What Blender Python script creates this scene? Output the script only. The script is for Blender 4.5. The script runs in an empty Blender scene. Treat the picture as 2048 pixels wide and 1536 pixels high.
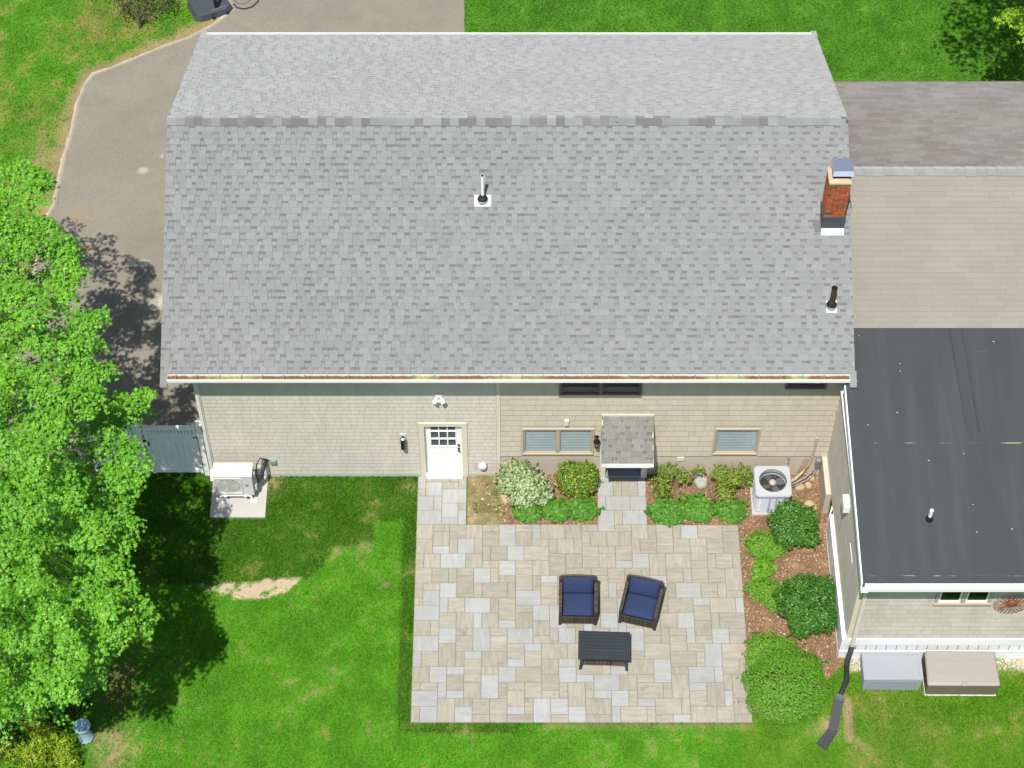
import bpy, bmesh, math, random
import numpy as np
from mathutils import Vector, Matrix
R = math.radians
rnd = random.Random(11)
nrg = np.random.default_rng(11)
scene = bpy.context.scene
COL = scene.collection

# ---------------------------------------------------------------- camera, sky, sun, exposure
cam_d = bpy.data.cameras.new('camera')
cam = bpy.data.objects.new('camera', cam_d)
COL.objects.link(cam)
cam_d.sensor_width = 36.0
cam_d.lens = 4323.0 / 2048.0 * 36.0
cam_d.clip_start = 0.5
cam_d.clip_end = 3000.0
cam.location = (0.0, -28.39, 43.04)
cam.rotation_euler = (R(90.0 - 54.16), 0.0, 0.0)
scene.camera = cam

SUN_DIR = Vector((0.135, 0.44, -1.0)).normalized()      # the way the light travels
sun_el = math.asin(-SUN_DIR.z)
sun_az = math.atan2(-SUN_DIR.x, -SUN_DIR.y)
world = bpy.data.worlds.new('World')
scene.world = world
world.use_nodes = True
wn = world.node_tree
wn.nodes.clear()
w_out = wn.nodes.new('ShaderNodeOutputWorld')
w_bg = wn.nodes.new('ShaderNodeBackground')
w_sky = wn.nodes.new('ShaderNodeTexSky')
w_sky.sky_type = 'NISHITA'
w_sky.sun_disc = False
w_sky.sun_elevation = sun_el
w_sky.sun_rotation = sun_az
w_sky.air_density = 1.0
w_sky.dust_density = 1.0
w_bg.inputs['Strength'].default_value = 0.10
wn.links.new(w_sky.outputs[0], w_bg.inputs['Color'])
wn.links.new(w_bg.outputs[0], w_out.inputs['Surface'])

sun_d = bpy.data.lights.new('sun', 'SUN')
sun_d.energy = 4.6
sun_d.angle = R(0.53)
sun_d.color = (1.0, 0.965, 0.90)
sun = bpy.data.objects.new('sun', sun_d)
COL.objects.link(sun)
sun.location = (-10, -30, 60)
sun.rotation_euler = SUN_DIR.to_track_quat('-Z', 'Y').to_euler()

scene.view_settings.view_transform = 'Standard'
scene.view_settings.look = 'None'
scene.view_settings.gamma = 1.0
scene.view_settings.use_curve_mapping = False
scene.view_settings.exposure = 0.42

# ---------------------------------------------------------------- materials
MATS = {}
def srgb(r, g, b):
    def f(c):
        c /= 255.0
        return c / 12.92 if c <= 0.04045 else ((c + 0.055) / 1.055) ** 2.4
    return (f(r), f(g), f(b))

def nd(nt, t, **kw):
    n = nt.nodes.new(t)
    for k, v in kw.items():
        setattr(n, k, v)
    return n

def mth(nt, op, a, b=None):
    n = nt.nodes.new('ShaderNodeMath')
    n.operation = op
    for i, v in enumerate((a, b)):
        if v is None:
            continue
        if isinstance(v, (int, float)):
            n.inputs[i].default_value = v
        else:
            nt.links.new(v, n.inputs[i])
    return n.outputs[0]

def mixc(nt, fac, a, b, mode='MIX'):
    n = nt.nodes.new('ShaderNodeMix')
    n.data_type = 'RGBA'
    n.blend_type = mode
    n.clamp_factor = True
    for sock, v in ((n.inputs[0], fac), (n.inputs[6], a), (n.inputs[7], b)):
        if isinstance(v, (int, float)):
            sock.default_value = v
        elif isinstance(v, (tuple, list)):
            sock.default_value = (v[0], v[1], v[2], 1.0)
        else:
            nt.links.new(v, sock)
    return n.outputs[2]

def noise(nt, vec, scale, detail=3.0, rough=0.6, stretch=None):
    if stretch:
        m = nd(nt, 'ShaderNodeMapping')
        m.inputs['Scale'].default_value = stretch
        nt.links.new(vec, m.inputs['Vector'])
        vec = m.outputs[0]
    n = nd(nt, 'ShaderNodeTexNoise')
    n.inputs['Scale'].default_value = scale
    n.inputs['Detail'].default_value = detail
    n.inputs['Roughness'].default_value = rough
    nt.links.new(vec, n.inputs['Vector'])
    return n.outputs[0]

def ramp(nt, fac, lo, hi):
    n = nd(nt, 'ShaderNodeMapRange')
    n.inputs[1].default_value = lo
    n.inputs[2].default_value = hi
    nt.links.new(fac, n.inputs[0])
    return n.outputs[0]

def base(name):
    m = bpy.data.materials.new(name)
    m.use_nodes = True
    nt = m.node_tree
    bsdf = nt.nodes['Principled BSDF']
    geo = nd(nt, 'ShaderNodeNewGeometry')
    MATS[name] = m
    return m, nt, bsdf, geo

def mat(name, col, rough=0.8, fine=(60.0, 0.10), coarse=(1.5, 0.12), isl=0.0, obj=0.0, alt=None, altpos=0.5,
        spec=0.3, metal=0.0, bump=None, stretch=None, altnoise=None, trans=0.0, drough=0.0, sheen=0.0):
    """base colour with fine and coarse mottling, a random share per loose piece and per object,
    and an optional second colour mixed in per piece (alt) or by noise (altnoise)."""
    m, nt, bsdf, geo = base(name)
    pos = geo.outputs['Position']
    oi = nd(nt, 'ShaderNodeObjectInfo')
    rand = mth(nt, 'FRACT', mth(nt, 'ADD', geo.outputs['Random Per Island'], oi.outputs['Random']))
    c = tuple(col)
    if alt is not None:
        f = mth(nt, 'GREATER_THAN', rand, altpos)
        c = mixc(nt, f, c, alt)
    if altnoise is not None:
        acol, sc, lo, hi, st = altnoise
        f = ramp(nt, noise(nt, pos, sc, 5.0, 0.6, st), lo, hi)
        c = mixc(nt, f, c, acol)
    v = None
    terms = []
    if fine[1]:
        terms.append(mth(nt, 'MULTIPLY', mth(nt, 'SUBTRACT', noise(nt, pos, fine[0], 2.0, 0.7, stretch), 0.5), fine[1] * 4))
    if coarse[1]:
        terms.append(mth(nt, 'MULTIPLY', mth(nt, 'SUBTRACT', noise(nt, pos, coarse[0], 4.0, 0.6, stretch), 0.5), coarse[1] * 4))
    if isl or obj:
        r2 = mth(nt, 'FRACT', mth(nt, 'MULTIPLY', rand, 17.31))
        terms.append(mth(nt, 'MULTIPLY', mth(nt, 'SUBTRACT', r2, 0.5), 2 * max(isl, obj)))
    v = 1.0
    for t in terms:
        v = mth(nt, 'ADD', t, v)
    if terms:
        cc = nd(nt, 'ShaderNodeVectorMath', operation='SCALE')
        if isinstance(c, tuple):
            cc.inputs[0].default_value = c
        else:
            nt.links.new(c, cc.inputs[0])
        nt.links.new(v, cc.inputs['Scale'])
        c = cc.outputs[0]
    if isinstance(c, tuple):
        bsdf.inputs['Base Color'].default_value = (*c, 1)
    else:
        nt.links.new(c, bsdf.inputs['Base Color'])
    bsdf.inputs['Roughness'].default_value = rough
    bsdf.inputs['Specular IOR Level'].default_value = spec
    bsdf.inputs['Metallic'].default_value = metal
    if drough:
        bsdf.inputs['Diffuse Roughness'].default_value = drough
    if sheen:
        bsdf.inputs['Sheen Weight'].default_value = sheen
        bsdf.inputs['Sheen Roughness'].default_value = 0.45
    if bump:
        b = nd(nt, 'ShaderNodeBump')
        b.inputs['Strength'].default_value = bump[1]
        b.inputs['Distance'].default_value = 0.02
        nt.links.new(noise(nt, pos, bump[0], 3.0, 0.7, stretch), b.inputs['Height'])
        nt.links.new(b.outputs[0], bsdf.inputs['Normal'])
    if trans:
        tr = nd(nt, 'ShaderNodeBsdfTranslucent')
        mx = nd(nt, 'ShaderNodeMixShader')
        mx.inputs[0].default_value = trans
        if isinstance(c, tuple):
            tr.inputs[0].default_value = (*c, 1)
        else:
            nt.links.new(c, tr.inputs[0])
        out = nt.nodes['Material Output']
        nt.links.new(bsdf.outputs[0], mx.inputs[1])
        nt.links.new(tr.outputs[0], mx.inputs[2])
        nt.links.new(mx.outputs[0], out.inputs['Surface'])
    return m

def leafmat(name, col, col2, yellow=None, rough=0.45, trans=0.30, spec=0.35, patch=0.6):
    """two greens picked per leaf, a few odd coloured leaves, slow drift over the crown"""
    m, nt, bsdf, geo = base(name)
    pos = geo.outputs['Position']
    rand = geo.outputs['Random Per Island']
    f = mth(nt, 'ADD', mth(nt, 'MULTIPLY', rand, 0.75), mth(nt, 'MULTIPLY', mth(nt, 'SUBTRACT', noise(nt, pos, patch, 2.0), 0.35), 0.9))
    c = mixc(nt, f, col, col2)
    if yellow:
        ycol, share = yellow
        f2 = mth(nt, 'LESS_THAN', mth(nt, 'FRACT', mth(nt, 'MULTIPLY', rand, 53.7)), share)
        c = mixc(nt, f2, c, ycol)
    nt.links.new(c, bsdf.inputs['Base Color'])
    bsdf.inputs['Roughness'].default_value = rough
    bsdf.inputs['Specular IOR Level'].default_value = spec
    tr = nd(nt, 'ShaderNodeBsdfTranslucent')
    nt.links.new(c, tr.inputs[0])
    mx = nd(nt, 'ShaderNodeMixShader')
    mx.inputs[0].default_value = trans
    nt.links.new(bsdf.outputs[0], mx.inputs[1])
    nt.links.new(tr.outputs[0], mx.inputs[2])
    nt.links.new(mx.outputs[0], nt.nodes['Material Output'].inputs['Surface'])
    return m

def attrmat(name, rough=0.9, fine=(90.0, 0.2), bump=None, trans=0.0, isl=0.0):
    """colour from the mesh colour attribute 'tint', with fine mottling"""
    m, nt, bsdf, geo = base(name)
    at = nd(nt, 'ShaderNodeAttribute', attribute_name='tint')
    v = mth(nt, 'ADD', 1.0, mth(nt, 'MULTIPLY', mth(nt, 'SUBTRACT', noise(nt, geo.outputs['Position'], fine[0], 3.0, 0.7), 0.5), fine[1] * 4))
    if isl:
        v = mth(nt, 'ADD', v, mth(nt, 'MULTIPLY', mth(nt, 'SUBTRACT', geo.outputs['Random Per Island'], 0.5), 2 * isl))
    cc = nd(nt, 'ShaderNodeVectorMath', operation='SCALE')
    nt.links.new(at.outputs['Color'], cc.inputs[0])
    nt.links.new(v, cc.inputs['Scale'])
    nt.links.new(cc.outputs[0], bsdf.inputs['Base Color'])
    bsdf.inputs['Roughness'].default_value = rough
    bsdf.inputs['Specular IOR Level'].default_value = 0.08
    if bump:
        b = nd(nt, 'ShaderNodeBump')
        b.inputs['Strength'].default_value = bump[1]
        b.inputs['Distance'].default_value = 0.02
        nt.links.new(noise(nt, geo.outputs['Position'], bump[0], 3.0, 0.7), b.inputs['Height'])
        nt.links.new(b.outputs[0], bsdf.inputs['Normal'])
    if trans:
        tr = nd(nt, 'ShaderNodeBsdfTranslucent')
        nt.links.new(cc.outputs[0], tr.inputs[0])
        mx = nd(nt, 'ShaderNodeMixShader')
        mx.inputs[0].default_value = trans
        nt.links.new(bsdf.outputs[0], mx.inputs[1])
        nt.links.new(tr.outputs[0], mx.inputs[2])
        nt.links.new(mx.outputs[0], nt.nodes['Material Output'].inputs['Surface'])
    return m

def glassmat(name, tint=(0.75, 0.82, 0.84), gloss=0.18):
    m, nt, bsdf, geo = base(name)
    nt.nodes.remove(bsdf)
    tr = nd(nt, 'ShaderNodeBsdfTransparent')
    tr.inputs[0].default_value = (*tint, 1)
    gl = nd(nt, 'ShaderNodeBsdfGlossy')
    gl.inputs['Roughness'].default_value = 0.03
    fr = nd(nt, 'ShaderNodeLayerWeight')
    fr.inputs[0].default_value = 0.5
    mx = nd(nt, 'ShaderNodeMixShader')
    f = mth(nt, 'ADD', mth(nt, 'MULTIPLY', mth(nt, 'POWER', fr.outputs['Facing'], 5.0), .9), gloss)
    nt.links.new(f, mx.inputs[0])
    nt.links.new(tr.outputs[0], mx.inputs[1])
    nt.links.new(gl.outputs[0], mx.inputs[2])
    nt.links.new(mx.outputs[0], nt.nodes['Material Output'].inputs['Surface'])
    return m

# ---------------------------------------------------------------- mesh helpers
class MB:
    def __init__(s):
        s.v = []; s.f = []; s.mi = []
    def quad(s, a, b, c, d, m=0):
        n = len(s.v); s.v += [tuple(a), tuple(b), tuple(c), tuple(d)]
        s.f.append((n, n + 1, n + 2, n + 3)); s.mi.append(m)
        return s
    def poly(s, pts, m=0):
        n = len(s.v); s.v += [tuple(p) for p in pts]
        s.f.append(tuple(range(n, n + len(pts)))); s.mi.append(m)
        return s
    def hexa(s, p, m=0):
        """eight corners: bottom ring then top ring, both counter-clockwise from above"""
        n = len(s.v); s.v += [tuple(q) for q in p]
        for f in ((3, 2, 1, 0), (4, 5, 6, 7), (0, 1, 5, 4), (1, 2, 6, 5), (2, 3, 7, 6), (3, 0, 4, 7)):
            s.f.append(tuple(n + i for i in f)); s.mi.append(m)
        return s
    def box(s, x0, x1, y0, y1, z0, z1, m=0, mx=None):
        p = [(x0, y0, z0), (x1, y0, z0), (x1, y1, z0), (x0, y1, z0), (x0, y0, z1), (x1, y0, z1), (x1, y1, z1), (x0, y1, z1)]
        if mx is not None:
            p = [tuple(mx @ Vector(q)) for q in p]
        return s.hexa(p, m)
    def prism(s, poly, a, b, axis='z', m=0):
        """poly extruded from a to b along an axis; poly is in the other two coordinates"""
        def P(q, t):
            return {'z': (q[0], q[1], t), 'x': (t, q[0], q[1]), 'y': (q[0], t, q[1])}[axis]
        n = len(s.v); k = len(poly)
        s.v += [P(q, a) for q in poly] + [P(q, b) for q in poly]
        s.f.append(tuple(range(n + k - 1, n - 1, -1))); s.mi.append(m)
        s.f.append(tuple(range(n + k, n + 2 * k))); s.mi.append(m)
        for i in range(k):
            j = (i + 1) % k
            s.f.append((n + i, n + j, n + k + j, n + k + i)); s.mi.append(m)
        return s
    def tube(s, pts, r, seg=8, m=0, cap=True):
        pts = [Vector(p) for p in pts]
        rr = r if isinstance(r, (list, tuple)) else [r] * len(pts)
        rings = []
        for i, p in enumerate(pts):
            d = (pts[min(i + 1, len(pts) - 1)] - pts[max(i - 1, 0)]).normalized()
            a = Vector((0, 0, 1)) if abs(d.z) < 0.9 else Vector((1, 0, 0))
            u = d.cross(a).normalized(); w = u.cross(d).normalized()
            n = len(s.v)
            for k in range(seg):
                t = 2 * math.pi * k / seg
                s.v.append(tuple(p + (u * math.cos(t) + w * math.sin(t)) * rr[i]))
            rings.append(n)
        for i in range(len(rings) - 1):
            for k in range(seg):
                j = (k + 1) % seg
                s.f.append((rings[i] + k, rings[i] + j, rings[i + 1] + j, rings[i + 1] + k)); s.mi.append(m)
        if cap:
            s.f.append(tuple(rings[0] + k for k in range(seg - 1, -1, -1))); s.mi.append(m)
            s.f.append(tuple(rings[-1] + k for k in range(seg))); s.mi.append(m)
        return s
    def lathe(s, prof, c=(0, 0, 0), seg=20, m=0, sq=None):
        """profile of (radius, height) spun about z at c; sq = exponent for a squarish outline"""
        rings = []
        for r, z in prof:
            n = len(s.v)
            for k in range(seg):
                t = 2 * math.pi * k / seg
                cx, sx = math.cos(t), math.sin(t)
                q = 1.0
                if sq:
                    q = 1.0 / ((abs(cx) ** sq + abs(sx) ** sq) ** (1.0 / sq))
                s.v.append((c[0] + r * q * cx, c[1] + r * q * sx, c[2] + z))
            rings.append(n)
        for i in range(len(rings) - 1):
            for k in range(seg):
                j = (k + 1) % seg
                s.f.append((rings[i] + k, rings[i] + j, rings[i + 1] + j, rings[i + 1] + k)); s.mi.append(m)
        s.f.append(tuple(rings[0] + k for k in range(seg - 1, -1, -1))); s.mi.append(m)
        s.f.append(tuple(rings[-1] + k for k in range(seg))); s.mi.append(m)
        return s
    def mesh(s, name, mats, smooth=False):
        me = bpy.data.meshes.new(name)
        me.from_pydata(s.v, [], s.f)
        mats = mats if isinstance(mats, (list, tuple)) else [mats]
        for q in mats:
            me.materials.append(q if not isinstance(q, str) else MATS[q])
        if len(mats) > 1:
            me.polygons.foreach_set('material_index', s.mi)
        if smooth:
            me.polygons.foreach_set('use_smooth', [True] * len(me.polygons))
        me.update()
        return me
    def build(s, name, mats, parent=None, loc=None, rot=None, smooth=False, bevel=0.0, label=None, kind=None):
        me = s.mesh(name, mats, smooth)
        if bevel:
            bm = bmesh.new(); bm.from_mesh(me)
            bmesh.ops.remove_doubles(bm, verts=bm.verts, dist=1e-5)
            es = [e for e in bm.edges if len(e.link_faces) == 2 and e.calc_face_angle(0) > 0.6]
            bmesh.ops.bevel(bm, geom=es, offset=bevel, segments=2, affect='EDGES', profile=0.5, clamp_overlap=True)
            bm.to_mesh(me); bm.free()
        return put(name, me, parent, loc, rot, label, kind)

def put(name, me, parent=None, loc=None, rot=None, label=None, kind=None, scale=None):
    o = bpy.data.objects.new(name, me)
    COL.objects.link(o)
    if parent is not None:
        o.parent = parent
    if loc is not None:
        o.location = loc
    if rot is not None:
        o.rotation_euler = rot
    if scale is not None:
        o.scale = scale
    if label:
        o['label'] = label
    if kind:
        o['kind'] = kind
    return o

def thing(name, label, cat, loc=(0, 0, 0), rz=0.0, group=None):
    o = bpy.data.objects.new(name, None)
    COL.objects.link(o)
    o.location = loc
    o.rotation_euler = (0, 0, rz)
    o.empty_display_size = 0.2
    o['label'] = label
    o['category'] = cat
    if group:
        o['group'] = group
    return o

def struct(o):
    o['kind'] = 'structure'
    return o

def copy_tree(o, parent=None):
    c = o.copy()
    COL.objects.link(c)
    c.parent = parent
    for ch in list(o.children):
        copy_tree(ch, c)
    return c

def np_mesh(name, V, F, mats, tint=None):
    """V (n,3) float, F (m,k) int with equal-sided faces; tint (n,3) colour per vertex"""
    me = bpy.data.meshes.new(name)
    V = np.ascontiguousarray(V, dtype=np.float32); F = np.ascontiguousarray(F, dtype=np.int32)
    me.vertices.add(len(V)); me.vertices.foreach_set('co', V.ravel())
    k = F.shape[1]
    me.loops.add(F.size); me.loops.foreach_set('vertex_index', F.ravel())
    me.polygons.add(len(F))
    me.polygons.foreach_set('loop_start', np.arange(0, F.size, k, dtype=np.int32))
    me.polygons.foreach_set('loop_total', np.full(len(F), k, dtype=np.int32))
    for q in (mats if isinstance(mats, (list, tuple)) else [mats]):
        me.materials.append(MATS[q] if isinstance(q, str) else q)
    if tint is not None:
        a = me.color_attributes.new('tint', 'FLOAT_COLOR', 'POINT')
        c = np.ones((len(V), 4), dtype=np.float32); c[:, :3] = tint
        a.data.foreach_set('color', c.ravel())
    me.update(calc_edges=True)
    return me

def vnoise(x, y, scale, seed=0, octaves=3):
    """plain value noise 0..1 on arrays"""
    out = np.zeros_like(x, dtype=float); amp = 1.0; tot = 0.0
    for o in range(octaves):
        g = np.random.default_rng(seed * 31 + o).random((64, 64))
        u = x * scale + 1000.3; w = y * scale + 1000.7
        i = np.floor(u).astype(int); j = np.floor(w).astype(int)
        fx = u - i; fy = w - j
        fx = fx * fx * (3 - 2 * fx); fy = fy * fy * (3 - 2 * fy)
        i0 = i % 64; i1 = (i + 1) % 64; j0 = j % 64; j1 = (j + 1) % 64
        v = (g[i0, j0] * (1 - fx) + g[i1, j0] * fx) * (1 - fy) + (g[i0, j1] * (1 - fx) + g[i1, j1] * fx) * fy
        out += v * amp; tot += amp
        amp *= 0.55; scale *= 2.03
    return out / tot

def in_poly(x, y, poly):
    r = np.zeros(x.shape, dtype=bool)
    n = len(poly)
    for i in range(n):
        x0, y0 = poly[i]; x1, y1 = poly[(i + 1) % n]
        if y0 == y1:
            continue
        c = ((y0 > y) != (y1 > y)) & (x < (x1 - x0) * (y - y0) / (y1 - y0) + x0)
        r ^= c
    return r

def seg_dist(x, y, pts):
    d = np.full(x.shape, 1e9)
    for (x0, y0), (x1, y1) in zip(pts[:-1], pts[1:]):
        dx, dy = x1 - x0, y1 - y0
        t = np.clip(((x - x0) * dx + (y - y0) * dy) / (dx * dx + dy * dy + 1e-12), 0, 1)
        d = np.minimum(d, np.hypot(x - x0 - t * dx, y - y0 - t * dy))
    return d

def leaves(P, N, size, shape='oval', seed=0, droop=0.15):
    """one small leaf per point: P, N (n,3), size (n,)"""
    g = np.random.default_rng(seed)
    n = len(P)
    N = N / (np.linalg.norm(N, axis=1, keepdims=True) + 1e-9)
    A = g.normal(size=(n, 3))
    T = A - N * (A * N).sum(1, keepdims=True); T /= np.linalg.norm(T, axis=1, keepdims=True)
    B = np.cross(N, T)
    if shape == 'maple':
        ang = []
        rad = []
        for k, (a, L) in enumerate(((-128, .62), (-100, .34), (-66, .95), (-34, .45), (0, 1.1), (34, .45), (66, .95), (100, .34), (128, .62), (180, .18))):
            ang.append(R(a)); rad.append(L)
        tv = [(0.0, 0.0, 0.05)] + [(L * math.cos(a) * .55, L * math.sin(a) * .55, -droop * L * L) for a, L in zip(ang, rad)]
        tf = [(0, i, i % 10 + 1) for i in range(1, 11)]
    elif shape == 'oval':
        tv = [(-.5, 0, 0), (-.12, -.2, .05), (-.12, .2, .05), (.2, -.17, .03), (.2, .17, .03), (.5, 0, -droop)]
        tf = [(0, 1, 2), (1, 3, 2), (2, 3, 4), (3, 5, 4)]
    elif shape == 'round':
        tv = [(-.45, 0, 0), (-.1, -.36, .06), (.32, -.26, 0), (.48, 0, -droop), (.32, .26, 0), (-.1, .36, .06)]
        tf = [(0, 1, 5), (1, 2, 5), (5, 2, 4), (2, 3, 4)]
    else:       # needle spray
        tv = [(-.5, -.05, 0), (-.5, .05, 0), (.1, -.12, .06), (.1, .12, .06), (.55, 0, -droop)]
        tf = [(0, 2, 1), (1, 2, 3), (2, 4, 3)]
    tv = np.array(tv); tf = np.array(tf)
    V = P[:, None, :] + size[:, None, None] * (tv[None, :, 0:1] * T[:, None, :] + tv[None, :, 1:2] * B[:, None, :] + tv[None, :, 2:3] * N[:, None, :])
    k = len(tv)
    F = tf[None, :, :] + (np.arange(n) * k)[:, None, None]
    return V.reshape(-1, 3), F.reshape(-1, 3)

def blob_points(blobs, n, seed=0, lo=0.7, hi=1.02, down=-0.35, wob=0.18):
    """points through the outer shell of a set of ellipsoids, with normals"""
    g = np.random.default_rng(seed)
    B = np.array(blobs, float)
    w = (B[:, 3] * B[:, 4] + B[:, 3] * B[:, 5] + B[:, 4] * B[:, 5]); w /= w.sum()
    idx = g.choice(len(B), n, p=w)
    U = g.normal(size=(n * 3, 3)); U /= np.linalg.norm(U, axis=1, keepdims=True)
    U = U[U[:, 2] > down][:n]
    idx = idx[:len(U)]
    q = B[idx]
    k = g.uniform(lo, hi, len(U)) * (1 + wob * np.sin(U[:, 0] * 5 + idx * 2.1) * np.sin(U[:, 1] * 6 + idx) * np.sin(U[:, 2] * 4 + 1.0 + idx))
    P = q[:, :3] + U * q[:, 3:6] * k[:, None]
    keep = np.ones(len(P), bool)
    for j in range(len(B)):
        d = (((P - B[j, :3]) / B[j, 3:6]) ** 2).sum(1)
        keep &= ~((d < 0.42) & (idx != j))
    return P[keep], U[keep]
# ---------------------------------------------------------------- materials used below
mat('soil', (0.165, 0.098, 0.055), fine=(45, 0.22), coarse=(2.0, 0.15), altnoise=((0.29, 0.195, 0.115), 3.0, 0.5, 0.75, None), bump=(60, 0.6))
mat('chip', (0.25, 0.14, 0.075), fine=(80, 0.1), coarse=(1.0, 0.05), isl=0.5, alt=(0.38, 0.26, 0.155), altpos=0.72)
mat('pebble', (0.62, 0.60, 0.56), fine=(50, 0.1), coarse=(3, 0.1), isl=0.25)
mat('joint_sand', (0.21, 0.185, 0.145), fine=(90, 0.15), coarse=(2, 0.1))
mat('concrete', (0.40, 0.385, 0.355), fine=(70, 0.04), coarse=(2.0, 0.05))
mat('masonry', (0.50, 0.44, 0.35), fine=(70, 0.04), coarse=(1.2, 0.06), bump=(40, 0.15))
mat('masonry_grey', (0.46, 0.45, 0.42), fine=(70, 0.05), coarse=(2, 0.06))
attrmat('asphalt', 0.9, (34, 0.24), (150, 0.5))
attrmat('lawn_soil', 0.95, (70, 0.30), (40, 0.6))
attrmat('grass_blade', 0.6, (30, 0.10), trans=0.30, isl=0.40)

def paver_mat(name, c0, c1, c2, amt):
    m, nt, bsdf, geo = base(name)
    oi = nd(nt, 'ShaderNodeObjectInfo')
    rdm = mth(nt, 'FRACT', mth(nt, 'ADD', geo.outputs['Random Per Island'], oi.outputs['Random']))
    off = nd(nt, 'ShaderNodeCombineXYZ')
    nt.links.new(mth(nt, 'MULTIPLY', rdm, 91.0), off.inputs[0])
    nt.links.new(mth(nt, 'MULTIPLY', rdm, 37.0), off.inputs[1])
    add = nd(nt, 'ShaderNodeVectorMath', operation='ADD')
    nt.links.new(geo.outputs['Position'], add.inputs[0]); nt.links.new(off.outputs[0], add.inputs[1])
    p = add.outputs[0]
    nx = noise(nt, p, 2.0, 5.0, 0.65, (1.0, 6.5, 1.0))
    ny = noise(nt, p, 2.0, 5.0, 0.65, (6.5, 1.0, 1.0))
    pick = mth(nt, 'GREATER_THAN', mth(nt, 'FRACT', mth(nt, 'MULTIPLY', rdm, 7.77)), 0.5)
    n = nd(nt, 'ShaderNodeMix'); n.data_type = 'FLOAT'
    nt.links.new(pick, n.inputs[0]); nt.links.new(nx, n.inputs[2]); nt.links.new(ny, n.inputs[3])
    f = n.outputs[0]
    c = mixc(nt, ramp(nt, f, 0.40, 0.68), c0, c1)
    blot = ramp(nt, noise(nt, p, 4.5, 4.0, 0.6), 0.58, 0.78)
    c = mixc(nt, mth(nt, 'MULTIPLY', blot, mth(nt, 'FRACT', mth(nt, 'MULTIPLY', rdm, 3.31))), c, c2)
    v = mth(nt, 'ADD', 1.0, mth(nt, 'MULTIPLY', mth(nt, 'SUBTRACT', mth(nt, 'FRACT', mth(nt, 'MULTIPLY', rdm, 13.1)), 0.5), amt))
    v = mth(nt, 'ADD', v, mth(nt, 'MULTIPLY', mth(nt, 'SUBTRACT', noise(nt, p, 80, 2.0), 0.5), 0.16))
    gp_ = geo.outputs['Position']
    v = mth(nt, 'ADD', v, mth(nt, 'MULTIPLY', mth(nt, 'SUBTRACT', noise(nt, gp_, 1.3, 5.0, .7), 0.5), 0.30))
    v = mth(nt, 'SUBTRACT', v, mth(nt, 'MULTIPLY', ramp(nt, noise(nt, gp_, 7.0, 5.0, .75), .60, .80), 0.16))
    cc = nd(nt, 'ShaderNodeVectorMath', operation='SCALE')
    nt.links.new(c, cc.inputs[0]); nt.links.new(v, cc.inputs['Scale'])
    nt.links.new(cc.outputs[0], bsdf.inputs['Base Color'])
    bsdf.inputs['Roughness'].default_value = 0.75
    bsdf.inputs['Specular IOR Level'].default_value = 0.3
    return m
paver_mat('paver_beige', (0.270, 0.246, 0.196), (0.345, 0.316, 0.258), (0.160, 0.148, 0.120), 0.18)
paver_mat('paver_grey', (0.298, 0.299, 0.286), (0.352, 0.352, 0.336), (0.235, 0.248, 0.262), 0.14)

# ---------------------------------------------------------------- plan of the place (metres; y grows away from the camera)
HX0, HX1 = -7.14, 7.43                # main house walls
PX0, PX1, PY0, PY1 = -2.235, 5.305, -6.53, -1.383     # patio
MX, MY = (PX1 - PX0) / 39.0, (PY1 - PY0) / 26.0
DRIVE = [(-8.0, 22.0), (-8.2, 16.5), (-7.9, 15.65), (-8.35, 15.12), (-9.0, 14.62), (-9.75, 14.2), (-10.6, 13.72), (-11.1, 13.42), (-11.52, 13.2),
         (-11.72, 12.8), (-11.83, 12.1), (-11.88, 10.9), (-11.98, 10.0), (-12.0, 9.2), (-12.03, 8.5), (-12.2, 7.9), (-12.3, 5.0), (-12.2, 0.35), (-7.0, 0.35),
         (-7.0, 12.0), (-1.33, 12.0), (-1.33, 22.0)]
BED_L = [(PX0 + 6 * MX + .02, PY1 + .02), (2.02, PY1 + .02), (2.02, 0.02), (PX0 + 6 * MX + .02, 0.02)]
BED_R = [(3.155, PY1 - .01), (PX1 - .01, PY1 - .01), (PX1 - .01, -6.3), (5.7, -6.45), (6.2, -6.38), (6.65, -6.05), (6.95, -5.6), (7.45, -5.05), (7.45, 0.02), (3.155, 0.02)]
PAD = (-7.1, -5.8, -1.19, -0.03)

# ---------------------------------------------------------------- lawn: one sheet to the horizon, fine where the photo looks
def axis(lo, hi, step, far):
    a = list(np.arange(lo, hi + 1e-6, step))
    return np.array([-far, -far / 4, -60, -30, lo - 4] + a + [hi + 4, 30, 60, far / 4, far])
gx = axis(-20.0, 20.0, 0.11, 900.0); gy = axis(-13.0, 24.0, 0.11, 900.0)
GX, GY = np.meshgrid(gx, gy)

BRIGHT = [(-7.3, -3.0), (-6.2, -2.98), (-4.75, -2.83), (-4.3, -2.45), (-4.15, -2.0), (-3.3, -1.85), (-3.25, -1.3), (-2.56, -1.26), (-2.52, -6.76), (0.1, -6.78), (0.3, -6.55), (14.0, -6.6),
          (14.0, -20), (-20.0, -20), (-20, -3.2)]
SAND = [(-7.2, -2.98), (-4.85, -2.80), (-5.15, -3.2), (-5.6, -3.32), (-6.3, -3.38), (-6.6, -3.22), (-7.1, -3.12)]

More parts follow.
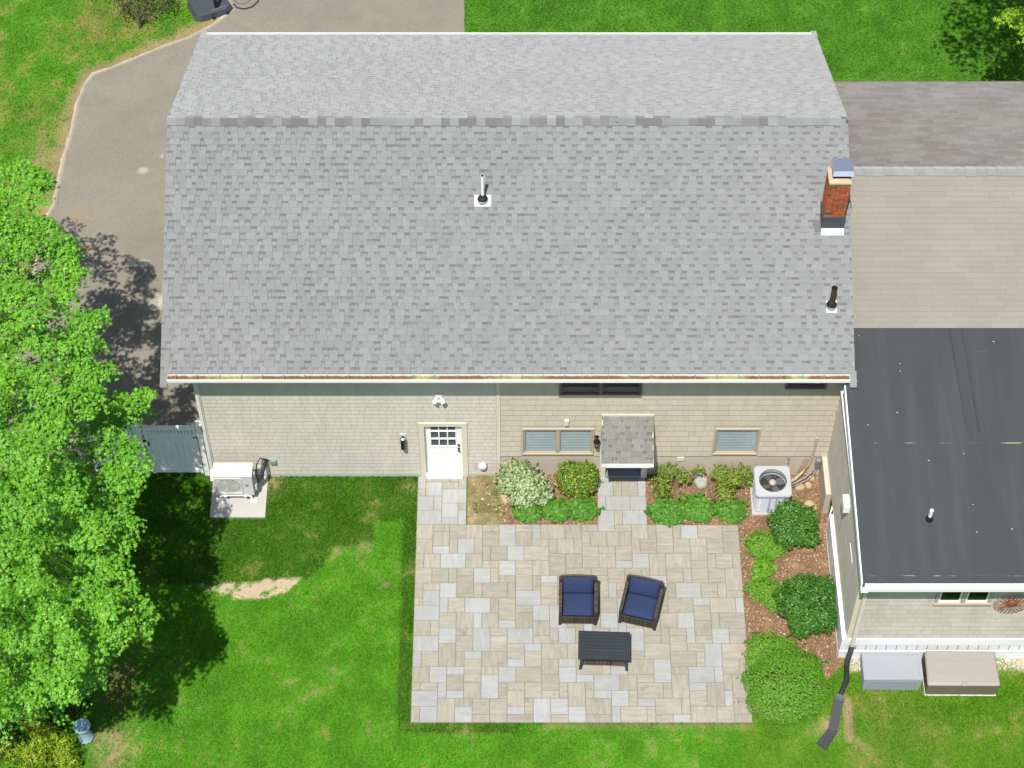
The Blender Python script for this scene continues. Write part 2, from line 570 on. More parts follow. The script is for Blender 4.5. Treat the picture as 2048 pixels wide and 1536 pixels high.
def lawn_fields(x, y):
    """grass colour, soil colour, cover 0..1 at ground points"""
    n1 = vnoise(x, y, 0.55, 1); n2 = vnoise(x, y, 2.2, 2); n3 = vnoise(x, y, 7.0, 3); n4 = vnoise(x, y, 15.0, 4, 2)
    wx = x + (vnoise(x, y, 2.2, 5) - .5) * .16; wy = y + (vnoise(x, y, 2.2, 6) - .5) * .16
    bright = in_poly(wx, wy, BRIGHT)
    back = y > 6
    left_back = back & (x < -3)
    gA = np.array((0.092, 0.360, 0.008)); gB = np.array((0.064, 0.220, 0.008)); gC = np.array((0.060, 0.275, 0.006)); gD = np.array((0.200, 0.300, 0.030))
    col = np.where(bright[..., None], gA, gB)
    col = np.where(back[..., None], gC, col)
    t = np.clip((n2 * .6 + n1 * .4 - .42) * 4, 0, 1)[..., None]
    col = np.where(left_back[..., None], gA * (1 - t) + gD * t, col)
    tb = np.clip((n3 * .5 + n1 * .5 - .50) * 6, 0, 1)[..., None] * .55
    col = np.where(left_back[..., None], col * (1 - tb) + np.array((0.30, 0.27, 0.09)) * tb, col)
    rb = (~back) & (x > 5.0)
    mixd = np.clip((n1 * .5 + n2 * .5 - .47) * 5, 0, 1)[..., None]
    col = np.where(rb[..., None], gA * np.array((1.25, .92, 1.2)) * (1 - mixd) + gB * mixd, col)
    col = np.where(rb[..., None], col * (1 - t * .6) + np.array((0.20, 0.31, 0.03)) * t * .6, col)
    k = (0.70 + 0.6 * n2)[..., None]
    yel = np.clip((n2 * .5 + n3 * .5 - .60) * 7, 0, 1)[..., None]
    yel = yel * np.where(back & ~left_back, .12, .38)[..., None]
    col = (col * (1 - yel) + np.array((0.33, 0.31, 0.08)) * yel) * k
    soil = np.ones(x.shape + (3,)) * np.array((0.26, 0.185, 0.10)) * (0.75 + .5 * n2)[..., None]
    cover = np.ones_like(x)
    patch = np.clip((n4 * .42 + n3 * .28 + n2 * .30 - .63) * 11, 0, 1)
    cover -= patch * np.where(left_back, .75, np.where(back, .25, .55))
    d = seg_dist(x, y, DRIVE[1:17])
    cover = np.where((x < -3) & (d < .30 + .5 * (n2 - .4)) & (y > 5), cover * np.clip(d * 1.6, 0.08, 1), cover)
    dry = np.exp(-(((x + 12.55) / .28) ** 2 + ((y - 9.6) / 1.3) ** 2))
    cover -= dry * .9
    sand = in_poly(wx, wy, SAND)
    cover = np.where(sand, np.where(n3 > .62, .8, .03), cover)
    soil = np.where(sand[..., None], np.array((0.44, 0.34, 0.235)) * (0.85 + .3 * n3)[..., None], soil)
    for (sx, sy, sr) in ((-3.45, -1.95, .22), (-4.05, -2.1, .2), (-5.7, -0.2, .35), (-2.45, -.35, .22), (-2.9, -3.0, .1), (6.9, -6.6, .28), (-8.7, -7.4, .5), (-8.9, -6.9, .3)):
        g = np.exp(-((x - sx) ** 2 + (y - sy) ** 2) / (sr * sr)) * np.clip(n4 * 1.5 + n3 * .6 - .35, 0, 1.3)
        cover -= g * .9
    wear = seg_dist(x, y, [(7.42, -5.95), (7.4, -6.9)])
    cover = np.where(wear < .11 + .05 * (n3 - .5), cover * .12, cover)
    wear2 = seg_dist(x, y, [(7.55, -6.9), (8.0, -7.5)])
    cover = np.where(wear2 < .08, cover * .5, cover)
    e = seg_dist(x, y, [(PX1, PY0 - .08), (PX0 + 3, PY0 - .08)])
    cover = np.where(e < .10, cover * .55, cover)
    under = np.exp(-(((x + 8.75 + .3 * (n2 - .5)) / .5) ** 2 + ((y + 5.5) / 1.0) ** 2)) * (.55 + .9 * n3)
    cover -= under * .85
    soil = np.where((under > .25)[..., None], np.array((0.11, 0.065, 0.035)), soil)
    grav = (x > 7.5) & (y > -5.28) & (y < -4.8)
    soil = np.where(grav[..., None], np.array((0.42, 0.36, 0.28)) * (0.7 + .6 * n3)[..., None], soil)
    cover = np.where(grav, cover * .1 + np.clip((n2 - .5) * 2, 0, .5), cover)
    return np.clip(col, 0.005, 1), np.clip(soil, 0.01, 1), np.clip(cover, 0, 1)

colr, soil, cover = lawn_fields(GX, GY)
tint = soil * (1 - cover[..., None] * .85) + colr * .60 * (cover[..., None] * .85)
out_ = np.maximum(np.maximum(np.abs(GX) - 15.2, -8.8 - GY), GY - 18.0)
mix_ = np.clip(out_ / 3.0, 0, 1)[..., None]
tint = tint * (1 - mix_) + np.array((0.050, 0.150, 0.012)) * (.8 + .4 * vnoise(GX, GY, 1.2, 77))[..., None] * mix_
far_ = ((np.abs(GX) > 20.5) | (GY < -13.5) | (GY > 24.5))[..., None]
tint = np.where(far_, np.array((0.050, 0.150, 0.012)), tint)
nxg, nyg = len(gx), len(gy)
V = np.stack([GX, GY, (vnoise(GX, GY, 3.0, 8) - .5) * .02 - 0.012], -1).reshape(-1, 3)
ii = np.arange(nxg * nyg).reshape(nyg, nxg)
F = np.stack([ii[:-1, :-1], ii[:-1, 1:], ii[1:, 1:], ii[1:, :-1]], -1).reshape(-1, 4)
struct(put('lawn', np_mesh('lawn', V, F, 'lawn_soil', tint.reshape(-1, 3))))

# ---------------------------------------------------------------- driveway
dx = np.arange(-12.6, -1.2, 0.07); dy = np.arange(0.2, 22.2, 0.07)
DX, DY = np.meshgrid(dx, dy)
WX = DX + (vnoise(DX, DY, 3.0, 21) - .5) * .12; WY = DY + (vnoise(DX, DY, 3.0, 22) - .5) * .12
inside = in_poly(WX, WY, DRIVE)
n1 = vnoise(DX, DY, .45, 23, 4); n2 = vnoise(DX, DY, 2.5, 24, 4); n3 = vnoise(DX, DY, 9.0, 25, 3)
base_c = np.array((0.225, 0.203, 0.162)) * (0.80 + .28 * n1 + .14 * n2)[..., None]
dark = np.clip((n1 - .5) * 3.0, 0, 1)[..., None]
base_c = base_c * (1 - .22 * dark)
def spot(px, py, rx, ry, c, a, rag=.0):
    global base_c
    q = ((DX - px) / rx) ** 2 + ((DY - py) / ry) ** 2
    w = np.clip(1.35 - q - rag * (n3 - .4) * 4, 0, 1)[..., None] * a
    base_c = base_c * (1 - w) + np.array(c) * w
spot(-9.75, 9.65, .16, .14, (0.40, 0.37, 0.31), .8, .2)
spot(-9.3, 10.15, .05, .07, (0.42, 0.39, 0.33), .8)
spot(-9.55, 6.45, .26, .16, (0.50, 0.48, 0.43), .8, 1.2)
spot(-8.75, 5.25, .42, .30, (0.48, 0.45, 0.39), .8, .5)
spot(-8.4, 4.1, .35, .75, (0.36, 0.37, 0.35), .6, 1.3)
spot(-10.9, 7.0, .25, .2, (0.33, 0.21, 0.08), .45, .4)
spot(-11.2, 8.1, .5, .4, (0.29, 0.22, 0.11), .35, .4)
spot(-8.0, 8.3, .22, 3.0, (0.27, 0.22, 0.12), .35, .4)
ed = seg_dist(DX, DY, DRIVE[:17])
w = np.clip(1 - ed / (.07 + .09 * n2), 0, 1)[..., None]
base_c = base_c * (1 - w) + np.array((0.46, 0.39, 0.28)) * (.8 + .4 * n3)[..., None] * w
ids = -np.ones(DX.shape, int)
cell = inside[:-1, :-1] | inside[:-1, 1:] | inside[1:, 1:] | inside[1:, :-1]
def snap(x, y, pts):
    bd = np.full(x.shape, 1e9); bx = x.copy(); by = y.copy()
    for (x0, y0), (x1, y1) in zip(pts, pts[1:] + pts[:1]):
        ddx, ddy = x1 - x0, y1 - y0
        t = np.clip(((x - x0) * ddx + (y - y0) * ddy) / (ddx * ddx + ddy * ddy), 0, 1)
        px, py = x0 + t * ddx, y0 + t * ddy
        q = np.hypot(x - px, y - py); k = q < bd
        bd = np.where(k, q, bd); bx = np.where(k, px, bx); by = np.where(k, py, by)
    return bx, by
SX_, SY_ = snap(WX, WY, DRIVE)
off_ = (~inside)
DX = np.where(off_, SX_ - (WX - DX), DX); DY = np.where(off_, SY_ - (WY - DY), DY)
ii = np.arange(DX.size).reshape(DX.shape)
F = np.stack([ii[:-1, :-1], ii[:-1, 1:], ii[1:, 1:], ii[1:, :-1]], -1)[cell]
used, inv = np.unique(F, return_inverse=True)
V = np.stack([DX.ravel(), DY.ravel(), np.full(DX.size, .006) + .012 * np.clip(ed.ravel() * 4, 0, 1)], -1)[used]
struct(put('driveway', np_mesh('driveway', V, inv.reshape(-1, 4), 'asphalt', base_c.reshape(-1, 3)[used])))

# ---------------------------------------------------------------- patio of rectangular pavers with two short walks
G = 'g'; B = 'b'
TILES = '''0,0,2,2,b 2,0,2,1,b 4,0,2,2,b 6,0,2,2,b 8,0,2,1,b 10,0,2,3,g 12,0,2,1,b 14,0,1,2,g 15,0,3,2,b 18,0,2,2,b
2,1,2,2,b 8,1,2,2,b 12,1,2,2,b 0,2,2,2,b 4,2,1,2,b 5,2,2,2,g 7,2,1,2,b 2,3,2,1,g 14,2,2,1,b 16,2,1,2,b 17,2,2,2,b 19,2,1,2,b
8,3,1,2,b 9,3,2,2,b 11,3,2,2,g 13,3,3,2,b 16,4,2,3,b 18,4,2,2,b 0,4,1,2,b 1,4,2,2,b 3,4,3,2,g 6,4,2,2,b
8,5,2,1,b 10,5,2,2,g 12,5,2,1,b 14,5,2,2,b 0,6,2,2,b 2,6,2,2,b 4,6,1,2,b 5,6,2,1,b 7,6,2,2,g 9,6,1,2,b 12,6,2,3,b 18,6,3,1,b
5,7,2,3,b 10,7,2,1,b 14,7,1,2,b 15,7,2,1,g 0,8,1,2,b 1,8,2,1,b 3,8,2,2,g 7,8,1,2,b 8,8,3,2,b 11,8,1,2,b 15,8,2,2,b
1,9,2,2,g 12,9,3,2,g 0,10,1,1,b 3,10,1,2,g 4,10,2,2,b 6,10,3,2,g 9,10,1,2,b 10,10,2,3,b 15,10,2,1,b
0,11,3,2,g 12,11,2,1,b 14,11,2,2,g 16,11,2,3,g 3,12,2,2,b 5,12,2,3,b 7,12,1,2,g 8,12,2,2,b 12,12,2,2,b
0,13,2,2,b 2,13,1,2,b 10,13,2,1,g 14,13,2,2,b 3,14,2,2,g 7,14,2,3,g 9,14,2,1,b 11,14,3,2,g 16,14,1,2,b 17,14,2,2,g
0,15,3,2,g 5,15,2,2,b 9,15,2,2,b 14,15,2,1,b 3,16,2,3,b 11,16,2,2,b 13,16,2,1,g 15,16,3,2,b 18,16,2,2,b
0,17,1,2,g 1,17,2,2,b 5,17,1,2,b 6,17,2,1,g 8,17,3,2,b 13,17,2,2,b 6,18,2,3,b 11,18,2,1,g 15,18,2,2,b 17,18,2,1,g 19,18,3,2,b
0,19,2,2,b 2,19,2,2,g 4,19,2,1,g 8,19,2,1,b 10,19,2,2,g 12,19,3,2,b 17,19,2,2,g 4,20,2,2,b 8,20,2,3,g 15,20,2,2,b 19,20,2,1,g
0,21,1,1,b 1,21,2,1,b 3,21,1,2,g 6,21,2,2,b 10,21,1,2,b 11,21,2,1,b 13,21,2,2,b 17,21,1,2,b 18,21,2,3,b
0,22,3,2,g 4,22,2,1,g 11,22,2,2,b 15,22,2,1,b 3,23,2,3,b 5,23,2,1,b 7,23,2,2,b 9,23,2,3,b 13,23,1,2,b 14,23,2,3,g 16,23,2,2,g
0,24,1,2,b 1,24,2,2,g 5,24,2,2,g 11,24,2,1,g 18,24,2,2,g 7,25,2,1,b 11,25,3,1,b 16,25,2,1,b
20,25,3,1,b 28,25,2,1,b 30,25,2,1,g 37,25,2,1,b 23,24,1,2,g 24,24,3,2,b 27,24,1,2,b 32,24,3,2,b 35,24,2,2,b 20,23,3,2,b 28,23,3,2,b 31,23,1,2,b 37,23,2,2,b
26,23,2,1,g 25,22,1,2,b 23,22,2,2,g 21,22,2,1,g 20,21,1,2,b 26,21,3,2,b 29,21,1,2,b 30,20,2,3,b 32,21,2,1,g 32,22,2,2,b 34,21,2,3,b 36,22,1,2,g 36,20,1,2,b 37,20,2,3,b
21,20,3,2,g 24,20,2,2,b 26,20,2,1,b 28,18,2,3,g 30,19,2,1,b 32,19,3,2,g 35,19,1,2,g 22,18,1,2,b 23,18,2,1,g 23,19,2,1,g 25,18,3,2,b 30,17,3,2,b 33,17,1,2,b 34,16,2,3,g 36,16,3,2,b 36,18,2,2,b 38,18,1,2,b
25,17,2,1,b 27,16,3,2,b 30,15,2,2,b 32,16,2,1,b 25,14,2,3,g 27,13,2,2,b 27,15,2,1,b 29,14,1,2,b 30,14,2,1,b 32,14,1,2,g 33,15,2,1,b 35,14,2,2,g 37,14,2,2,b
29,12,2,2,b 31,12,2,2,g 33,13,2,2,b 35,12,1,2,b 36,12,3,2,b 22,12,2,2,g 22,10,2,2,b 30,10,3,2,b 33,10,2,1,g 33,11,2,2,b 35,10,3,2,b 38,10,1,2,g 28,11,2,1,b
20,0,2,1,b 22,-2,2,3,g 24,0,2,1,b 26,0,2,2,b 28,0,1,2,b 29,0,2,3,b 31,0,1,2,b 32,0,2,2,g 34,0,3,2,b 37,0,2,1,b 20,1,1,2,b 21,1,2,2,b 23,1,3,2,b 37,1,2,3,b 26,2,1,2,b 27,2,2,2,b 31,2,2,2,b 33,2,2,1,b 35,2,2,2,b
20,3,2,3,b 22,3,2,1,b 24,3,2,2,b 29,3,2,1,b 33,3,2,2,b 22,4,2,2,b 26,4,2,2,g 28,4,2,3,b 30,4,3,2,b 35,4,1,2,b 36,4,2,2,b 38,4,1,2,b 24,5,2,1,g 33,5,2,3,b 30,6,2,2,b 32,6,1,2,b 35,6,2,2,b 37,6,2,3,b
21,6,2,1,b 23,6,2,2,b 25,6,2,2,b 27,6,1,1,b 21,7,2,3,b 23,8,1,2,g 24,8,1,1,b 28,7,2,2,g 28,9,2,2,b 30,8,1,2,b 31,8,3,2,g 34,8,2,2,b 36,8,1,2,b 37,9,2,1,b
0,-2,3,2,g 3,-1,2,1,g 5,-2,1,2,g 3,-3,2,2,g 5,-3,1,1,b 0,-4,2,2,g 2,-4,1,2,g 3,-5,3,2,g 0,-5,1,1,b 1,-6,2,2,g 3,-6,2,1,b 0,-7,1,2,g 1,-7,3,1,b 4,-7,1,1,b 5,-7,1,2,b
24,-2,1,2,b 25,-2,3,2,g 22,-4,1,2,g 23,-4,3,2,g 26,-4,2,2,g 22,-6,2,2,g 24,-6,1,2,b 25,-6,2,2,b 27,-7,1,3,g 22,-7,2,1,g 24,-7,3,1,b'''
occ = {}
tiles = []
for tok in TILES.split():
    a = tok.split(',')
    x, y, w, h = map(int, a[:4])
    cells = [(i, j) for i in range(x, x + w) for j in range(y, y + h)]
    if x + w > 39 or any(c in occ for c in cells):
        free = [c for c in cells if c not in occ and c[0] < 39]
        if not free:
            continue
        x0 = min(c[0] for c in free); x1 = max(c[0] for c in free) + 1
        y0 = min(c[1] for c in free); y1 = max(c[1] for c in free) + 1
        if (x1 - x0) * (y1 - y0) != len(free):
            continue
        x, y, w, h = x0, y0, x1 - x0, y1 - y0
        cells = free
    for c in cells:
        occ[c] = 1
    tiles.append((x, y, w, h, a[4]))
for j in range(26):
    for i in range(39):
        if (i, j) in occ:
            continue
        for w, h in rnd.sample([(2, 2), (3, 2), (2, 3), (1, 2), (2, 1)], 5) + [(1, 1)]:
            cells = [(a, b) for a in range(i, i + w) for b in range(j, j + h)]
            if all(a < 39 and b < 26 and (a, b) not in occ for a, b in cells):
                for c in cells:
                    occ[c] = 1
                tiles.append((i, j, w, h, 'g' if rnd.random() < .2 else 'b'))
                break

pb = MB()
pb.box(PX0, PX1, PY0, PY1, -.05, .016)
pb.box(PX0, PX0 + 6 * MX, PY1 + .001, -0.03, -.05, .0155)
pb.box(PX0 + 22 * MX, PX0 + 28 * MX, PY1 + .001, -0.03, -.05, .0155)
patio = struct(pb.build('patio', 'joint_sand'))
paver_cache = {}
def paver_mesh(w, h, c):
    k = (round(w, 3), round(h, 3), c)
    if k not in paver_cache:
        g, b = .0055, .004
        a0, a1 = w / 2 - g, h / 2 - g
        mb = MB()
        lo = [(-a0, -a1), (a0, -a1), (a0, a1), (-a0, a1)]
        hi = [(-a0 + b, -a1 + b), (a0 - b, -a1 + b), (a0 - b, a1 - b), (-a0 + b, a1 - b)]
        mb.v = [(x, y, -.03) for x, y in lo] + [(x, y, -.004) for x, y in lo] + [(x, y, 0) for x, y in hi]
        for s in (0, 4):
            for i in range(4):
                j = (i + 1) % 4
                mb.f.append((s + i, s + j, s + 4 + j, s + 4 + i)); mb.mi.append(0)
        mb.f.append((8, 9, 10, 11)); mb.mi.append(0)
        paver_cache[k] = mb.mesh('paver', 'paver_grey' if c == 'g' else 'paver_beige')
    return paver_cache[k]
tiles.sort(key=lambda t: -t[2] * t[3])
for n, (x, y, w, h, c) in enumerate(tiles):
    X = PX0 + (x + w / 2) * MX; Y0 = PY1 - y * MY; Y1 = PY1 - (y + h) * MY
    if Y0 > -.03:
        Y0 = -.03
    o = put('paver', paver_mesh(w * MX, Y0 - Y1, c), patio, (X, (Y0 + Y1) / 2, .031 + rnd.uniform(-.0012, .0012)))

# ---------------------------------------------------------------- planting beds with bark chips
def bed(name, poly, step=.06, h=.02, mm='soil'):
    xs = [p[0] for p in poly]; ys = [p[1] for p in poly]
    x = np.arange(min(xs), max(xs) + step, step); y = np.arange(min(ys), max(ys) + step, step)
    X, Y = np.meshgrid(np.clip(x, min(xs), max(xs)), np.clip(y, min(ys), max(ys)))
    ins = in_poly(X + (vnoise(X, Y, 5, 31) - .5) * .02, Y, poly) | (seg_dist(X, Y, poly + poly[:1]) < step * .4)
    Z = .004 + h * vnoise(X, Y, 4.0, 32) + .03 * vnoise(X, Y, 1.0, 33)
    ii = np.arange(X.size).reshape(X.shape)
    cell = ins[:-1, :-1] & ins[:-1, 1:] & ins[1:, 1:] & ins[1:, :-1]
    F = np.stack([ii[:-1, :-1], ii[:-1, 1:], ii[1:, 1:], ii[1:, :-1]], -1)[cell]
    u, inv = np.unique(F, return_inverse=True)
    V = np.stack([X.ravel(), Y.ravel(), Z.ravel()], -1)[u]
    return struct(put(name, np_mesh(name, V, inv.reshape(-1, 4), mm)))
mat('moss_soil', (0.185, 0.165, 0.062), fine=(50, .25), coarse=(1.2, .15), altnoise=((0.33, 0.235, 0.135), 2.6, .48, .66, None), bump=(60, .6))
BED_M = [(-1.05, PY1 - .01), (-.12, PY1 - .01), (-.22, -.95), (-.05, -.6), (-.2, -.3), (-.12, .02), (-1.05, .02)]
BED_L = [(-.12, PY1 - .01), (2.03, PY1 - .01), (2.03, 0.02), (-.12, 0.02), (-.2, -.3), (-.05, -.6), (-.22, -.95)]
bed('planting_bed', BED_L); bed('planting_bed', BED_R); bed('moss_bed', BED_M, mm='moss_soil')
BED_L = BED_M[:1] + BED_L[1:3] + BED_M[-1:]

def scatter_poly(poly, n, seed):
    g = np.random.default_rng(seed)
    xs = [p[0] for p in poly]; ys = [p[1] for p in poly]
    X = g.uniform(min(xs), max(xs), n * 3); Y = g.uniform(min(ys), max(ys), n * 3)
    k = in_poly(X, Y, poly)
    return X[k][:n], Y[k][:n]

def flat_bits(name, X, Y, z, size, m, seed, tilt=.35, aspect=.5, zj=.02):
    g = np.random.default_rng(seed)
    n = len(X)
    P = np.stack([X, Y, z + g.uniform(0, zj, n)], -1)
    N = np.stack([g.normal(0, tilt, n), g.normal(0, tilt, n), np.ones(n)], -1)
    N /= np.linalg.norm(N, axis=1, keepdims=True)
    a = g.uniform(0, 2 * np.pi, n)
    T = np.stack([np.cos(a), np.sin(a), np.zeros(n)], -1); T -= N * (T * N).sum(1, keepdims=True)
    Bt = np.cross(N, T)
    s = g.uniform(.5, 1.3, n) * size
    q = np.array([(-.5, -.5), (.5, -.4), (.5, .5), (-.4, .4)])
    V = P[:, None] + s[:, None, None] * (q[None, :, 0:1] * T[:, None] + aspect * q[None, :, 1:2] * Bt[:, None])
    F = np.arange(n * 4).reshape(n, 4)
    return put(name, np_mesh(name, V.reshape(-1, 3), F, m), kind='stuff')
Xa, Ya = scatter_poly(BED_L, 5200, 1); k = (Xa > -.25) | (nrg.random(len(Xa)) < .12)
Xb, Yb = scatter_poly(BED_R, 11000, 2)
flat_bits('bark_chips', np.r_[Xa[k], Xb], np.r_[Ya[k], Yb], .035, .042, 'chip', 3)
Xa, Ya = scatter_poly([(-1.03, -1.38), (-.1, -1.38), (-.1, 0), (-1.03, 0)], 30, 4)
Xb, Yb = scatter_poly([(5.35, -5.2), (7.25, -5.2), (7.25, -1.6), (5.35, -1.6)], 90, 5)
Xc, Yc = scatter_poly([(7.45, -5.25), (11.3, -5.25), (11.3, -4.86), (7.45, -4.86)], 500, 6)
flat_bits('pebbles', np.r_[Xa, Xb, Xc], np.r_[Ya, Yb, Yc], 0.045, .03, 'pebble', 7, aspect=.8)

# ---------------------------------------------------------------- grass blades over the lawn
def blades(n, seed, x0, x1, y0, y1, hmul=1.0, wmul=1.0):
    g = np.random.default_rng(seed)
    X = g.uniform(x0, x1, n); Y = g.uniform(y0, y1, n)
    keep = np.abs(X) < (Y + 7.7) / 23.7 * 3.4 + 13.8
    keep &= ~((X > PX0 - .012) & (X < PX1 + .012) & (Y > PY0 - .012) & (Y < PY1 + .3))
    keep &= ~((X > PX0 - .012) & (X < PX0 + 6 * MX + .02) & (Y > -2) & (Y < .2))
    keep &= ~((X > -7.2) & (X < 14.2) & (Y > -.02) & (Y < 9.3) & ~((X > 7.43) & (Y > 8.4)))
    keep &= ~((X > 7.3) & (Y > -4.9) & (Y < 1))
    keep &= ~((X > PAD[0] - .02) & (X < PAD[1] + .02) & (Y > PAD[2] - .02))  | (Y > 1)
    keep &= ~((X > PX0 + 22 * MX - .01) & (X < PX0 + 28 * MX + .01) & (Y > -2) & (Y < .2))
    keep &= ~in_poly(X, Y, DRIVE)
    keep &= ~in_poly(X, Y, BED_R)
    inL = in_poly(X, Y, BED_L)
    X, Y, inL = X[keep], Y[keep], inL[keep]
    col, soil, cov = lawn_fields(X, Y)
    moss = inL & (X < -.25) & (vnoise(X, Y, 3.0, 55) > .46)
    cov = np.where(inL, np.where(moss, .55, .05), cov)
    col = np.where(inL[:, None], np.array((0.12, 0.13, 0.04)), col)
    k = g.random(len(X)) < cov
    X, Y, col, inL = X[k], Y[k], col[k], inL[k]
    n = len(X)
    longer = ~in_poly(X, Y, BRIGHT) & (Y < 2)
    h = g.uniform(.018, .046, n) * np.where(longer, 1.5, 1.0) * np.where(inL, .5, 1) * hmul
    w = g.uniform(.006, .011, n) * wmul
    a = g.uniform(0, 2 * np.pi, n); b = g.uniform(0, 2 * np.pi, n)
    lean = g.uniform(.35, 1.5, n) * h
    Wd = np.stack([np.cos(a) * w, np.sin(a) * w, np.zeros(n)], -1)
    Z0 = np.where(inL, .045, -.006)
    P = np.stack([X, Y, Z0], -1)
    T = P + np.stack([np.cos(b) * lean, np.sin(b) * lean, h], -1)
    V = np.stack([P - Wd, P + Wd, T], 1)
    c = col[:, None, :] * np.array((.55, .62, 1.30))[None, :, None] * g.uniform(.75, 1.25, (n, 1, 1))  # each blade darker at its foot, lighter at its tip
    return V.reshape(-1, 3), c.reshape(-1, 3)
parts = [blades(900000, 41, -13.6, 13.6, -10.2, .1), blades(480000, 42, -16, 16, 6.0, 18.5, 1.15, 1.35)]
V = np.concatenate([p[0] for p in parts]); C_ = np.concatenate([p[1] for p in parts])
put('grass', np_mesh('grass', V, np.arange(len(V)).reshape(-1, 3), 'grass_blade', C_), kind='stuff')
# ================================================================ HOUSE
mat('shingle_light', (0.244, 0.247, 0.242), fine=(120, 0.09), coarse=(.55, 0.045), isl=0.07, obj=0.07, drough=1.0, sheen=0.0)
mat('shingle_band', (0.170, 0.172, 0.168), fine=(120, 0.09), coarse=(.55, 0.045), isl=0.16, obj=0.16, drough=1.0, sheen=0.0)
mat('ridge_shingle', (0.235, 0.241, 0.242), fine=(120, 0.09), coarse=(2, 0.03), isl=0.12, obj=0.12, alt=(0.168, 0.164, 0.158), altpos=0.58, drough=1.0, sheen=0.0)
mat('wing_shingle', (0.272, 0.250, 0.214), fine=(110, 0.07), coarse=(.7, 0.05), isl=0.03, obj=0.03, drough=1.0, sheen=0.0)
mat('wing_back_shingle', (0.158, 0.150, 0.141), fine=(100, 0.14), coarse=(.9, 0.12), isl=0.12, altnoise=((0.135, 0.118, 0.105), .8, .45, .8, None), drough=1.0, sheen=0.0)
mat('wing_ridge', (0.25, 0.262, 0.248), fine=(110, 0.07), coarse=(2, 0.04), isl=0.06, obj=0.06, drough=1.0, sheen=0.0)
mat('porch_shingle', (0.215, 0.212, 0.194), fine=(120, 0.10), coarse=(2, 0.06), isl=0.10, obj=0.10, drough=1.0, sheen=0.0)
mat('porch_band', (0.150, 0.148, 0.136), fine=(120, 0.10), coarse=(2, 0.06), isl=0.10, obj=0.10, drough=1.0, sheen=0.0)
mat('roof_felt', (0.13, 0.13, 0.13), fine=(90, 0.08))
mat('siding_grey', (0.520, 0.478, 0.412), fine=(40, 0.04), coarse=(.8, 0.06), isl=0.035, obj=0.035, stretch=(4, 4, .5))
mat('siding_beige', (0.485, 0.425, 0.335), fine=(40, 0.04), coarse=(.9, 0.05), isl=0.05, obj=0.05, stretch=(4, 4, .5))
mat('siding_wing', (0.49, 0.45, 0.385), fine=(40, 0.04), coarse=(.8, 0.08), isl=0.06, obj=0.06, stretch=(4, 4, .5))
mat('trim_beige', (0.62, 0.56, 0.45), rough=.6, fine=(50, 0.02), coarse=(1.5, 0.03))
mat('trim_tan', (0.42, 0.35, 0.26), rough=.6, fine=(50, 0.02), coarse=(1.5, 0.04))
mat('trim_pale', (0.66, 0.64, 0.59), rough=.55, fine=(50, 0.02), coarse=(1.0, 0.03))
mat('white_paint', (0.80, 0.80, 0.78), rough=.4, fine=(50, 0.01), coarse=(2, 0.02))
mat('white_vinyl', (0.78, 0.78, 0.77), rough=.38, fine=(50, 0.01), coarse=(1.2, 0.03))
mat('white_metal', (0.78, 0.79, 0.78), rough=.35, fine=(40, 0.02), coarse=(2, 0.03))
mat('dirty_white', (0.62, 0.60, 0.55), rough=.6, fine=(30, 0.1), coarse=(4, 0.15), altnoise=((0.36, 0.33, 0.27), 5.0, .62, .8, None))
mat('grey_metal', (0.33, 0.34, 0.35), rough=.4, metal=.6, fine=(40, 0.03), coarse=(3, 0.05))
mat('lead_flashing', (0.055, 0.068, 0.082), rough=.6, fine=(30, 0.1), coarse=(8, 0.12))
mat('cap_steel', (0.62, 0.66, 0.72), rough=.25, metal=.85, fine=(20, 0.02), coarse=(3, 0.04))
mat('mortar', (0.46, 0.36, 0.24), fine=(60, 0.12), coarse=(6, 0.10), bump=(60, .4))
mat('brick_red', (0.34, 0.085, 0.035), fine=(70, 0.12), coarse=(6, 0.10), isl=0.22, obj=0.22, alt=(0.15, 0.085, 0.04), altpos=0.86)
mat('black_rubber', (0.016, 0.016, 0.017), rough=.55, fine=(40, 0.05), coarse=(3, 0.1))
mat('black_metal', (0.012, 0.012, 0.013), rough=.4, fine=(40, 0.05))
mat('rust_iron', (0.055, 0.033, 0.022), rough=.7, fine=(60, 0.2), coarse=(8, 0.2))
mat('pvc', (0.78, 0.76, 0.71), rough=.35, fine=(40, 0.02))
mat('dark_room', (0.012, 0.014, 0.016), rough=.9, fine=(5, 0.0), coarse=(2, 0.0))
mat('blind', (0.46, 0.48, 0.485), rough=.7, fine=(40, 0.02), coarse=(2, 0.05))
mat('leaf_litter', (0.16, 0.085, 0.035), fine=(90, .3), coarse=(4, .1), altnoise=((0.27, 0.27, 0.09), 1.1, .5, .62, None))
mat('purple_door', (0.075, 0.062, 0.068), rough=.5, fine=(40, .03), coarse=(2, .05))
mat('bluestone', (0.23, 0.25, 0.265), fine=(60, .05), coarse=(3, .08))
glassmat('pane_glass', gloss=.03); glassmat('pane_blue', (0.84, 0.90, 0.925), 0.07); glassmat('pane_green', (0.30, 0.42, 0.34), .06)

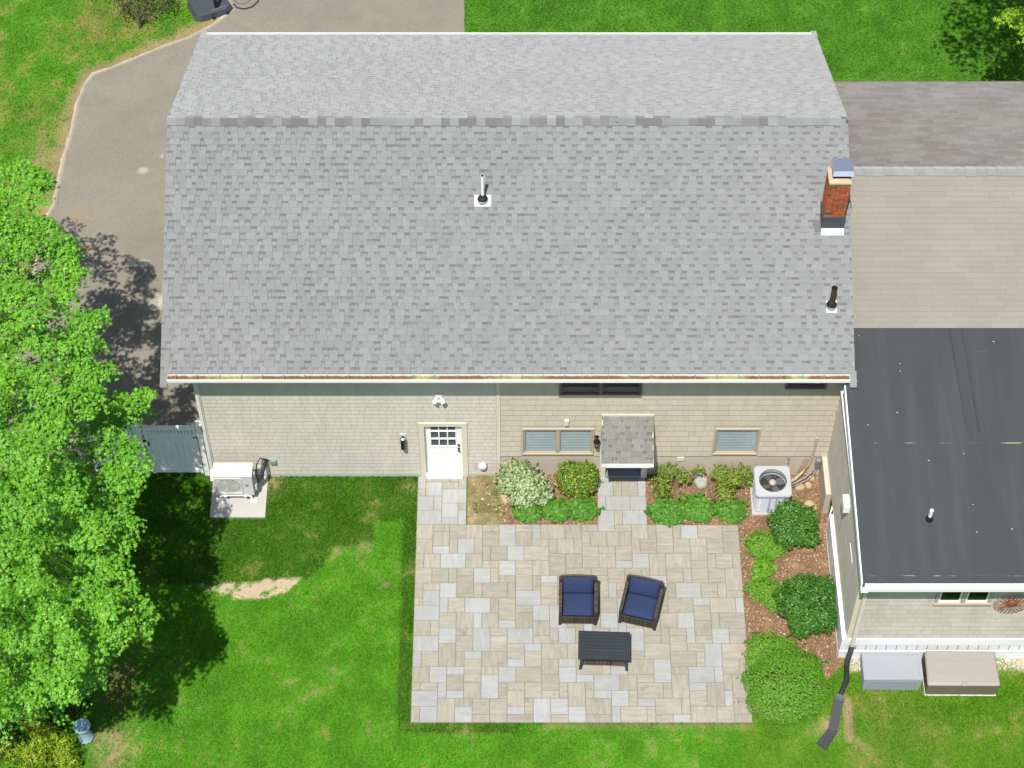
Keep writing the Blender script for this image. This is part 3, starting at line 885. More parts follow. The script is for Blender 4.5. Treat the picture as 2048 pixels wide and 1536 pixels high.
def epdm():
    m, nt, bsdf, geo = base('epdm')
    pos = geo.outputs['Position']
    st = noise(nt, pos, 1.0, 3.0, .55, (2.4, .16, 1.0))
    cl = noise(nt, pos, .55, 4.0, .55)
    c = mixc(nt, ramp(nt, st, .50, .74), (0.042, 0.044, 0.045), (0.060, 0.062, 0.063))
    c = mixc(nt, ramp(nt, cl, .35, .75), c, (0.046, 0.051, 0.051))
    v = mth(nt, 'ADD', 1.0, mth(nt, 'MULTIPLY', mth(nt, 'SUBTRACT', noise(nt, pos, 45, 3.0), .5), .16))
    cc = nd(nt, 'ShaderNodeVectorMath', operation='SCALE')
    nt.links.new(c, cc.inputs[0]); nt.links.new(v, cc.inputs['Scale'])
    nt.links.new(cc.outputs[0], bsdf.inputs['Base Color'])
    bsdf.inputs['Roughness'].default_value = .62
    bsdf.inputs['Specular IOR Level'].default_value = .35
    b = nd(nt, 'ShaderNodeBump'); b.inputs['Strength'].default_value = .25; b.inputs['Distance'].default_value = .03
    nt.links.new(noise(nt, pos, 1.2, 3.0, .6, (1.6, .5, 1)), b.inputs['Height'])
    nt.links.new(b.outputs[0], bsdf.inputs['Normal'])
epdm()
def pollenmat():
    m, nt, bsdf, geo = base('pollen_seam')
    f = ramp(nt, noise(nt, geo.outputs['Position'], 1.0, 4.0, .65, (3.0, 14.0, 1)), .53, .66)
    nt.links.new(mixc(nt, f, (0.055, 0.059, 0.060), (0.36, 0.32, 0.16)), bsdf.inputs['Base Color'])
    bsdf.inputs['Roughness'].default_value = .8
pollenmat()

house = thing('house', 'two storey gabled house with grey shingle roof, red chimney and lower wing at right', 'house')

EY, EZ, RY, RZ = -0.409, 4.705, 4.78, 7.263          # eave and ridge of the main roof
FY = 2 * RY - EY
RX0, RX1 = -7.727, 7.535
al = math.atan2(RZ - EZ, RY - EY)
SL = math.hypot(RZ - EZ, RY - EY)

def frame(u, s, o):
    u = Vector(u).normalized(); s = Vector(s).normalized(); n = u.cross(s)
    return Matrix(((u.x, s.x, n.x, o[0]), (u.y, s.y, n.y, o[1]), (u.z, s.z, n.z, o[2]), (0, 0, 0, 1)))

def tab(mb, M, u0, u1, s0, s1, t, tu, two, e, ta=0.0, tb=0.0):
    """one shingle tab: wedge, thick at the butt; two = its upper part carries the darker granules"""
    def P(u, s, n):
        return M @ Vector((u, s, n)) if M is not None else (u, s, n)
    lo = -.006
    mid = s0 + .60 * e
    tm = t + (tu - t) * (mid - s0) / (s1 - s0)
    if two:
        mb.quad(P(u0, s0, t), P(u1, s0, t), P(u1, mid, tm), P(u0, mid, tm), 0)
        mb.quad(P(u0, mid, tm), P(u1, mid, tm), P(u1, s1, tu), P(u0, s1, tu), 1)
    else:
        mb.quad(P(u0, s0 + ta, t), P(u1, s0 + tb, t), P(u1, s1, tu), P(u0, s1, tu), 0)
    mb.quad(P(u0, s0 + ta, lo), P(u1, s0 + tb, lo), P(u1, s0 + tb, t), P(u0, s0 + ta, t), 0)
    mb.quad(P(u0, s1, lo), P(u0, s0 + ta, lo), P(u0, s0 + ta, t), P(u0, s1, tu), 0)
    mb.quad(P(u1, s0 + tb, lo), P(u1, s1, lo), P(u1, s1, tu), P(u1, s0 + tb, t), 0)

def shingles(parent, M, L, S, e, wr, tt, nparts, mats, name, laminate=True, gap=.002, skip=None, order='low'):
    """cover an L by S slope in courses of exposure e; nparts of them as single objects, the rest in one piece"""
    rows = int(math.ceil(S / e - .02))
    tabs = []
    for r in range(rows):
        s0 = r * e; s1 = min(s0 + e * 1.12, S)
        u = -rnd.uniform(0, wr[0]); hi = rnd.random() < .5
        while u < L:
            w = rnd.uniform(*wr)
            if laminate:
                w = rnd.uniform(wr[0], wr[1]) * (1.2 if hi else .72)
            a, b = max(u, 0), min(u + w, L)
            if b - a > .03 and not (skip and skip(a, b, s0, s1)):
                tabs.append((r, a, b, s0, s1, hi))
            u += w
            hi = (not hi) if rnd.random() < .85 else hi
    if order == 'low':
        tabs.sort(key=lambda q: (q[0], q[1]))
    else:
        tabs.sort(key=lambda q: -(q[2] - q[1]))
    unit = {}
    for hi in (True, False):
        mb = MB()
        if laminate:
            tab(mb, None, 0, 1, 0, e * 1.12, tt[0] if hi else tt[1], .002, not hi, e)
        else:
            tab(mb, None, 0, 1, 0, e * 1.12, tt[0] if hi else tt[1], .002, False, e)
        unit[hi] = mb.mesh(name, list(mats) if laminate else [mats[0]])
    for (r, a, b, s0, s1, hi) in tabs[:nparts]:
        if s1 < s0 + e * 1.11:
            mb = MB(); tab(mb, M, a + gap, b - gap, s0, s1, tt[0] if hi else tt[1], .002, False, e)
            mb.build(name, [mats[0]], parent)
            continue
        o = put(name, unit[hi], parent)
        o.matrix_basis = M @ Matrix.Translation((a + gap, s0, 0)) @ Matrix.Diagonal((b - a - 2 * gap, 1, 1, 1))
    if len(tabs) > nparts:
        mb = MB()
        for (r, a, b, s0, s1, hi) in tabs[nparts:]:
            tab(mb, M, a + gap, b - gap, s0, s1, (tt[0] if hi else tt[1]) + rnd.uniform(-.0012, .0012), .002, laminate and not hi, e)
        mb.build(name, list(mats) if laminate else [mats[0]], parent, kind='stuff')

# ---- main roof
rb = MB()
dz = .03
sl = [(EY, EZ - dz), (RY, RZ - dz), (FY, EZ - dz), (FY, EZ - dz - .13), (RY, RZ - dz - .15), (EY, EZ - dz - .13)]
rb.prism([sl[0], sl[5], sl[4], sl[1]], RX0 + .01, RX1 - .01, 'x')
rb.prism([sl[1], sl[4], sl[3], sl[2]], RX0 + .01, RX1 - .01, 'x')
roof = rb.build('roof', 'roof_felt', house)
MBK = frame((1, 0, 0), (0, math.cos(al), math.sin(al)), (RX0, EY, EZ - .018))
MFR = frame((-1, 0, 0), (0, -math.cos(al), math.sin(al)), (RX1, FY, EZ - .018))
LX = RX1 - RX0
CH = (6.80, 7.40, 2.46, 3.02)
def skip_ch(a, b, s0, s1):
    x0, x1 = RX0 + a, RX0 + b
    y0, y1 = EY + s0 * math.cos(al), EY + s1 * math.cos(al)
    return x1 > CH[0] + .1 and x0 < CH[1] - .1 and y1 > CH[2] + .1 and y0 < CH[3] - .1
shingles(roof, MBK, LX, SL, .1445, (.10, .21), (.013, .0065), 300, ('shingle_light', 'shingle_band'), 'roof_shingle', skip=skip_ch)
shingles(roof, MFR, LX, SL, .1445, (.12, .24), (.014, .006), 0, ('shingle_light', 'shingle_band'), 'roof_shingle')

def ridge_caps(parent, x0, x1, y, z, a, wid, step, m, t1=.026):
    """short folded caps lapped along a ridge"""
    ca, sa = math.cos(a), math.sin(a)
    cache = []
    for v in range(4):
        mb = MB(); w = step * 1.25
        t0 = .010
        W = wid + (v - 1.5) * .006
        for (sgn) in (-1, 1):
            p = []
            for (x, t) in ((0, t1), (w, t0)):
                p.append((x, 0, t + .004)); p.append((x, sgn * W * ca, -W * sa + t * .8))
            q = [p[0], p[1], p[3], p[2]] if sgn < 0 else [p[0], p[2], p[3], p[1]]
            mb.quad(*q)
            lo = [(c[0], c[1], c[2] - .012) for c in p]
            o_ = [lo[1], lo[3], p[3], p[1]] if sgn < 0 else [lo[3], lo[1], p[1], p[3]]
            mb.quad(*o_)
            mb.quad(lo[0], lo[1], p[1], p[0]) if sgn > 0 else mb.quad(lo[1], lo[0], p[0], p[1])
        cache.append(mb.mesh('ridge_cap', m))
    n = int((x1 - x0) / step)
    for i in range(n):
        o = put('ridge_cap', rnd.choice(cache), parent, (x0 + i * step, y, z + rnd.uniform(0, .004)), (0, 0, rnd.uniform(-.006, .006)))
ridge_caps(roof, RX0, RX1 - .02, RY, RZ, al, .165, .198, 'ridge_shingle')

rk = MB()
for x0, x1 in ((RX0 + .012, RX0 + .040), (RX1 - .040, RX1 - .012)):
    for q in (((EY - .012, EZ - .035), (RY, RZ - .035)), ((RY, RZ - .035), (FY + .012, EZ - .035))):
        (ya, za), (yb, zb) = q
        rk.prism([(ya, za), (yb, zb), (yb, zb - .17), (ya, za - .17)], x0, x1, 'x')
rk.build('rake_board', 'white_paint', house)
# shingled rake tails that run past the gutters at the four corners
for (x0, x1) in ((RX0, RX0 + .155), (RX1 - .115, RX1 + .03)):
    for sg, ye in ((-1, EY), (1, FY)):
        mb = MB()
        y1 = ye + sg * .26
        zt, zl = EZ - .008, EZ - .26 * math.tan(al)
        pl = [(ye - sg * .05, zt + .02), (y1, zl), (y1, zl - .05), (ye - sg * .05, zt - .14)]
        mb.prism(pl if sg < 0 else pl[::-1], x0, x1, 'x')
        mb.build('rake_tail', 'shingle_light', house)

# ---- gutters
def gutter(y, sg, x0, x1, hangers, litter, wid=.165):
    """U shaped trough; sg is the side it hangs on"""
    zt = EZ - .045
    g = MB()
    yb, yf = y, y + sg * wid
    def bx(a, b, z0, z1):
        g.box(x0, x1, min(a, b), max(a, b), z0, z1)
    fl = .085
    bx(yb, yb + sg * .006, zt - fl, zt + .01)
    bx(yb + sg * .006, yf - sg * .012, zt - fl, zt - fl + .006)
    bx(yf - sg * .012, yf, zt - fl, zt - .002)
    bx(yf - sg * .018, yf + sg * .006, zt - .002, zt + .012)
    g.box(x0 - .004, x0, min(yb, yf), max(yb, yf), zt - fl, zt + .01); g.box(x1, x1 + .004, min(yb, yf), max(yb, yf), zt - fl, zt + .01)
    o = g.build('gutter', 'white_metal', house)
    if hangers:
        hb = MB(); hb.box(-.009, .009, -.072, .072, -.004, .006)
        me = hb.mesh('gutter_hanger', 'grey_metal')
        n = int((x1 - x0) / .475)
        for i in range(n):
            put('gutter_hanger', me, o, (x0 + .18 + i * .475 + rnd.uniform(-.02, .02), y + sg * .080, zt - .004))
    if litter:
        lb = MB()
        k = 240
        xs = [x0 + (x1 - x0) * i / k for i in range(k + 1)]
        hs = [zt - .070 + .030 * rnd.random() for _ in xs]
        for i in range(k):
            lb.quad((xs[i], yf - sg * .013, hs[i]), (xs[i + 1], yf - sg * .013, hs[i + 1]), (xs[i + 1], yb + sg * .007, hs[i + 1] + .01), (xs[i], yb + sg * .007, hs[i] + .01))
        lb.build('leaf_litter', 'leaf_litter', o, kind='stuff')
    return o
gutter(EY - .002, -1, RX0 + .16, RX1 - .12, True, True)
gutter(FY + .002, 1, RX0 + .16, RX1 - .12, False, True, .10)
fb = MB()
fb.box(RX0 + .03, RX1 - .03, EY + .003, EY + .028, EZ - .20, EZ - .035)
fb.box(RX0 + .03, RX1 - .03, FY - .028, FY - .003, EZ - .20, EZ - .035)
fb.box(RX0 + .03, RX1 - .03, EY + .029, 0.10, EZ - .215, EZ - .20)
fb.box(RX0 + .03, RX1 - .03, FY - .10, FY - .029, EZ - .215, EZ - .20)
fb.build('fascia', 'white_paint', house)

# ---- walls
SPLIT = -0.315
WT = EZ - .218
def wall_shingles(parent, M, u0, u1, z0, z1, p, wr, t, nparts, m, openings):
    pieces = []
    r = 0
    z = z0
    while z < z1 - .02:
        h = min(p, z1 - z)
        u = u0 - rnd.uniform(0, wr[0])
        cuts = sorted([(o[0], o[1]) for o in openings if o[3] > z + h * .3 and o[2] < z + h * .7])
        while u < u1:
            w = rnd.uniform(*wr)
            segs = [(max(u, u0), min(u + w, u1))]
            for (c0, c1) in cuts:
                ns = []
                for (a, b) in segs:
                    if b <= c0 or a >= c1:
                        ns.append((a, b))
                    else:
                        if a < c0: ns.append((a, c0))
                        if b > c1: ns.append((c1, b))
                segs = ns
            for (a, b) in segs:
                if b - a > .025:
                    pieces.append((a, b, z, h))
            u += w
        z += p
    pieces.sort(key=lambda q: -(q[1] - q[0]) * q[3])
    mb0 = MB(); tab(mb0, None, 0, 1, 0, p * 1.0, t, .002, False, p)
    me = mb0.mesh('wall_shingle', m)
    rest = MB()
    g = .0016
    for i, (a, b, z, h) in enumerate(pieces):
        dzz = rnd.uniform(-.002, .002)
        if i < nparts and h > p * .98:
            o = put('wall_shingle', me, parent)
            o.matrix_basis = M @ Matrix.Translation((a + g, z + dzz, 0)) @ Matrix.Diagonal((b - a - 2 * g, 1, 1, 1))
        else:
            tab(rest, M, a + g, b - g, z + dzz, z + h, t + rnd.uniform(-.002, .002), .002, False, p)
    if rest.f:
        rest.build('wall_shingle', m, parent, kind='stuff')

MW = frame((1, 0, 0), (0, 0, 1), (0, 0, 0))                 # wall facing the camera: u = x, s = z, normal = -y
def slab_with_holes(name, x0, x1, z0, z1, holes, y0, y1, m, parent, label=None):
    """wall slab cut by rectangular openings (x0,x1,z0,z1)"""
    mb = MB()
    xs = sorted(set([x0, x1] + [h[i] for h in holes for i in (0, 1)]))
    for a, b in zip(xs[:-1], xs[1:]):
        c = (a + b) / 2
        hh = sorted([(h[2], h[3]) for h in holes if h[0] <= c <= h[1]])
        z = z0
        for (p, q) in hh:
            if p > z:
                mb.box(a, b, y0, y1, z, p)
            z = max(z, q)
        if z < z1:
            mb.box(a, b, y0, y1, z, z1)
    return mb.build(name, m, parent, label=label)

DOOR = (-2.03, -1.17, .12, 2.10)
W1 = (0.27, 1.87, .99, 1.95)          # lower double window
W2 = (4.73, 5.71, .99, 1.95)          # lower single window
W3 = (1.10, 2.89, 3.35, 4.40)         # upper double window
W4 = (6.17, 7.02, 3.63, 4.40)         # upper small window
PORCH = (2.21, 3.06, 0.0, 2.0)
wall_a = slab_with_holes('wall', HX0 + .02, SPLIT, .0, WT, [DOOR], .004, .2, 'siding_grey', house, 'pale grey shingled wall on the left half')
wall_shingles(wall_a, MW, HX0 + .11, SPLIT - .045, .115, WT, .1445, (.13, .215), .016, 300, 'siding_grey',
              [(DOOR[0] - .135, DOOR[1] + .135, 0, DOOR[3] + .13), (-.86, -.57, .36, .58), (-6.03, -5.74, .12, .46)])
wall_b = slab_with_holes('wall', SPLIT, HX1 - .005, .86, WT, [W1, W2, W3, W4, PORCH], .004, .2, 'siding_beige', house, 'beige shingled wall on the right half')
wall_shingles(wall_b, MW, SPLIT + .05, HX1 - .012, .862, WT, .2085, (.16, .38), .020, 300, 'siding_beige',
              [(w[0] - .055, w[1] + .055, w[2] - .06, w[3] + .06) for w in (W1, W2, W3, W4)] + [(PORCH[0] - .15, PORCH[1] + .12, 0, 2.02)])
# gable ends and front wall
gb = MB()
for x0, x1 in ((HX0, HX0 + .2), (7.05, 7.25)):
    gb.prism([(0.21, 0), (FY - .42, 0), (FY - .42, WT), (RY, RZ - .25), (0.21, WT)], x0, x1, 'x')
gb.build('gable_wall', 'siding_grey', house)
MB().box(HX0 + .21, 7.04, FY - .6, FY - .42, 0, WT).build('front_wall', 'siding_grey', house)
cb = MB(); cb.box(HX0 - .02, HX0 + .095, -.024, .003, .02, WT); cb.box(HX0 - .02, HX0 - .001, .004, .12, .02, WT)
cb.build('corner_board', 'trim_pale', house)
MB().box(SPLIT - .04, SPLIT + .045, -.026, .003, .04, WT).build('divider_board', 'trim_beige', house)
MB().box(HX0 + .1, DOOR[0] - .135, -.016, .003, -.03, .112).box(DOOR[1] + .135, SPLIT - .045, -.016, .003, -.03, .112).build('foundation', 'masonry_grey', house)
fd = slab_with_holes('foundation', SPLIT + .05, 7.29, -.05, .845, [(PORCH[0], PORCH[1], -.06, .86)], .012, .2, 'masonry', house)

# ---- windows
def window(w, panes, trim, glass, blind, frame_w=.045, deep=.07, sash=.022, back='blind'):
    x0, x1, z0, z1 = w
    f = MB()
    o = .034
    f.box(x0 - o, x1 + o, -.03, .01, z1, z1 + o); f.box(x0 - o, x1 + o, -.045, .01, z0 - o - .012, z0)
    f.box(x0 - o, x0, -.03, .01, z0, z1); f.box(x1, x1 + o, -.03, .01, z0, z1)
    win = MB().box(x0, x1, .011, .05, z0, z0 + .012).box(x0, x0 + .012, .011, .05, z0 + .012, z1).box(x1 - .012, x1, .011, .05, z0 + .012, z1).box(x0 + .012, x1 - .012, .011, .05, z1 - .012, z1).build('window', trim, house)
    f.build('frame', trim, win)
    n = panes
    step = (x1 - x0) / n
    for i in range(n):
        a, b = x0 + i * step + (.015 if i == 0 else .03), x0 + (i + 1) * step - (.015 if i == n - 1 else .03)
        s = MB(); s.box(a, b, -.004, .03, z0 + .013, z0 + .013 + sash); s.box(a, b, -.004, .03, z1 - .013 - sash, z1 - .013)
        s.box(a, a + sash, -.004, .03, z0 + .013 + sash, z1 - .013 - sash); s.box(b - sash, b, -.004, .03, z0 + .013 + sash, z1 - .013 - sash)
        s.build('sash', trim, win)
        MB().quad((a + sash, .010, z0 + .013 + sash), (b - sash, .010, z0 + .013 + sash), (b - sash, .010, z1 - .013 - sash), (a + sash, .010, z1 - .013 - sash)).build('pane', glass, win)
        if blind:
            k = MB(); zz = z0 + .02; q = 0
            while zz < z1 - .02:
                k.box(a + .01, b - .01, .045 + .004 * (q % 2), .055, zz, zz + .052); zz += .055; q += 1
            k.build('blind', 'blind', win)
        if i < n - 1:
            MB().box(b + .004, b + .056, -.026, .04, z0 + .013, z1 - .013).build('mullion', trim, win)
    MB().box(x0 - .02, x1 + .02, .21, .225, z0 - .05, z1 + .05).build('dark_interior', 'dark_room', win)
    return win
window(W1, 2, 'trim_tan', 'pane_blue', True)
window(W2, 1, 'trim_tan', 'pane_blue', True)
mat('trim_brown', (0.17, 0.135, 0.105), rough=.6)
window(W3, 2, 'trim_brown', 'pane_glass', False, sash=.02)
window(W4, 1, 'trim_brown', 'pane_glass', False, sash=.02)

# ---- white back door with nine panes
dx0, dx1, dz0, dz1 = DOOR
door = MB()
pz0, pz1 = dz0 + 1.02, dz1 - .02
gx0, gx1 = dx0 + .13, dx1 - .13
door.box(dx0, dx1, .075, .115, dz0, pz0); door.box(dx0, gx0, .075, .115, pz0, dz1); door.box(gx1, dx1, .075, .115, pz0, dz1); door.box(gx0, gx1, .075, .115, pz1, dz1)
door = door.build('door', 'white_paint', house, label='white half glazed door')
gw, gh = (gx1 - gx0) / 3, (pz1 - pz0) / 3
for i in range(3):
    for j in range(3):
        MB().quad((gx0 + i * gw + .014, .088, pz0 + j * gh + .014), (gx0 + (i + 1) * gw - .014, .088, pz0 + j * gh + .014), (gx0 + (i + 1) * gw - .014, .088, pz0 + (j + 1) * gh - .014), (gx0 + i * gw + .014, .088, pz0 + (j + 1) * gh - .014)).build('pane', 'pane_glass', door)
mu = MB()
for i in range(4):
    x = gx0 + i * gw
    mu.box(x - .014, x + .014, .062, .10, pz0 - .02, pz1 + .005)
for j in range(4):
    z = pz0 + j * gh
    for i in range(3):
        mu.box(gx0 + i * gw + .0141, gx0 + (i + 1) * gw - .0141, .062, .10, z - .014, z + .014)
mu.build('muntin', 'white_paint', door)
for a in (dx0 + .13, dx0 + .49):
    pm = MB()
    x0, x1, z0, z1 = a, a + .25, dz0 + .30, dz0 + .86
    pm.box(x0, x1, .067, .0748, z0, z0 + .02); pm.box(x0, x1, .067, .0748, z1 - .02, z1); pm.box(x0, x0 + .02, .067, .0748, z0 + .02, z1 - .02); pm.box(x1 - .02, x1, .067, .0748, z0 + .02, z1 - .02)
    pm.box(x0 + .05, x1 - .05, .068, .0748, z0 + .05, z1 - .05)
    pm.build('door_panel', 'white_paint', door)
h = MB(); h.lathe([(.03, 0), (.03, .012), (.012, .02), (.012, .045), (.028, .05), (.03, .07), (.02, .085)], (0, 0, 0), 12)
hd = h.build('door_handle', 'black_metal', door, (dx1 - .075, .075, dz0 + .93), (R(90), 0, 0), smooth=True)
h = MB(); h.lathe([(.03, 0), (.03, .02), (.018, .03), (.018, .04)], (0, 0, 0), 12)
h.build('deadbolt', 'black_metal', door, (dx1 - .075, .075, dz0 + 1.08), (R(90), 0, 0), smooth=True)
fr = MB()
fr.box(dx0 - .13, dx0 - .003, -.035, .06, .0, dz1 + .003); fr.box(dx1 + .003, dx1 + .13, -.035, .06, .0, dz1 + .003); fr.box(dx0 - .13, dx1 + .13, -.035, .06, dz1 + .003, dz1 + .13)
fr.build('door_frame', 'trim_beige', house)
MB().box(dx0 - .002, dx1 + .002, -.12, .06, .035, dz0 - .004).build('threshold', 'white_paint', house)
mat('reflection_backing', (0.13, 0.13, 0.12), rough=.9)  # grey backing added behind the door panes, its tone standing in for glass reflection
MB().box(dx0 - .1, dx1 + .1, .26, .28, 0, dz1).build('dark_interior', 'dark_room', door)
MB().box(gx0 - .02, gx1 + .02, .13, .135, pz0, pz1).build('reflection_backing', 'reflection_backing', door)

# ---- porch hood over the sunken side door
mb = MB()
PXA, PXB = 2.055, 3.245
pz_t, pz_f, pyf = 2.545, 1.90, -.90
pal = math.atan2(pz_t - pz_f, -pyf)
mb.prism([(0.0, pz_t - .02), (pyf, pz_f - .02), (pyf, pz_f - .12), (0.0, pz_t - .14)], PXA + .01, PXB - .01, 'x')
porch = mb.build('porch_hood', 'trim_beige', house)
MP = frame((1, 0, 0), (0, math.cos(pal), math.sin(pal)), (PXA, pyf - .012, pz_f - .016))
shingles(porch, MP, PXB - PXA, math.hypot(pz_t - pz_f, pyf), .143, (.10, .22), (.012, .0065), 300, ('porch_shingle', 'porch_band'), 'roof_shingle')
MB().box(PXA + .10, PXB - .085, pyf - .03, pyf - .004, pz_f - .165, pz_f - .03).build('fascia', 'white_paint', porch)
MB().box(PXA - .005, PXB + .005, -.035, -.016, pz_t - .04, pz_t + .035).build('flashing', 'trim_beige', porch)
for x0 in (PXA + .005, PXB - .085):
    mb = MB(); mb.prism([(-.003, pz_t - .15), (pyf - .07, pz_f - .06), (pyf - .07, pz_f - .10), (pyf + .25, pz_f - .22), (-.003, pz_f - .05)], x0, x0 + .08, 'x')
    mb.build('bracket', 'trim_beige', porch)
MB().box(PORCH[0] - .15, PORCH[0], -.09, .011, -.02, 2.0).box(PORCH[1], PORCH[1] + .14, -.09, .011, -.02, 2.0).box(PORCH[0], PORCH[1], -.09, .011, 1.92, 2.0).build('door_frame', 'trim_beige', porch)
MB().box(PORCH[0] + .001, PORCH[1] - .001, .13, .17, .2, 1.919).build('door', 'purple_door', porch, label='dark plum side door in shade')
MB().box(PORCH[0] + .001, PORCH[1] - .001, -.085, .128, -.02, .12).build('doorstep', 'bluestone', porch)

# ---- plumbing vents on the roof
def on_roof(x, y):
    return (x, y, EZ + (y - EY) * math.tan(al))
def roof_vent(x, y, r, h, pm, boot, wide, label):
    v = MB().tube([(0, 0, .02), (0, 0, h)], r, 14).build('vent_pipe', pm, house, on_roof(x, y), label=label, smooth=False)
    f = MB(); f.box(-wide[0], wide[0], -wide[1], wide[2], -.004, .009)
    f.build('flashing', 'white_metal', v, (0, 0, .006), (al, 0, 0))
    c = MB(); c.lathe([(.125, -.06), (.115, .05), (.09, .10), (r + .012, .115), (r + .008, .17)], (0, 0, 0), 18)
    c.build('collar', boot, v, smooth=True)
    c = MB(); c.lathe([(.135, -.08), (.125, .035)], (0, 0, 0), 18)
    c.build('collar_base', 'grey_metal', v, smooth=True)
    ring = MB(); ring.lathe([(r + .006, -.02), (r + .006, .0)], (0, 0, h), 14); ring.lathe([(r - .012, .0005), (r - .012, .001)], (0, 0, h), 14, 1)
    ring.build('pipe_rim', [pm, 'black_metal'], v)
roof_vent(-.652, 3.11, .036, .80, 'pvc', 'black_rubber', (.185, .16, .1), 'white pipe with black boot')
roof_vent(7.05, .955, .062, .62, 'rust_iron', 'black_rubber', (.115, .17, .1), 'rusty iron pipe with black boot')

# ---- chimney
cx0, cx1, cy0, cy1, cz0, cz1 = 6.875, 7.355, 2.53, 3.0, 6.0, 7.665
ch = MB().box(cx0 + .012, cx1 - .012, cy0 + .012, cy1 - .012, cz0, cz1 - .05).build('chimney', 'mortar', house, label='red brick chimney with metal cap')
def face_bricks(a0, a1, place):
    z = 6.53; r = 0; ch_ = .0855
    while z < cz1 - .06:
        L = a1 - a0
        xs = [0, L * .45, L * .9, L] if r % 2 else [0, L * .22, L * .67, L]
        for p, q in zip(xs[:-1], xs[1:]):
            if q - p > .02:
                place(a0 + p + .006, a0 + q - .006, z, z + ch_ - .017)
        z += ch_; r += 1
unit = MB().box(0, 1, 0, 1, 0, 1).mesh('brick', 'brick_red')
def brick(x0, x1, y0, y1, z0, z1):
    o = put('brick', unit, ch, (x0, y0, z0))
    o.scale = (x1 - x0, y1 - y0, z1 - z0)
face_bricks(cx0, cx1, lambda a, b, z0, z1: brick(a, b, cy0 - rnd.uniform(0, .004), cy0 + .05, z0, z1))
face_bricks(cy0 + .052, cy1 - .052, lambda a, b, z0, z1: brick(cx0 - rnd.uniform(0, .004), cx0 + .05, a, b, z0 + .001, z1 - .001))
face_bricks(cy0 + .052, cy1 - .052, lambda a, b, z0, z1: brick(cx1 - .05, cx1 + rnd.uniform(0, .004), a, b, z0 + .001, z1 - .001))
face_bricks(cx0, cx1, lambda a, b, z0, z1: brick(a, b, cy1 - .05, cy1 + rnd.uniform(0, .004), z0, z1))
c = MB(); c.prism([(cx0 - .008, cy0 - .01), (cx1 + .008, cy0 - .012), (cx1 + .006, cy1 + .008), (cx0 - .01, cy1 + .008)], cz1 - .055, cz1 - .01)
c.hexa([(cx0 - .004, cy0 - .006, cz1 - .0099), (cx1 + .004, cy0 - .006, cz1 - .0099), (cx1 + .004, cy1 + .004, cz1 - .0099), (cx0 - .004, cy1 + .004, cz1 - .0099),
        (cx0 + .07, cy0 + .10, cz1 + .03), (cx1 - .07, cy0 + .10, cz1 + .03), (cx1 - .07, cy1 - .08, cz1 + .03), (cx0 + .07, cy1 - .08, cz1 + .03)])
c.build('crown', 'mortar', ch)
c = MB(); c.box(cx0 + .08, cx1 - .03, cy0 + .11, cy1 - .06, cz1 + .02, cz1 + .16)
c.build('flue', 'black_metal', ch)
c = MB()
k0, k1, y0, y1, z0 = cx0 + .055, cx1 + .045, cy0 + .07, cy1 + .05, cz1 + .19
c.hexa([(k0, y0 - .03, z0 - .03), (k1, y0 - .03, z0 - .03), (k1, y1, z0 - .03), (k0, y1, z0 - .03), (k0 + .03, y0 + .05, z0 + .05), (k1 - .03, y0 + .05, z0 + .05), (k1 - .03, y1 - .03, z0 + .05), (k0 + .03, y1 - .03, z0 + .05)])
c.build('cap', 'cap_steel', ch)
f = MB()
zf = lambda y: EZ + (y - EY) * math.tan(al)
f.box(cx0 - .012, cx1 + .012, cy0 - .014, cy0 + .01, zf(cy0) - .1, 6.53)
f.prism([(cy0 + .0101, zf(cy0) - .1), (cy1 + .03, zf(cy1) - .1), (cy1 + .03, zf(cy1) + .10), (cy0 + .0101, 6.53)], cx0 - .014, cx0 + .01, 'x')
f.prism([(cy0 + .0101, zf(cy0) - .1), (cy1 + .03, zf(cy1) - .1), (cy1 + .03, zf(cy1) + .10), (cy0 + .0101, 6.53)], cx1 - .01, cx1 + .014, 'x')
f.build('flashing', 'lead_flashing', ch)
MB().box(-.25, .25, -.16, .0, 0, .014).build('apron', 'dirty_white', ch, on_roof(cx0 + .24, cy0 - .012), (al, 0, 0))
mat('bark_fascia', (0.11, 0.085, 0.06), rough=.7)
# ---- lower gabled wing at the right
WY0, WZ0, WRY, WRZ, WFY, WFZ = .93, 4.615, 4.373, 6.0, 8.86, 4.207
WX0, WX1 = 7.26, 15.0
wal = math.atan2(WRZ - WZ0, WRY - WY0)
mb = MB()
mb.prism([(WY0, WZ0 - .02), (WY0, WZ0 - .14), (WRY, WRZ - .16), (WRY, WRZ - .02)], WX0, WX1, 'x')
mb.prism([(WRY, WRZ - .02), (WRY, WRZ - .16), (WFY, WFZ - .14), (WFY, WFZ - .02)], WX0, WX1, 'x')
wroof = mb.build('roof', 'roof_felt', house, label='older tan shingle roof of the lower wing')
MWB = frame((1, 0, 0), (0, math.cos(wal), math.sin(wal)), (WX0, WY0 - .01, WZ0 - .018))
MWF = frame((-1, 0, 0), (0, -math.cos(wal), math.sin(wal)), (WX1, WFY, WFZ - .018))
shingles(wroof, MWB, WX1 - WX0, math.hypot(WRY - WY0, WRZ - WZ0), .129, (.32, 1.02), (.0125, .0115), 300, ('wing_shingle',), 'roof_shingle', laminate=False, gap=.0022)
shingles(wroof, MWF, WX1 - WX0, math.hypot(WFY - WRY, WRZ - WFZ), .129, (.25, .42), (.0085, .0065), 0, ('wing_back_shingle',), 'roof_shingle', laminate=False)
ridge_caps(wroof, 7.5, 14.8, WRY, WRZ, wal, .15, .236, 'wing_ridge', .036)
MB().box(WX0, WX1, WFY + .002, WFY + .028, WFZ - .17, WFZ - .012).build('fascia', 'bark_fascia', house)
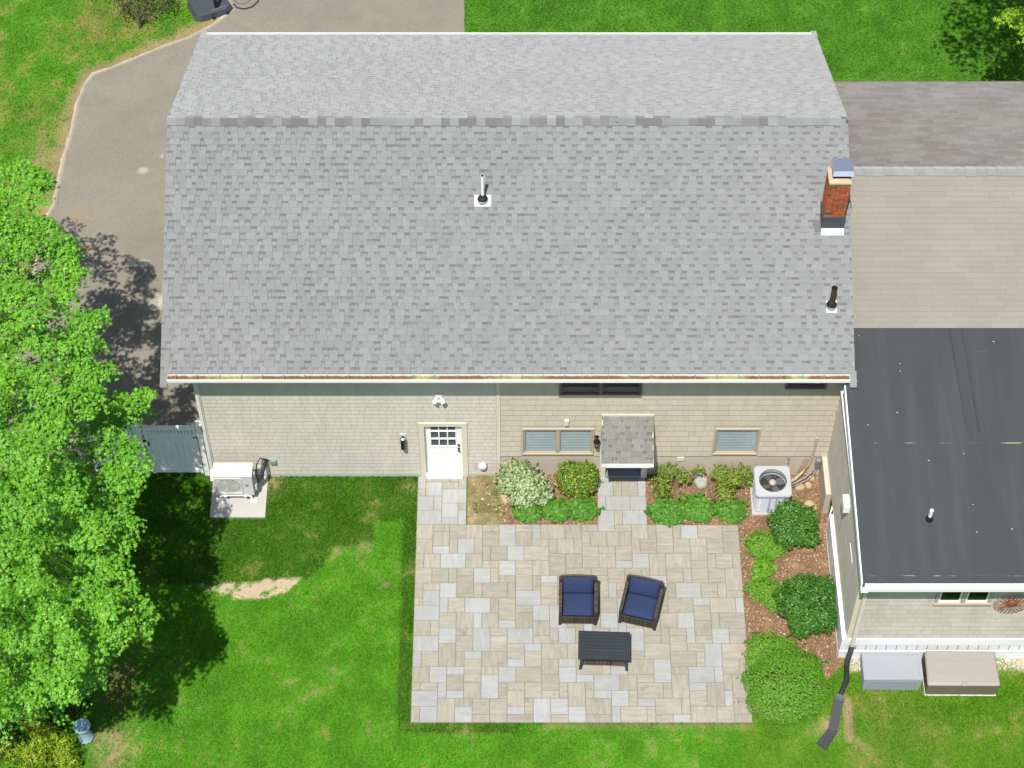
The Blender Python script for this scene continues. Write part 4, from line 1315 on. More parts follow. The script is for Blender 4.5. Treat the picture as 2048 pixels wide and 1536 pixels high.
MB().box(7.45, 14.6, WFY - .45, WFY - .3, 0, WFZ - .02).build('front_wall', 'siding_beige', house)

# ---- flat roofed extension
FX0, FX1, FYF = 7.345, 15.0, -5.27
FS = .112
fz = lambda y: 4.447 + FS * (y + .474)
mb = MB()
mb.prism([(FYF, fz(FYF)), (1.25, fz(1.25)), (1.25, fz(1.25) - .16), (FYF, fz(FYF) - .16)], FX0 + .002, FX1, 'x')
flat = mb.build('flat_roof', 'epdm', house, label='black rubber membrane roof')
fa = math.atan(FS)
def strip(x0, x1, y0, y1, t, m, name):
    mb = MB(); mb.prism([(y0, fz(y0) - .002), (y1, fz(y1) - .002), (y1, fz(y1) + t), (y0, fz(y0) + t)], x0, x1, 'x')
    return mb.build(name, m, flat)
strip(FX0 + .003, FX0 + .155, FYF + .02, 0.05, .006, 'epdm', 'edge_strip')
strip(FX0 + .16, FX1, FYF + .006, FYF + .15, .006, 'epdm', 'edge_strip')
strip(FX0 + .16, FX1, FYF + .156, FYF + .172, .008, 'pollen_seam', 'seam')
strip(7.75, FX1, -1.985, -1.965, .007, 'pollen_seam', 'seam')
strip(FX0 + .16, FX1, -1.96, -1.78, .005, 'epdm', 'seam')
strip(10.25, 10.55, .30, .325, .006, 'pollen_seam', 'seam')
strip(8.83, 8.98, FYF + .2, -3.75, .005, 'epdm', 'seam')
for x0 in (9.78, 10.05):
    mb = MB(); mb.tube([(x0, .9, fz(.9)), (x0 + .04, 0, fz(0)), (x0 + .12, -1.7, fz(-1.7))], .016, 6)
    mb.build('membrane_wrinkle', 'epdm', flat)
eb = MB(); eb.prism([(FYF - .01, fz(FYF) + .012), (-.55, fz(-.55) + .012), (-.55, fz(-.55) - .15), (FYF - .01, fz(FYF) - .15)], FX0 - .028, FX0, 'x')
eb.build('edge_trim', 'white_metal', house)
# front gutter with a perforated guard
zt = fz(FYF) - .02
g = MB()
g.box(FX0 + .05, FX1, FYF - .006, FYF - .002, zt - .12, zt + .01); g.box(FX0 + .05, FX1, FYF - .132, FYF - .12, zt - .12, zt - .004)
g.box(FX0 + .05, FX1, FYF - .12, FYF - .006, zt - .12, zt - .112); g.box(FX0 + .046, FX0 + .05, FYF - .132, FYF - .002, zt - .12, zt + .01); g.box(FX0 + .05, FX1, FYF - .14, FYF - .105, zt - .003, zt + .012)
gut = g.build('gutter', 'white_metal', house)
gx_ = FX0 + .055
pan = MB().box(0, .185, FYF - .104, FYF - .007, zt - .006, zt + .004).mesh('guard_panel', 'dirty_white')
while gx_ < 14.8:
    put('guard_panel', pan, gut, (gx_, 0, rnd.uniform(0, .003))); gx_ += .19
MB().box(FX0 - .03, FX0 + .12, FYF - .14, FYF - .012, zt - .14, zt - .125).build('gutter_end', 'white_metal', gut)
MB().box(FX0 + .01, FX1, FYF + .005, -4.78, zt - .155, zt - .14).build('soffit', 'white_paint', house)
MB().box(FX0 - .0, FX0 + .08, -4.9, -.03, zt - .1, zt - .09).build('soffit_strip', 'trim_pale', house)
# pipe through the membrane
v = MB().tube([(0, 0, 0), (0, 0, .36)], .042, 14).build('vent_pipe', 'pvc', house, (8.875, -3.8, fz(-3.8)), label='white pipe in the black roof')
MB().lathe([(.19, -.02), (.185, .010)], (0, 0, 0), 22).build('patch', 'epdm', v, rot=(fa, 0, 0))
MB().lathe([(.085, 0), (.08, .05), (.055, .10), (.05, .13)], (0, 0, 0), 16).build('collar', 'black_rubber', v, smooth=True)

# ---- walls of the extension
VX, VY = 7.43, -4.87
WW = (9.19, 10.27, 2.43, 3.45)
MWS = frame((1, 0, 0), (0, 0, 1), (0, VY, 0))
MWW = frame((0, -1, 0), (0, 0, 1), (VX, 0, 0))
def ext_front():
    mb = MB()
    x0, x1, z0, z1 = VX + .004, 14.5, .0, zt - .16
    mb.box(x0, WW[0], VY + .004, VY + .16, z0, z1); mb.box(WW[1], x1, VY + .004, VY + .16, z0, z1)
    mb.box(WW[0], WW[1], VY + .004, VY + .16, z0, WW[2]); mb.box(WW[0], WW[1], VY + .004, VY + .16, WW[3], z1)
    return mb.build('wall', 'siding_wing', house, label='shingled front wall of the flat roofed extension')
wall_c = ext_front()
wall_shingles(wall_c, MWS, VX + .11, 14.45, .86, zt - .165, .182, (.14, .34), .018, 250, 'siding_wing', [(WW[0] - .08, WW[1] + .08, WW[2] - .09, WW[3] + .1)])
wall_d = MB().prism([(VY + .17, .86), (-.02, .86), (-.02, fz(0) - .17), (VY + .17, fz(VY) - .17)], VX + .004, VX + .16, 'x').build('wall', 'siding_wing', house, label='shingled side wall of the extension above the beds')
wall_shingles(wall_d, MWW, .012, -VY - .10, .862, 3.55, .205, (.14, .36), .025, 200, 'siding_wing', [])
rest = MB()
for k in range(4):
    z = 3.55 + k * .205
    yl = (z + .22 - 4.447 + .165) / FS - .474
    if yl < -.05:
        tab(rest, MWW, .012, -max(yl, VY + .1), z, z + .205, .025, .002, False, .205)
rest.build('wall_shingle', 'siding_wing', wall_d, kind='stuff')
cb = MB(); cb.box(VX - .012, VX + .10, VY - .016, VY + .003, .86, zt - .16); cb.box(VX - .012, VX + .003, VY + .0035, VY + .10, .86, zt - .16)
cb.build('corner_board', 'trim_beige', house)
# window under the gutter
x0, x1, z0, z1 = WW
win = MB().box(x0 - .07, x0, -.03, .02, z0, z1).box(x1, x1 + .07, -.03, .02, z0, z1).box(x0 - .07, x1 + .07, -.03, .02, z1, z1 + .07).box(x0 - .09, x1 + .09, -.055, .02, z0 - .075, z0).build('window', 'trim_tan', house, (0, VY, 0))
xm = (x0 + x1) / 2
MB().box(xm - .045, xm + .045, -.03, .02, z0 + .001, z1 - .001).build('mullion', 'trim_tan', win)
for a, b in ((x0, xm - .046), (xm + .046, x1)):
    MB().box(a + .003, b - .003, .0, .03, z0 + .003, z0 + .05).box(a + .003, b - .003, .0, .03, z1 - .05, z1 - .003).box(a + .003, a + .045, .0, .03, z0 + .051, z1 - .051).box(b - .045, b - .003, .0, .03, z0 + .051, z1 - .051).build('sash', 'white_paint', win)
    MB().quad((a + .046, .014, z0 + .051), (b - .046, .014, z0 + .051), (b - .046, .014, z1 - .051), (a + .046, .014, z1 - .051)).build('pane', 'pane_green', win)
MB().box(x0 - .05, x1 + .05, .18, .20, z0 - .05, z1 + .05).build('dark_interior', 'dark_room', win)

# ---- white skirting round the foot of the extension
SX, SY = 7.325, -4.905
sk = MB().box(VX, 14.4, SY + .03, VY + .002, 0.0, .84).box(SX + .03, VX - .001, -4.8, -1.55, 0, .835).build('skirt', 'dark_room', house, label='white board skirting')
tr = MB(); tr.box(SX, 14.4, SY - .008, SY + .029, .60, .855); tr.box(SX, 14.4, SY - .008, SY + .029, -.02, .325); tr.box(SX, 14.4, SY - .020, SY - .0085, .30, .335)
tr.box(SX, SX + .12, SY + .0, SY + .028, .326, .599)
tr.build('skirt_board', 'white_vinyl', sk)
bd = MB().box(0, .212, SY + .004, SY + .026, .326, .599).mesh('skirt_slat', 'white_vinyl')
x = SX + .125
while x < 14.1:
    put('skirt_slat', bd, sk, (x, 0, 0)); x += .2285
sd = MB()
sd.box(SX, SX + .028, SY + .03, -1.62, -.02, .14); sd.box(SX, SX + .028, SY + .03, -1.62, .70, .855); sd.box(SX + .004, SX + .026, SY + .03, -1.62, .141, .699)
sd.hexa([(SX, -1.62, -.02), (SX + .03, -1.62, -.02), (VX, -1.42, -.02), (VX - .03, -1.40, -.02), (SX, -1.62, .855), (SX + .03, -1.62, .855), (VX, -1.42, .855), (VX - .03, -1.40, .855)])
sd.box(SX - .004, VX, SY - .01, -1.63, .856, .868)
sd.build('skirt_board', 'white_vinyl', sk)
MB().box(7.29, VX - .004, -1.08, .011, -.05, .85).build('foundation', 'masonry', house)
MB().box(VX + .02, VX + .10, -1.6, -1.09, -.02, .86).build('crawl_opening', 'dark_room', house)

# ---- downspout at the corner
ds = MB()
a = Vector((7.46, -5.31, zt - .13)); b = Vector((7.56, -4.965, zt - .60)); c = Vector((7.56, -4.965, .62))
def rect_pipe(mb, p, q, w, d):
    p, q = Vector(p), Vector(q); t = (q - p).normalized(); u = Vector((1, 0, 0)); v = t.cross(u).normalized()
    mb.hexa([tuple(p - u * w - v * d), tuple(p + u * w - v * d), tuple(p + u * w + v * d), tuple(p - u * w + v * d), tuple(q - u * w - v * d), tuple(q + u * w - v * d), tuple(q + u * w + v * d), tuple(q - u * w + v * d)])
rect_pipe(ds, a, b, .036, .028); rect_pipe(ds, b + Vector((0, .0, .01)), c, .04, .03)
ds.build('downspout', 'trim_beige', house)

# ---- downspout on the left corner of the house
ds = MB(); rect_pipe(ds, (HX0 + .035, -.03, .30), (HX0 + .035, -.03, 4.3), .034, .03)
ds = ds.build('downspout', 'trim_pale', house)
el = MB(); rect_pipe(el, (HX0 + .03, -.055, .36), (HX0 + .03, -.22, .12), .038, .03)
el.build('elbow', 'trim_pale', ds)

# ---- small fittings fixed to the walls
v = MB(); v.lathe([(.0, .1), (.07, .1), (.10, .07), (.115, .0)], (0, 0, 0), 16)
v.build('dryer_vent', 'trim_pale', house, (-.70, -.012, .47), (R(90), 0, 0), smooth=True)
MB().box(-.05, .05, -.07, .0, -.09, .09).build('wall_box', 'trim_beige', house, (1.255, -.012, 2.29), bevel=.006, label='small beige box above the double window')
wb = MB().box(-.14, .0, -.17, .17, -.12, .12).build('wall_box', 'white_vinyl', house, (VX - .015, -2.68, 2.95), bevel=.006, label='white vent box on the side wall')
MB().box(VX - .028, VX - .016, -3.98, -3.49, 2.52, 2.62).build('wall_vent', 'white_vinyl', house)
lv = MB()
for k in range(3):
    lv.box(-.08, .08, -.03, .0, k * .05, k * .05 + .03)
lv.build('foundation_vent', 'trim_beige', house, (3.97, .011, .66))
hb = MB(); hb.tube([(0, 0, 0), (0, -.07, 0), (0, -.09, -.05)], .018, 8); hb.lathe([(.035, -.008), (.035, .008)], (0, -.045, .05), 10)
hb.build('hose_tap', 'cap_steel', house, (6.51, .011, .74))
ln = MB(); ln.tube([(7.08, -.03, 1.66), (7.07, -.035, 1.2), (7.045, -.035, .80), (7.0, -.05, .52), (6.88, -.1, .30), (6.72, -.2, .17), (6.5, -.32, .16)], .032, 8)
ln.build('line_set', 'trim_tan', house)
ln = MB(); ln.tube([(7.2, -.05, .48), (7.12, -.08, .30), (6.95, -.16, .16), (6.7, -.30, .13), (6.5, -.42, .17)], .02, 8, 0); ln.tube([(7.23, -.07, .48), (7.16, -.13, .27), (7.0, -.22, .14), (6.72, -.36, .13), (6.5, -.48, .17)], .014, 8, 0)
ln.build('conduit', 'grey_metal', house)
db = MB(); db.box(-.06, .06, -.09, .0, -.16, .16); db.box(-.05, .05, -.11, -.091, -.05, .13)
db.build('disconnect_box', 'grey_metal', house, (7.215, .010, .63), bevel=.006)
mat('rust_stain', (0.42, 0.24, 0.055), fine=(40, .15), coarse=(4, .3), altnoise=((0.41, 0.345, 0.265), 3.0, .35, .62, None))
MB().prism([(6.78, .10), (7.02, .12), (7.0, .72), (6.93, .74), (6.85, .66)], .0075, .0118, 'y').build('rust_stain', 'rust_stain', house)
# green junction box, whip and line cover by the heat pump
jb = MB().box(-.075, .075, -.07, 0, -.07, .07).build('junction_box', 'green_box' if 'green_box' in MATS else mat('green_box', (0.20, 0.28, 0.24), rough=.5), house, (-5.635, -.011, .66), bevel=.008)
MB().box(-6.02, -5.755, -.03, -.012, .12, .455).build('wall_plate', 'trim_pale', house)
# ================================================================ FIXTURES ON THE WALLS
fl = thing('floodlight', 'white twin head floodlight above the white door', 'floodlight', (-1.655, -.012, 3.30))
MB().box(-.07, .07, -.03, 0, -.06, .07).build('mount', 'white_paint', fl, bevel=.008)
for sg in (-1, 1):
    hd = MB(); hd.lathe([(.03, 0), (.045, .03), (.055, .10), (.06, .13), (.05, .132)], (0, 0, 0), 14)
    hd.build('lamp_head', 'white_paint', fl, (sg * .05, -.05, -.03), (R(125), 0, R(sg * 32)), smooth=True)
MB().lathe([(.03, 0), (.035, .05), (.02, .07)], (0, 0, 0), 12).build('sensor', 'white_paint', fl, (0, -.05, -.09), (R(150), 0, 0), smooth=True)

wl = thing('wall_lamp', 'black cylinder up and down lamp beside the white door', 'wall lamp', (-2.53, -.012, 1.63))
MB().box(-.07, .07, -.02, 0, -.02, .17).build('mount', 'trim_pale', wl)
MB().box(-.03, .03, -.075, -.02, .0, .09).build('bracket', 'black_metal', wl)
c = MB(); c.lathe([(.052, -.27), (.056, -.265), (.056, .115), (.054, .12), (.044, .119), (.042, .085)], (0, -.125, 0), 20)
c.build('shade', 'black_metal', wl, smooth=False)
MB().lathe([(.041, .086), (.041, .092)], (0, -.125, 0), 18).build('lens', 'white_paint', wl)

la = thing('wall_lantern', 'black carriage lantern between the double window and the porch hood', 'lantern', (1.965, -.016, 1.62))
MB().lathe([(.055, 0), (.05, .02), (.015, .03)], (0, 0, 0), 14).build('mount', 'black_metal', la, (0, 0, .06), (R(90), 0, 0))
MB().tube([(0, -.03, .06), (0, -.07, .13), (0, -.12, .14)], .012, 8).build('arm', 'black_metal', la)
MB().lathe([(.022, .15), (.03, .12), (.055, .09), (.085, .04), (.08, .035)], (0, -.13, 0), 8).build('lamp_cap', 'black_metal', la)
g = MB()
for k in range(6):
    a = k * math.pi / 3
    g.tube([(.07 * math.cos(a), -.13 + .07 * math.sin(a), .035), (.045 * math.cos(a), -.13 + .045 * math.sin(a), -.17)], .005, 5)
g.build('cage', 'black_metal', la)
MB().lathe([(.045, -.165), (.068, .03)], (0, -.13, 0), 6).build('glass', 'pane_glass', la)
MB().lathe([(.02, -.16), (.018, -.05)], (0, -.13, 0), 8).build('candle', 'pvc', la)
MB().lathe([(.05, -.19), (.052, -.17)], (0, -.13, 0), 8).build('lamp_base', 'black_metal', la)

# metal flower on the extension
mat('copper_wire', (0.30, 0.11, 0.055), rough=.5, metal=.4, fine=(30, .1), coarse=(6, .2))
fw = thing('metal_flower', 'rusty copper wire flower hung on the wall right of the small window', 'wall decoration', (10.76, VY - .05, 2.56))
pt = []
for k in range(22):
    a = 2 * math.pi * k / 22
    mb = MB()
    L0, L1, w = .10, .385, .045
    ca, sa = math.cos(a), math.sin(a)
    path = []
    for (r_, t_, n_) in ((L0, -.01, -.03), (.24, -w, -.06), (.34, -w * .95, -.05), (L1, 0, -.02), (.34, w * .95, -.05), (.24, w, -.06), (L0, .01, -.03)):
        path.append((r_ * ca - t_ * sa, n_ - .03, r_ * sa + t_ * ca))
    mb.tube(path, .0065, 5)
    mb.build('petal', 'copper_wire', fw)
MB().lathe([(.12, 0), (.11, .03), (.05, .05), (.0, .052)], (0, 0, 0), 16).build('disc', 'copper_wire', fw, (0, -.04, 0), (R(90), 0, 0), smooth=True)

# ================================================================ HEAT PUMP ON ITS PAD
struct(MB().box(PAD[0], PAD[1], PAD[2], PAD[3], -.05, .05).build('concrete_pad', 'concrete', bevel=.008))
mat('pump_shell', (0.58, 0.57, 0.535), rough=.45, fine=(40, .02), coarse=(2, .03))
mat('pump_dark', (0.10, 0.11, 0.105), rough=.6, fine=(40, .05))
mat('logo_red', (0.42, 0.04, 0.015), rough=.5, fine=(40, 0), coarse=(2, 0))
hp = thing('heat_pump', 'cream outdoor heat pump on a tubular stand against the grey wall', 'heat pump', (-6.50, -.56, .05))
X0, X1, Y0, Y1, Z0, Z1 = -.45, .45, -.195, .185, .27, 1.07
MB().box(X0, X1, Y0, Y1, Z0, Z1 - .03).box(X0 - .008, X1 + .008, Y0 - .012, Y1 + .008, Z1 - .0299, Z1).build('casing', 'pump_shell', hp, bevel=.008)
fx, fzc, fr_ = -.12, Z0 + .40, .275
gr = MB(); gr.lathe([(fr_, 0), (fr_, .004)], (0, 0, 0), 28)
fan = gr.build('fan_opening', 'pump_dark', hp, (fx, Y0 - .0005, fzc), (R(90), 0, 0))
for k in range(13):
    z = -.25 + k * .0417
    L = math.sqrt(max(fr_ ** 2 - z * z, .0004))
    mb = MB(); mb.box(-L, L, -.012, -.007, z - .0065, z + .0065)
    mb.build('grille_slat', 'pump_shell', hp, (fx, Y0 - .004, fzc))
gf = MB()
for s in (-1, 1):
    gf.box(s * .305 - .012, s * .305 + .012, -.018, 0, -.305, .305)
    gf.box(-.292, .292, -.018, 0, s * .305 - .012, s * .305 + .012)
gf.build('grille_frame', 'pump_shell', hp, (fx, Y0 - .001, fzc))
bl = MB()
for k in range(3):
    a = 2 * math.pi * k / 3
    bl.poly([(.03 * math.cos(a), -.008, .03 * math.sin(a)), (.24 * math.cos(a - .25), -.007, .24 * math.sin(a - .25)), (.24 * math.cos(a + .4), -.007, .24 * math.sin(a + .4))])
bl.build('fan_blade', 'grey_metal', hp, (fx, Y0 - .001, fzc))
lg = MB(); lg.prism([(.255, .615), (.325, .615), (.365, .665), (.295, .665)], Y0 - .004, Y0 - .001, 'y'); 
for k in range(9):
    lg.box(.215 + k * .017, .228 + k * .017, Y0 - .003, Y0 - .001, .69, .705)
lg.build('badge', 'logo_red', hp, (0, 0, .03))
for s in (-1, 1):
    MB().box(s * .235 - .035, s * .235 + .035, Y0 - .035, Y1 + .02, .235, .269).build('foot', 'white_metal', hp)
st = MB()
for y in (-.17, .17):
    st.tube([(-.40, y, .0), (-.36, y, .18), (-.29, y, .215), (.29, y, .215), (.36, y, .18), (.40, y, .0)], .019, 8)
for s in (-1, 1):
    st.tube([(s * .34, -.17, .19), (s * .34, .17, .19)], .017, 8)
st.build('stand', 'white_metal', hp)
for s in (-1, 1):
    for y in (-.17, .17):
        MB().box(s * .40 - .075, s * .40 + .075, y - .06, y + .06, .001, .012).build('stand_plate', 'white_metal', hp)
MB().box(X1 + .001, X1 + .06, -.10, .10, .35, .52).box(X1 + .001, X1 + .045, -.05, .05, .62, .92).build('valve_cover', 'pump_shell', hp, bevel=.01)
pp = MB(); pp.tube([(X1 + .05, .05, .44), (X1 + .16, .20, .50), (X1 + .22, .40, .62), (X1 + .25, .52, .66)], .045, 10)
pp.build('insulated_pipe', 'black_rubber', hp)
pp = MB(); pp.tube([(X1 + .03, .1, .5), (X1 + .05, .35, .75), (X1 + .14, .46, .86), (X1 + .30, .49, .74), (X1 + .345, .5, .64)], .014, 8)
pp.build('cable', 'black_rubber', hp)

# ================================================================ CENTRAL AC CONDENSER
mat('ac_shell', (0.40, 0.425, 0.47), rough=.4, fine=(40, .02), coarse=(2, .03))
mat('ac_top', (0.39, 0.40, 0.42), rough=.4, fine=(40, .02), coarse=(2, .03))
mat('ac_fin', (0.30, 0.33, 0.37), rough=.5, fine=(60, .05), coarse=(3, .05))
mat('fan_grey', (0.075, 0.08, 0.08), rough=.6, fine=(30, .05))
mat('motor_rust', (0.50, 0.38, 0.32), rough=.6, fine=(40, .1), coarse=(10, .15))
ac = thing('air_conditioner', 'square white air conditioner condenser with round top fan grille in the bed', 'air conditioner', (6.09, -.68, .05))
MB().box(-.45, .45, -.47, .45, -.06, .035).build('base_pad', 'concrete', ac)
A = .40
def rsq(a, r, n=5):
    out = []
    for (sx, sy, a0) in ((1, 1, 0), (-1, 1, 90), (-1, -1, 180), (1, -1, 270)):
        for k in range(n):
            t = R(a0 + 90 * k / (n - 1))
            out.append((sx * (a - r) + r * math.cos(t), sy * (a - r) + r * math.sin(t)))
    return out
MB().prism(rsq(A - .03, .10), .04, .53).build('coil', 'ac_fin', ac)
sh = MB(); q_ = rsq(A - .02, .10)
for k in range(len(q_)):
    j = (k + 1) % len(q_)
    sh.quad((*q_[k], .531), (*q_[j], .531), (*q_[j], .70), (*q_[k], .70))
sh.build('coil', 'ac_fin', ac)
for k in range(17):
    z = .075 + k * .036
    ring = MB(); o_, i_ = rsq(A, .12), rsq(A - .012, .11)
    n = len(o_)
    for a in range(n):
        b = (a + 1) % n
        ring.quad((*o_[a], z), (*o_[b], z), (*o_[b], z + .012), (*o_[a], z + .012))
        ring.quad((*o_[a], z + .012), (*o_[b], z + .012), (*i_[b], z + .020), (*i_[a], z + .020))
        ring.quad((*i_[a], z - .004), (*i_[b], z - .004), (*o_[b], z), (*o_[a], z))
    ring.build('louver', 'ac_shell', ac)
for (x, y) in ((-.2, -1), (.2, -1), (-1, -.2), (-1, .2), (1, -.2), (1, .2), (-.2, 1), (.2, 1)):
    cx_, cy_ = (x * A, y * (A + .004)) if abs(x) < 1 else (x * (A + .004), y * A)
    w = (.022, .012) if abs(x) < 1 else (.012, .022)
    MB().box(cx_ - w[0], cx_ + w[0], cy_ - w[1], cy_ + w[1], .04, .70).build('corner_post', 'ac_shell', ac)
MB().prism(rsq(A + .008, .125), .036, .07).build('base_pan', 'ac_shell', ac)
tp = MB()
o_ = rsq(A + .03, .16, 9); n = len(o_)
ci = [( .325 * math.cos(2 * math.pi * k / 36), .325 * math.sin(2 * math.pi * k / 36)) for k in range(36)]
oo = [((A + .03) * max(-1, min(1, 1.32 * math.cos(2 * math.pi * k / 36))), (A + .03) * max(-1, min(1, 1.32 * math.sin(2 * math.pi * k / 36)))) for k in range(36)]
oo2 = [(x * .955, y * .955) for x, y in oo]
for k in range(36):
    j = (k + 1) % 36
    tp.quad((*oo[k], .70), (*oo[j], .70), (*oo[j], .745), (*oo[k], .745))
    tp.quad((*oo[k], .745), (*oo[j], .745), (*oo2[j], .775), (*oo2[k], .775))
    tp.quad((*oo2[k], .775), (*oo2[j], .775), (*ci[j], .785), (*ci[k], .785))
    tp.quad((*ci[k], .785), (*ci[j], .785), (*ci[j], .66), (*ci[k], .66))
tp.build('top_cover', 'ac_top', ac)
MB().lathe([(.32, .55), (.32, .56)], (0, 0, 0), 28).build('fan_well', 'black_metal', ac)
for k in range(4):
    a = k * math.pi / 2 + .5
    mb = MB()
    for sgn, zz in ((0, 0),):
        p = [(.05, -.04), (.27, -.12), (.285, .06), (.06, .05)]
        q = [(x * math.cos(a) - y * math.sin(a), x * math.sin(a) + y * math.cos(a)) for x, y in p]
        mb.poly([(q[0][0], q[0][1], .60), (q[1][0], q[1][1], .585), (q[2][0], q[2][1], .655), (q[3][0], q[3][1], .63)])
    mb.build('fan_blade', 'fan_grey', ac)
MB().lathe([(.075, .60), (.08, .70), (.07, .74), (.0, .745)], (0, 0, 0), 20).build('motor', 'motor_rust', ac, smooth=True)
gw_ = MB()
for k in range(-12, 13):
    x = k * .026
    L = math.sqrt(.324 ** 2 - x * x)
    gw_.box(x - .0012, x + .0012, -L, L, .778, .782)
for rr in (.12, .22, .30):
    pts = [(rr * math.cos(2 * math.pi * k / 28), rr * math.sin(2 * math.pi * k / 28), .775) for k in range(29)]
    gw_.tube(pts, .002, 4, cap=False)
gw_.build('fan_guard', 'grey_metal', ac)
MB().box(.18, .30, -.405, -.4, .1, .3).build('nameplate', 'ac_top', ac)

# ================================================================ WHITE VINYL GATE AND FENCE
vx = 'white_vinyl'
def fence_bay(root, x0, x1, y, zb, zt_, panel_name, posts):
    for za, zc in ((zt_ - .10, zt_), (zt_ - .46, zt_ - .37), (zb, zb + .13)):
        MB().box(x0, x1, y - .03, y + .03, za, zc).build('rail', vx, root)
    n = max(2, int(round((x1 - x0) / .15)))
    st = (x1 - x0) / n
    me = MB().box(.002, st - .002, y - .012, y + .012, zb + .131, zt_ - .461).mesh('board', vx)
    for k in range(n):
        put('board', me, root, (x0 + k * st, 0, 0))
    lt = MB()
    z0, z1 = zt_ - .369, zt_ - .101
    k = 0
    w = .035
    x = x0 + .03
    while x < x1 - .03:
        lt.box(x, x + w, y - .009, y + .0, z0, z1); x += .077
    z = z0 + .035
    while z < z1 - .02:
        lt.box(x0, x1, y + .0005, y + .009, z, z + w); z += .077
    lt.build('lattice', vx, root)
gate = thing('gate', 'white vinyl lattice topped gate between the tree and the house corner', 'gate', (0, 0, 0))
def post(root, x, y, h, w=.055, name='post'):
    p = MB(); p.box(x - w, x + w, y - w, y + w, -.05, h)
    p = p.build(name, vx, root)
    c = MB(); c.box(x - w - .015, x + w + .015, y - w - .015, y + w + .015, h, h + .03)
    c.hexa([(x - w - .01, y - w - .01, h + .03), (x + w + .01, y - w - .01, h + .03), (x + w + .01, y + w + .01, h + .03), (x - w - .01, y + w + .01, h + .03),
            (x - .01, y - .01, h + .075), (x + .01, y - .01, h + .075), (x + .01, y + .01, h + .075), (x - .01, y + .01, h + .075)])
    c.build('post_cap', vx, p)
GYY = .06
post(gate, -7.25, GYY, 2.08, .06)
fence_bay(gate, -8.45, -7.40, GYY, .10, 1.98, 'board', None)
MB().box(-8.55, -8.451, GYY - .032, GYY + .032, .06, 2.0).build('stile', vx, gate)
MB().box(-7.399, -7.34, GYY - .032, GYY + .032, .06, 2.0).build('stile', vx, gate)
for z in (.30, 1.55):
    MB().box(-7.42, -7.30, GYY - .045, GYY - .033, z, z + .045).build('hinge', 'grey_metal', gate)
MB().box(-8.50, -8.46, GYY - .05, GYY - .033, 1.25, 1.40).box(-8.64, -8.52, GYY - .05, GYY - .033, 1.42, 1.47).build('latch', 'black_metal', gate)
fence = thing('fence', 'white vinyl lattice topped fence running left from the gate under the maple', 'fence', (0, 0, 0))
post(fence, -8.66, GYY, 2.08, .06)
fence_bay(fence, -9.75, -8.73, GYY, .08, 1.98, 'board', None)
post(fence, -9.82, GYY, 2.08, .06)

# ================================================================ GARDEN FURNITURE
mat('wicker', (0.068, 0.052, 0.040), rough=.6, fine=(50, .15), coarse=(10, .15), isl=.35)
mat('wicker_frame', (0.040, 0.034, 0.030), rough=.55, fine=(50, .1), coarse=(6, .1))
mat('cushion_navy', (0.022, 0.034, 0.088), rough=.9, fine=(150, .06), coarse=(5, .06), bump=(9, .35))
mat('table_slate', (0.028, 0.034, 0.037), rough=.5, fine=(40, .04), coarse=(3, .08), isl=.06, obj=.06)

def cushion(mb, x0, x1, y0, y1, z0, z1, puff, mx):
    """pillow: a grid box bulged on both faces with pinched corners"""
    n = 8
    def P(i, j, top):
        u, v = i / n, j / n
        b = (max(0, 16 * u * (1 - u) * v * (1 - v))) ** .5
        e = 1 - .03 * (1 - 4 * (v - .5) ** 2)
        x = x0 + (x1 - x0) * (.5 + (u - .5) * (1 - .02 * (4 * (v - .5) * (1 - abs(v - .5))) ** 2))
        y = y0 + (y1 - y0) * v
        zc = (z0 + z1) / 2
        h = (z1 - z0) / 2 * (.55 + puff * b)
        p = Vector((x, y, zc + (h if top else -h)))
        return tuple(mx @ p)
    ids = {}
    for top in (0, 1):
        for i in range(n + 1):
            for j in range(n + 1):
                ids[(top, i, j)] = len(mb.v); mb.v.append(P(i, j, top))
    for top in (0, 1):
        for i in range(n):
            for j in range(n):
                q = [ids[(top, i, j)], ids[(top, i + 1, j)], ids[(top, i + 1, j + 1)], ids[(top, i, j + 1)]]
                mb.f.append(tuple(q if top else q[::-1])); mb.mi.append(0)
    for i in range(n):
        for (a, b) in (((i, 0), (i + 1, 0)), ((i + 1, n), (i, n)), ((n, i), (n, i + 1)), ((0, i + 1), (0, i))):
            mb.f.append((ids[(0, *a)], ids[(0, *b)], ids[(1, *b)], ids[(1, *a)])); mb.mi.append(0)

def ribs(mb, p0, p1, up0, up1, n, r=.010):
    """row of wicker stakes between two edges"""
    p0, p1, up0, up1 = map(Vector, (p0, p1, up0, up1))
    for i in range(n):
        t = (i + .5) / n
        mb.tube([p0.lerp(p1, t), up0.lerp(up1, t)], r, 6)

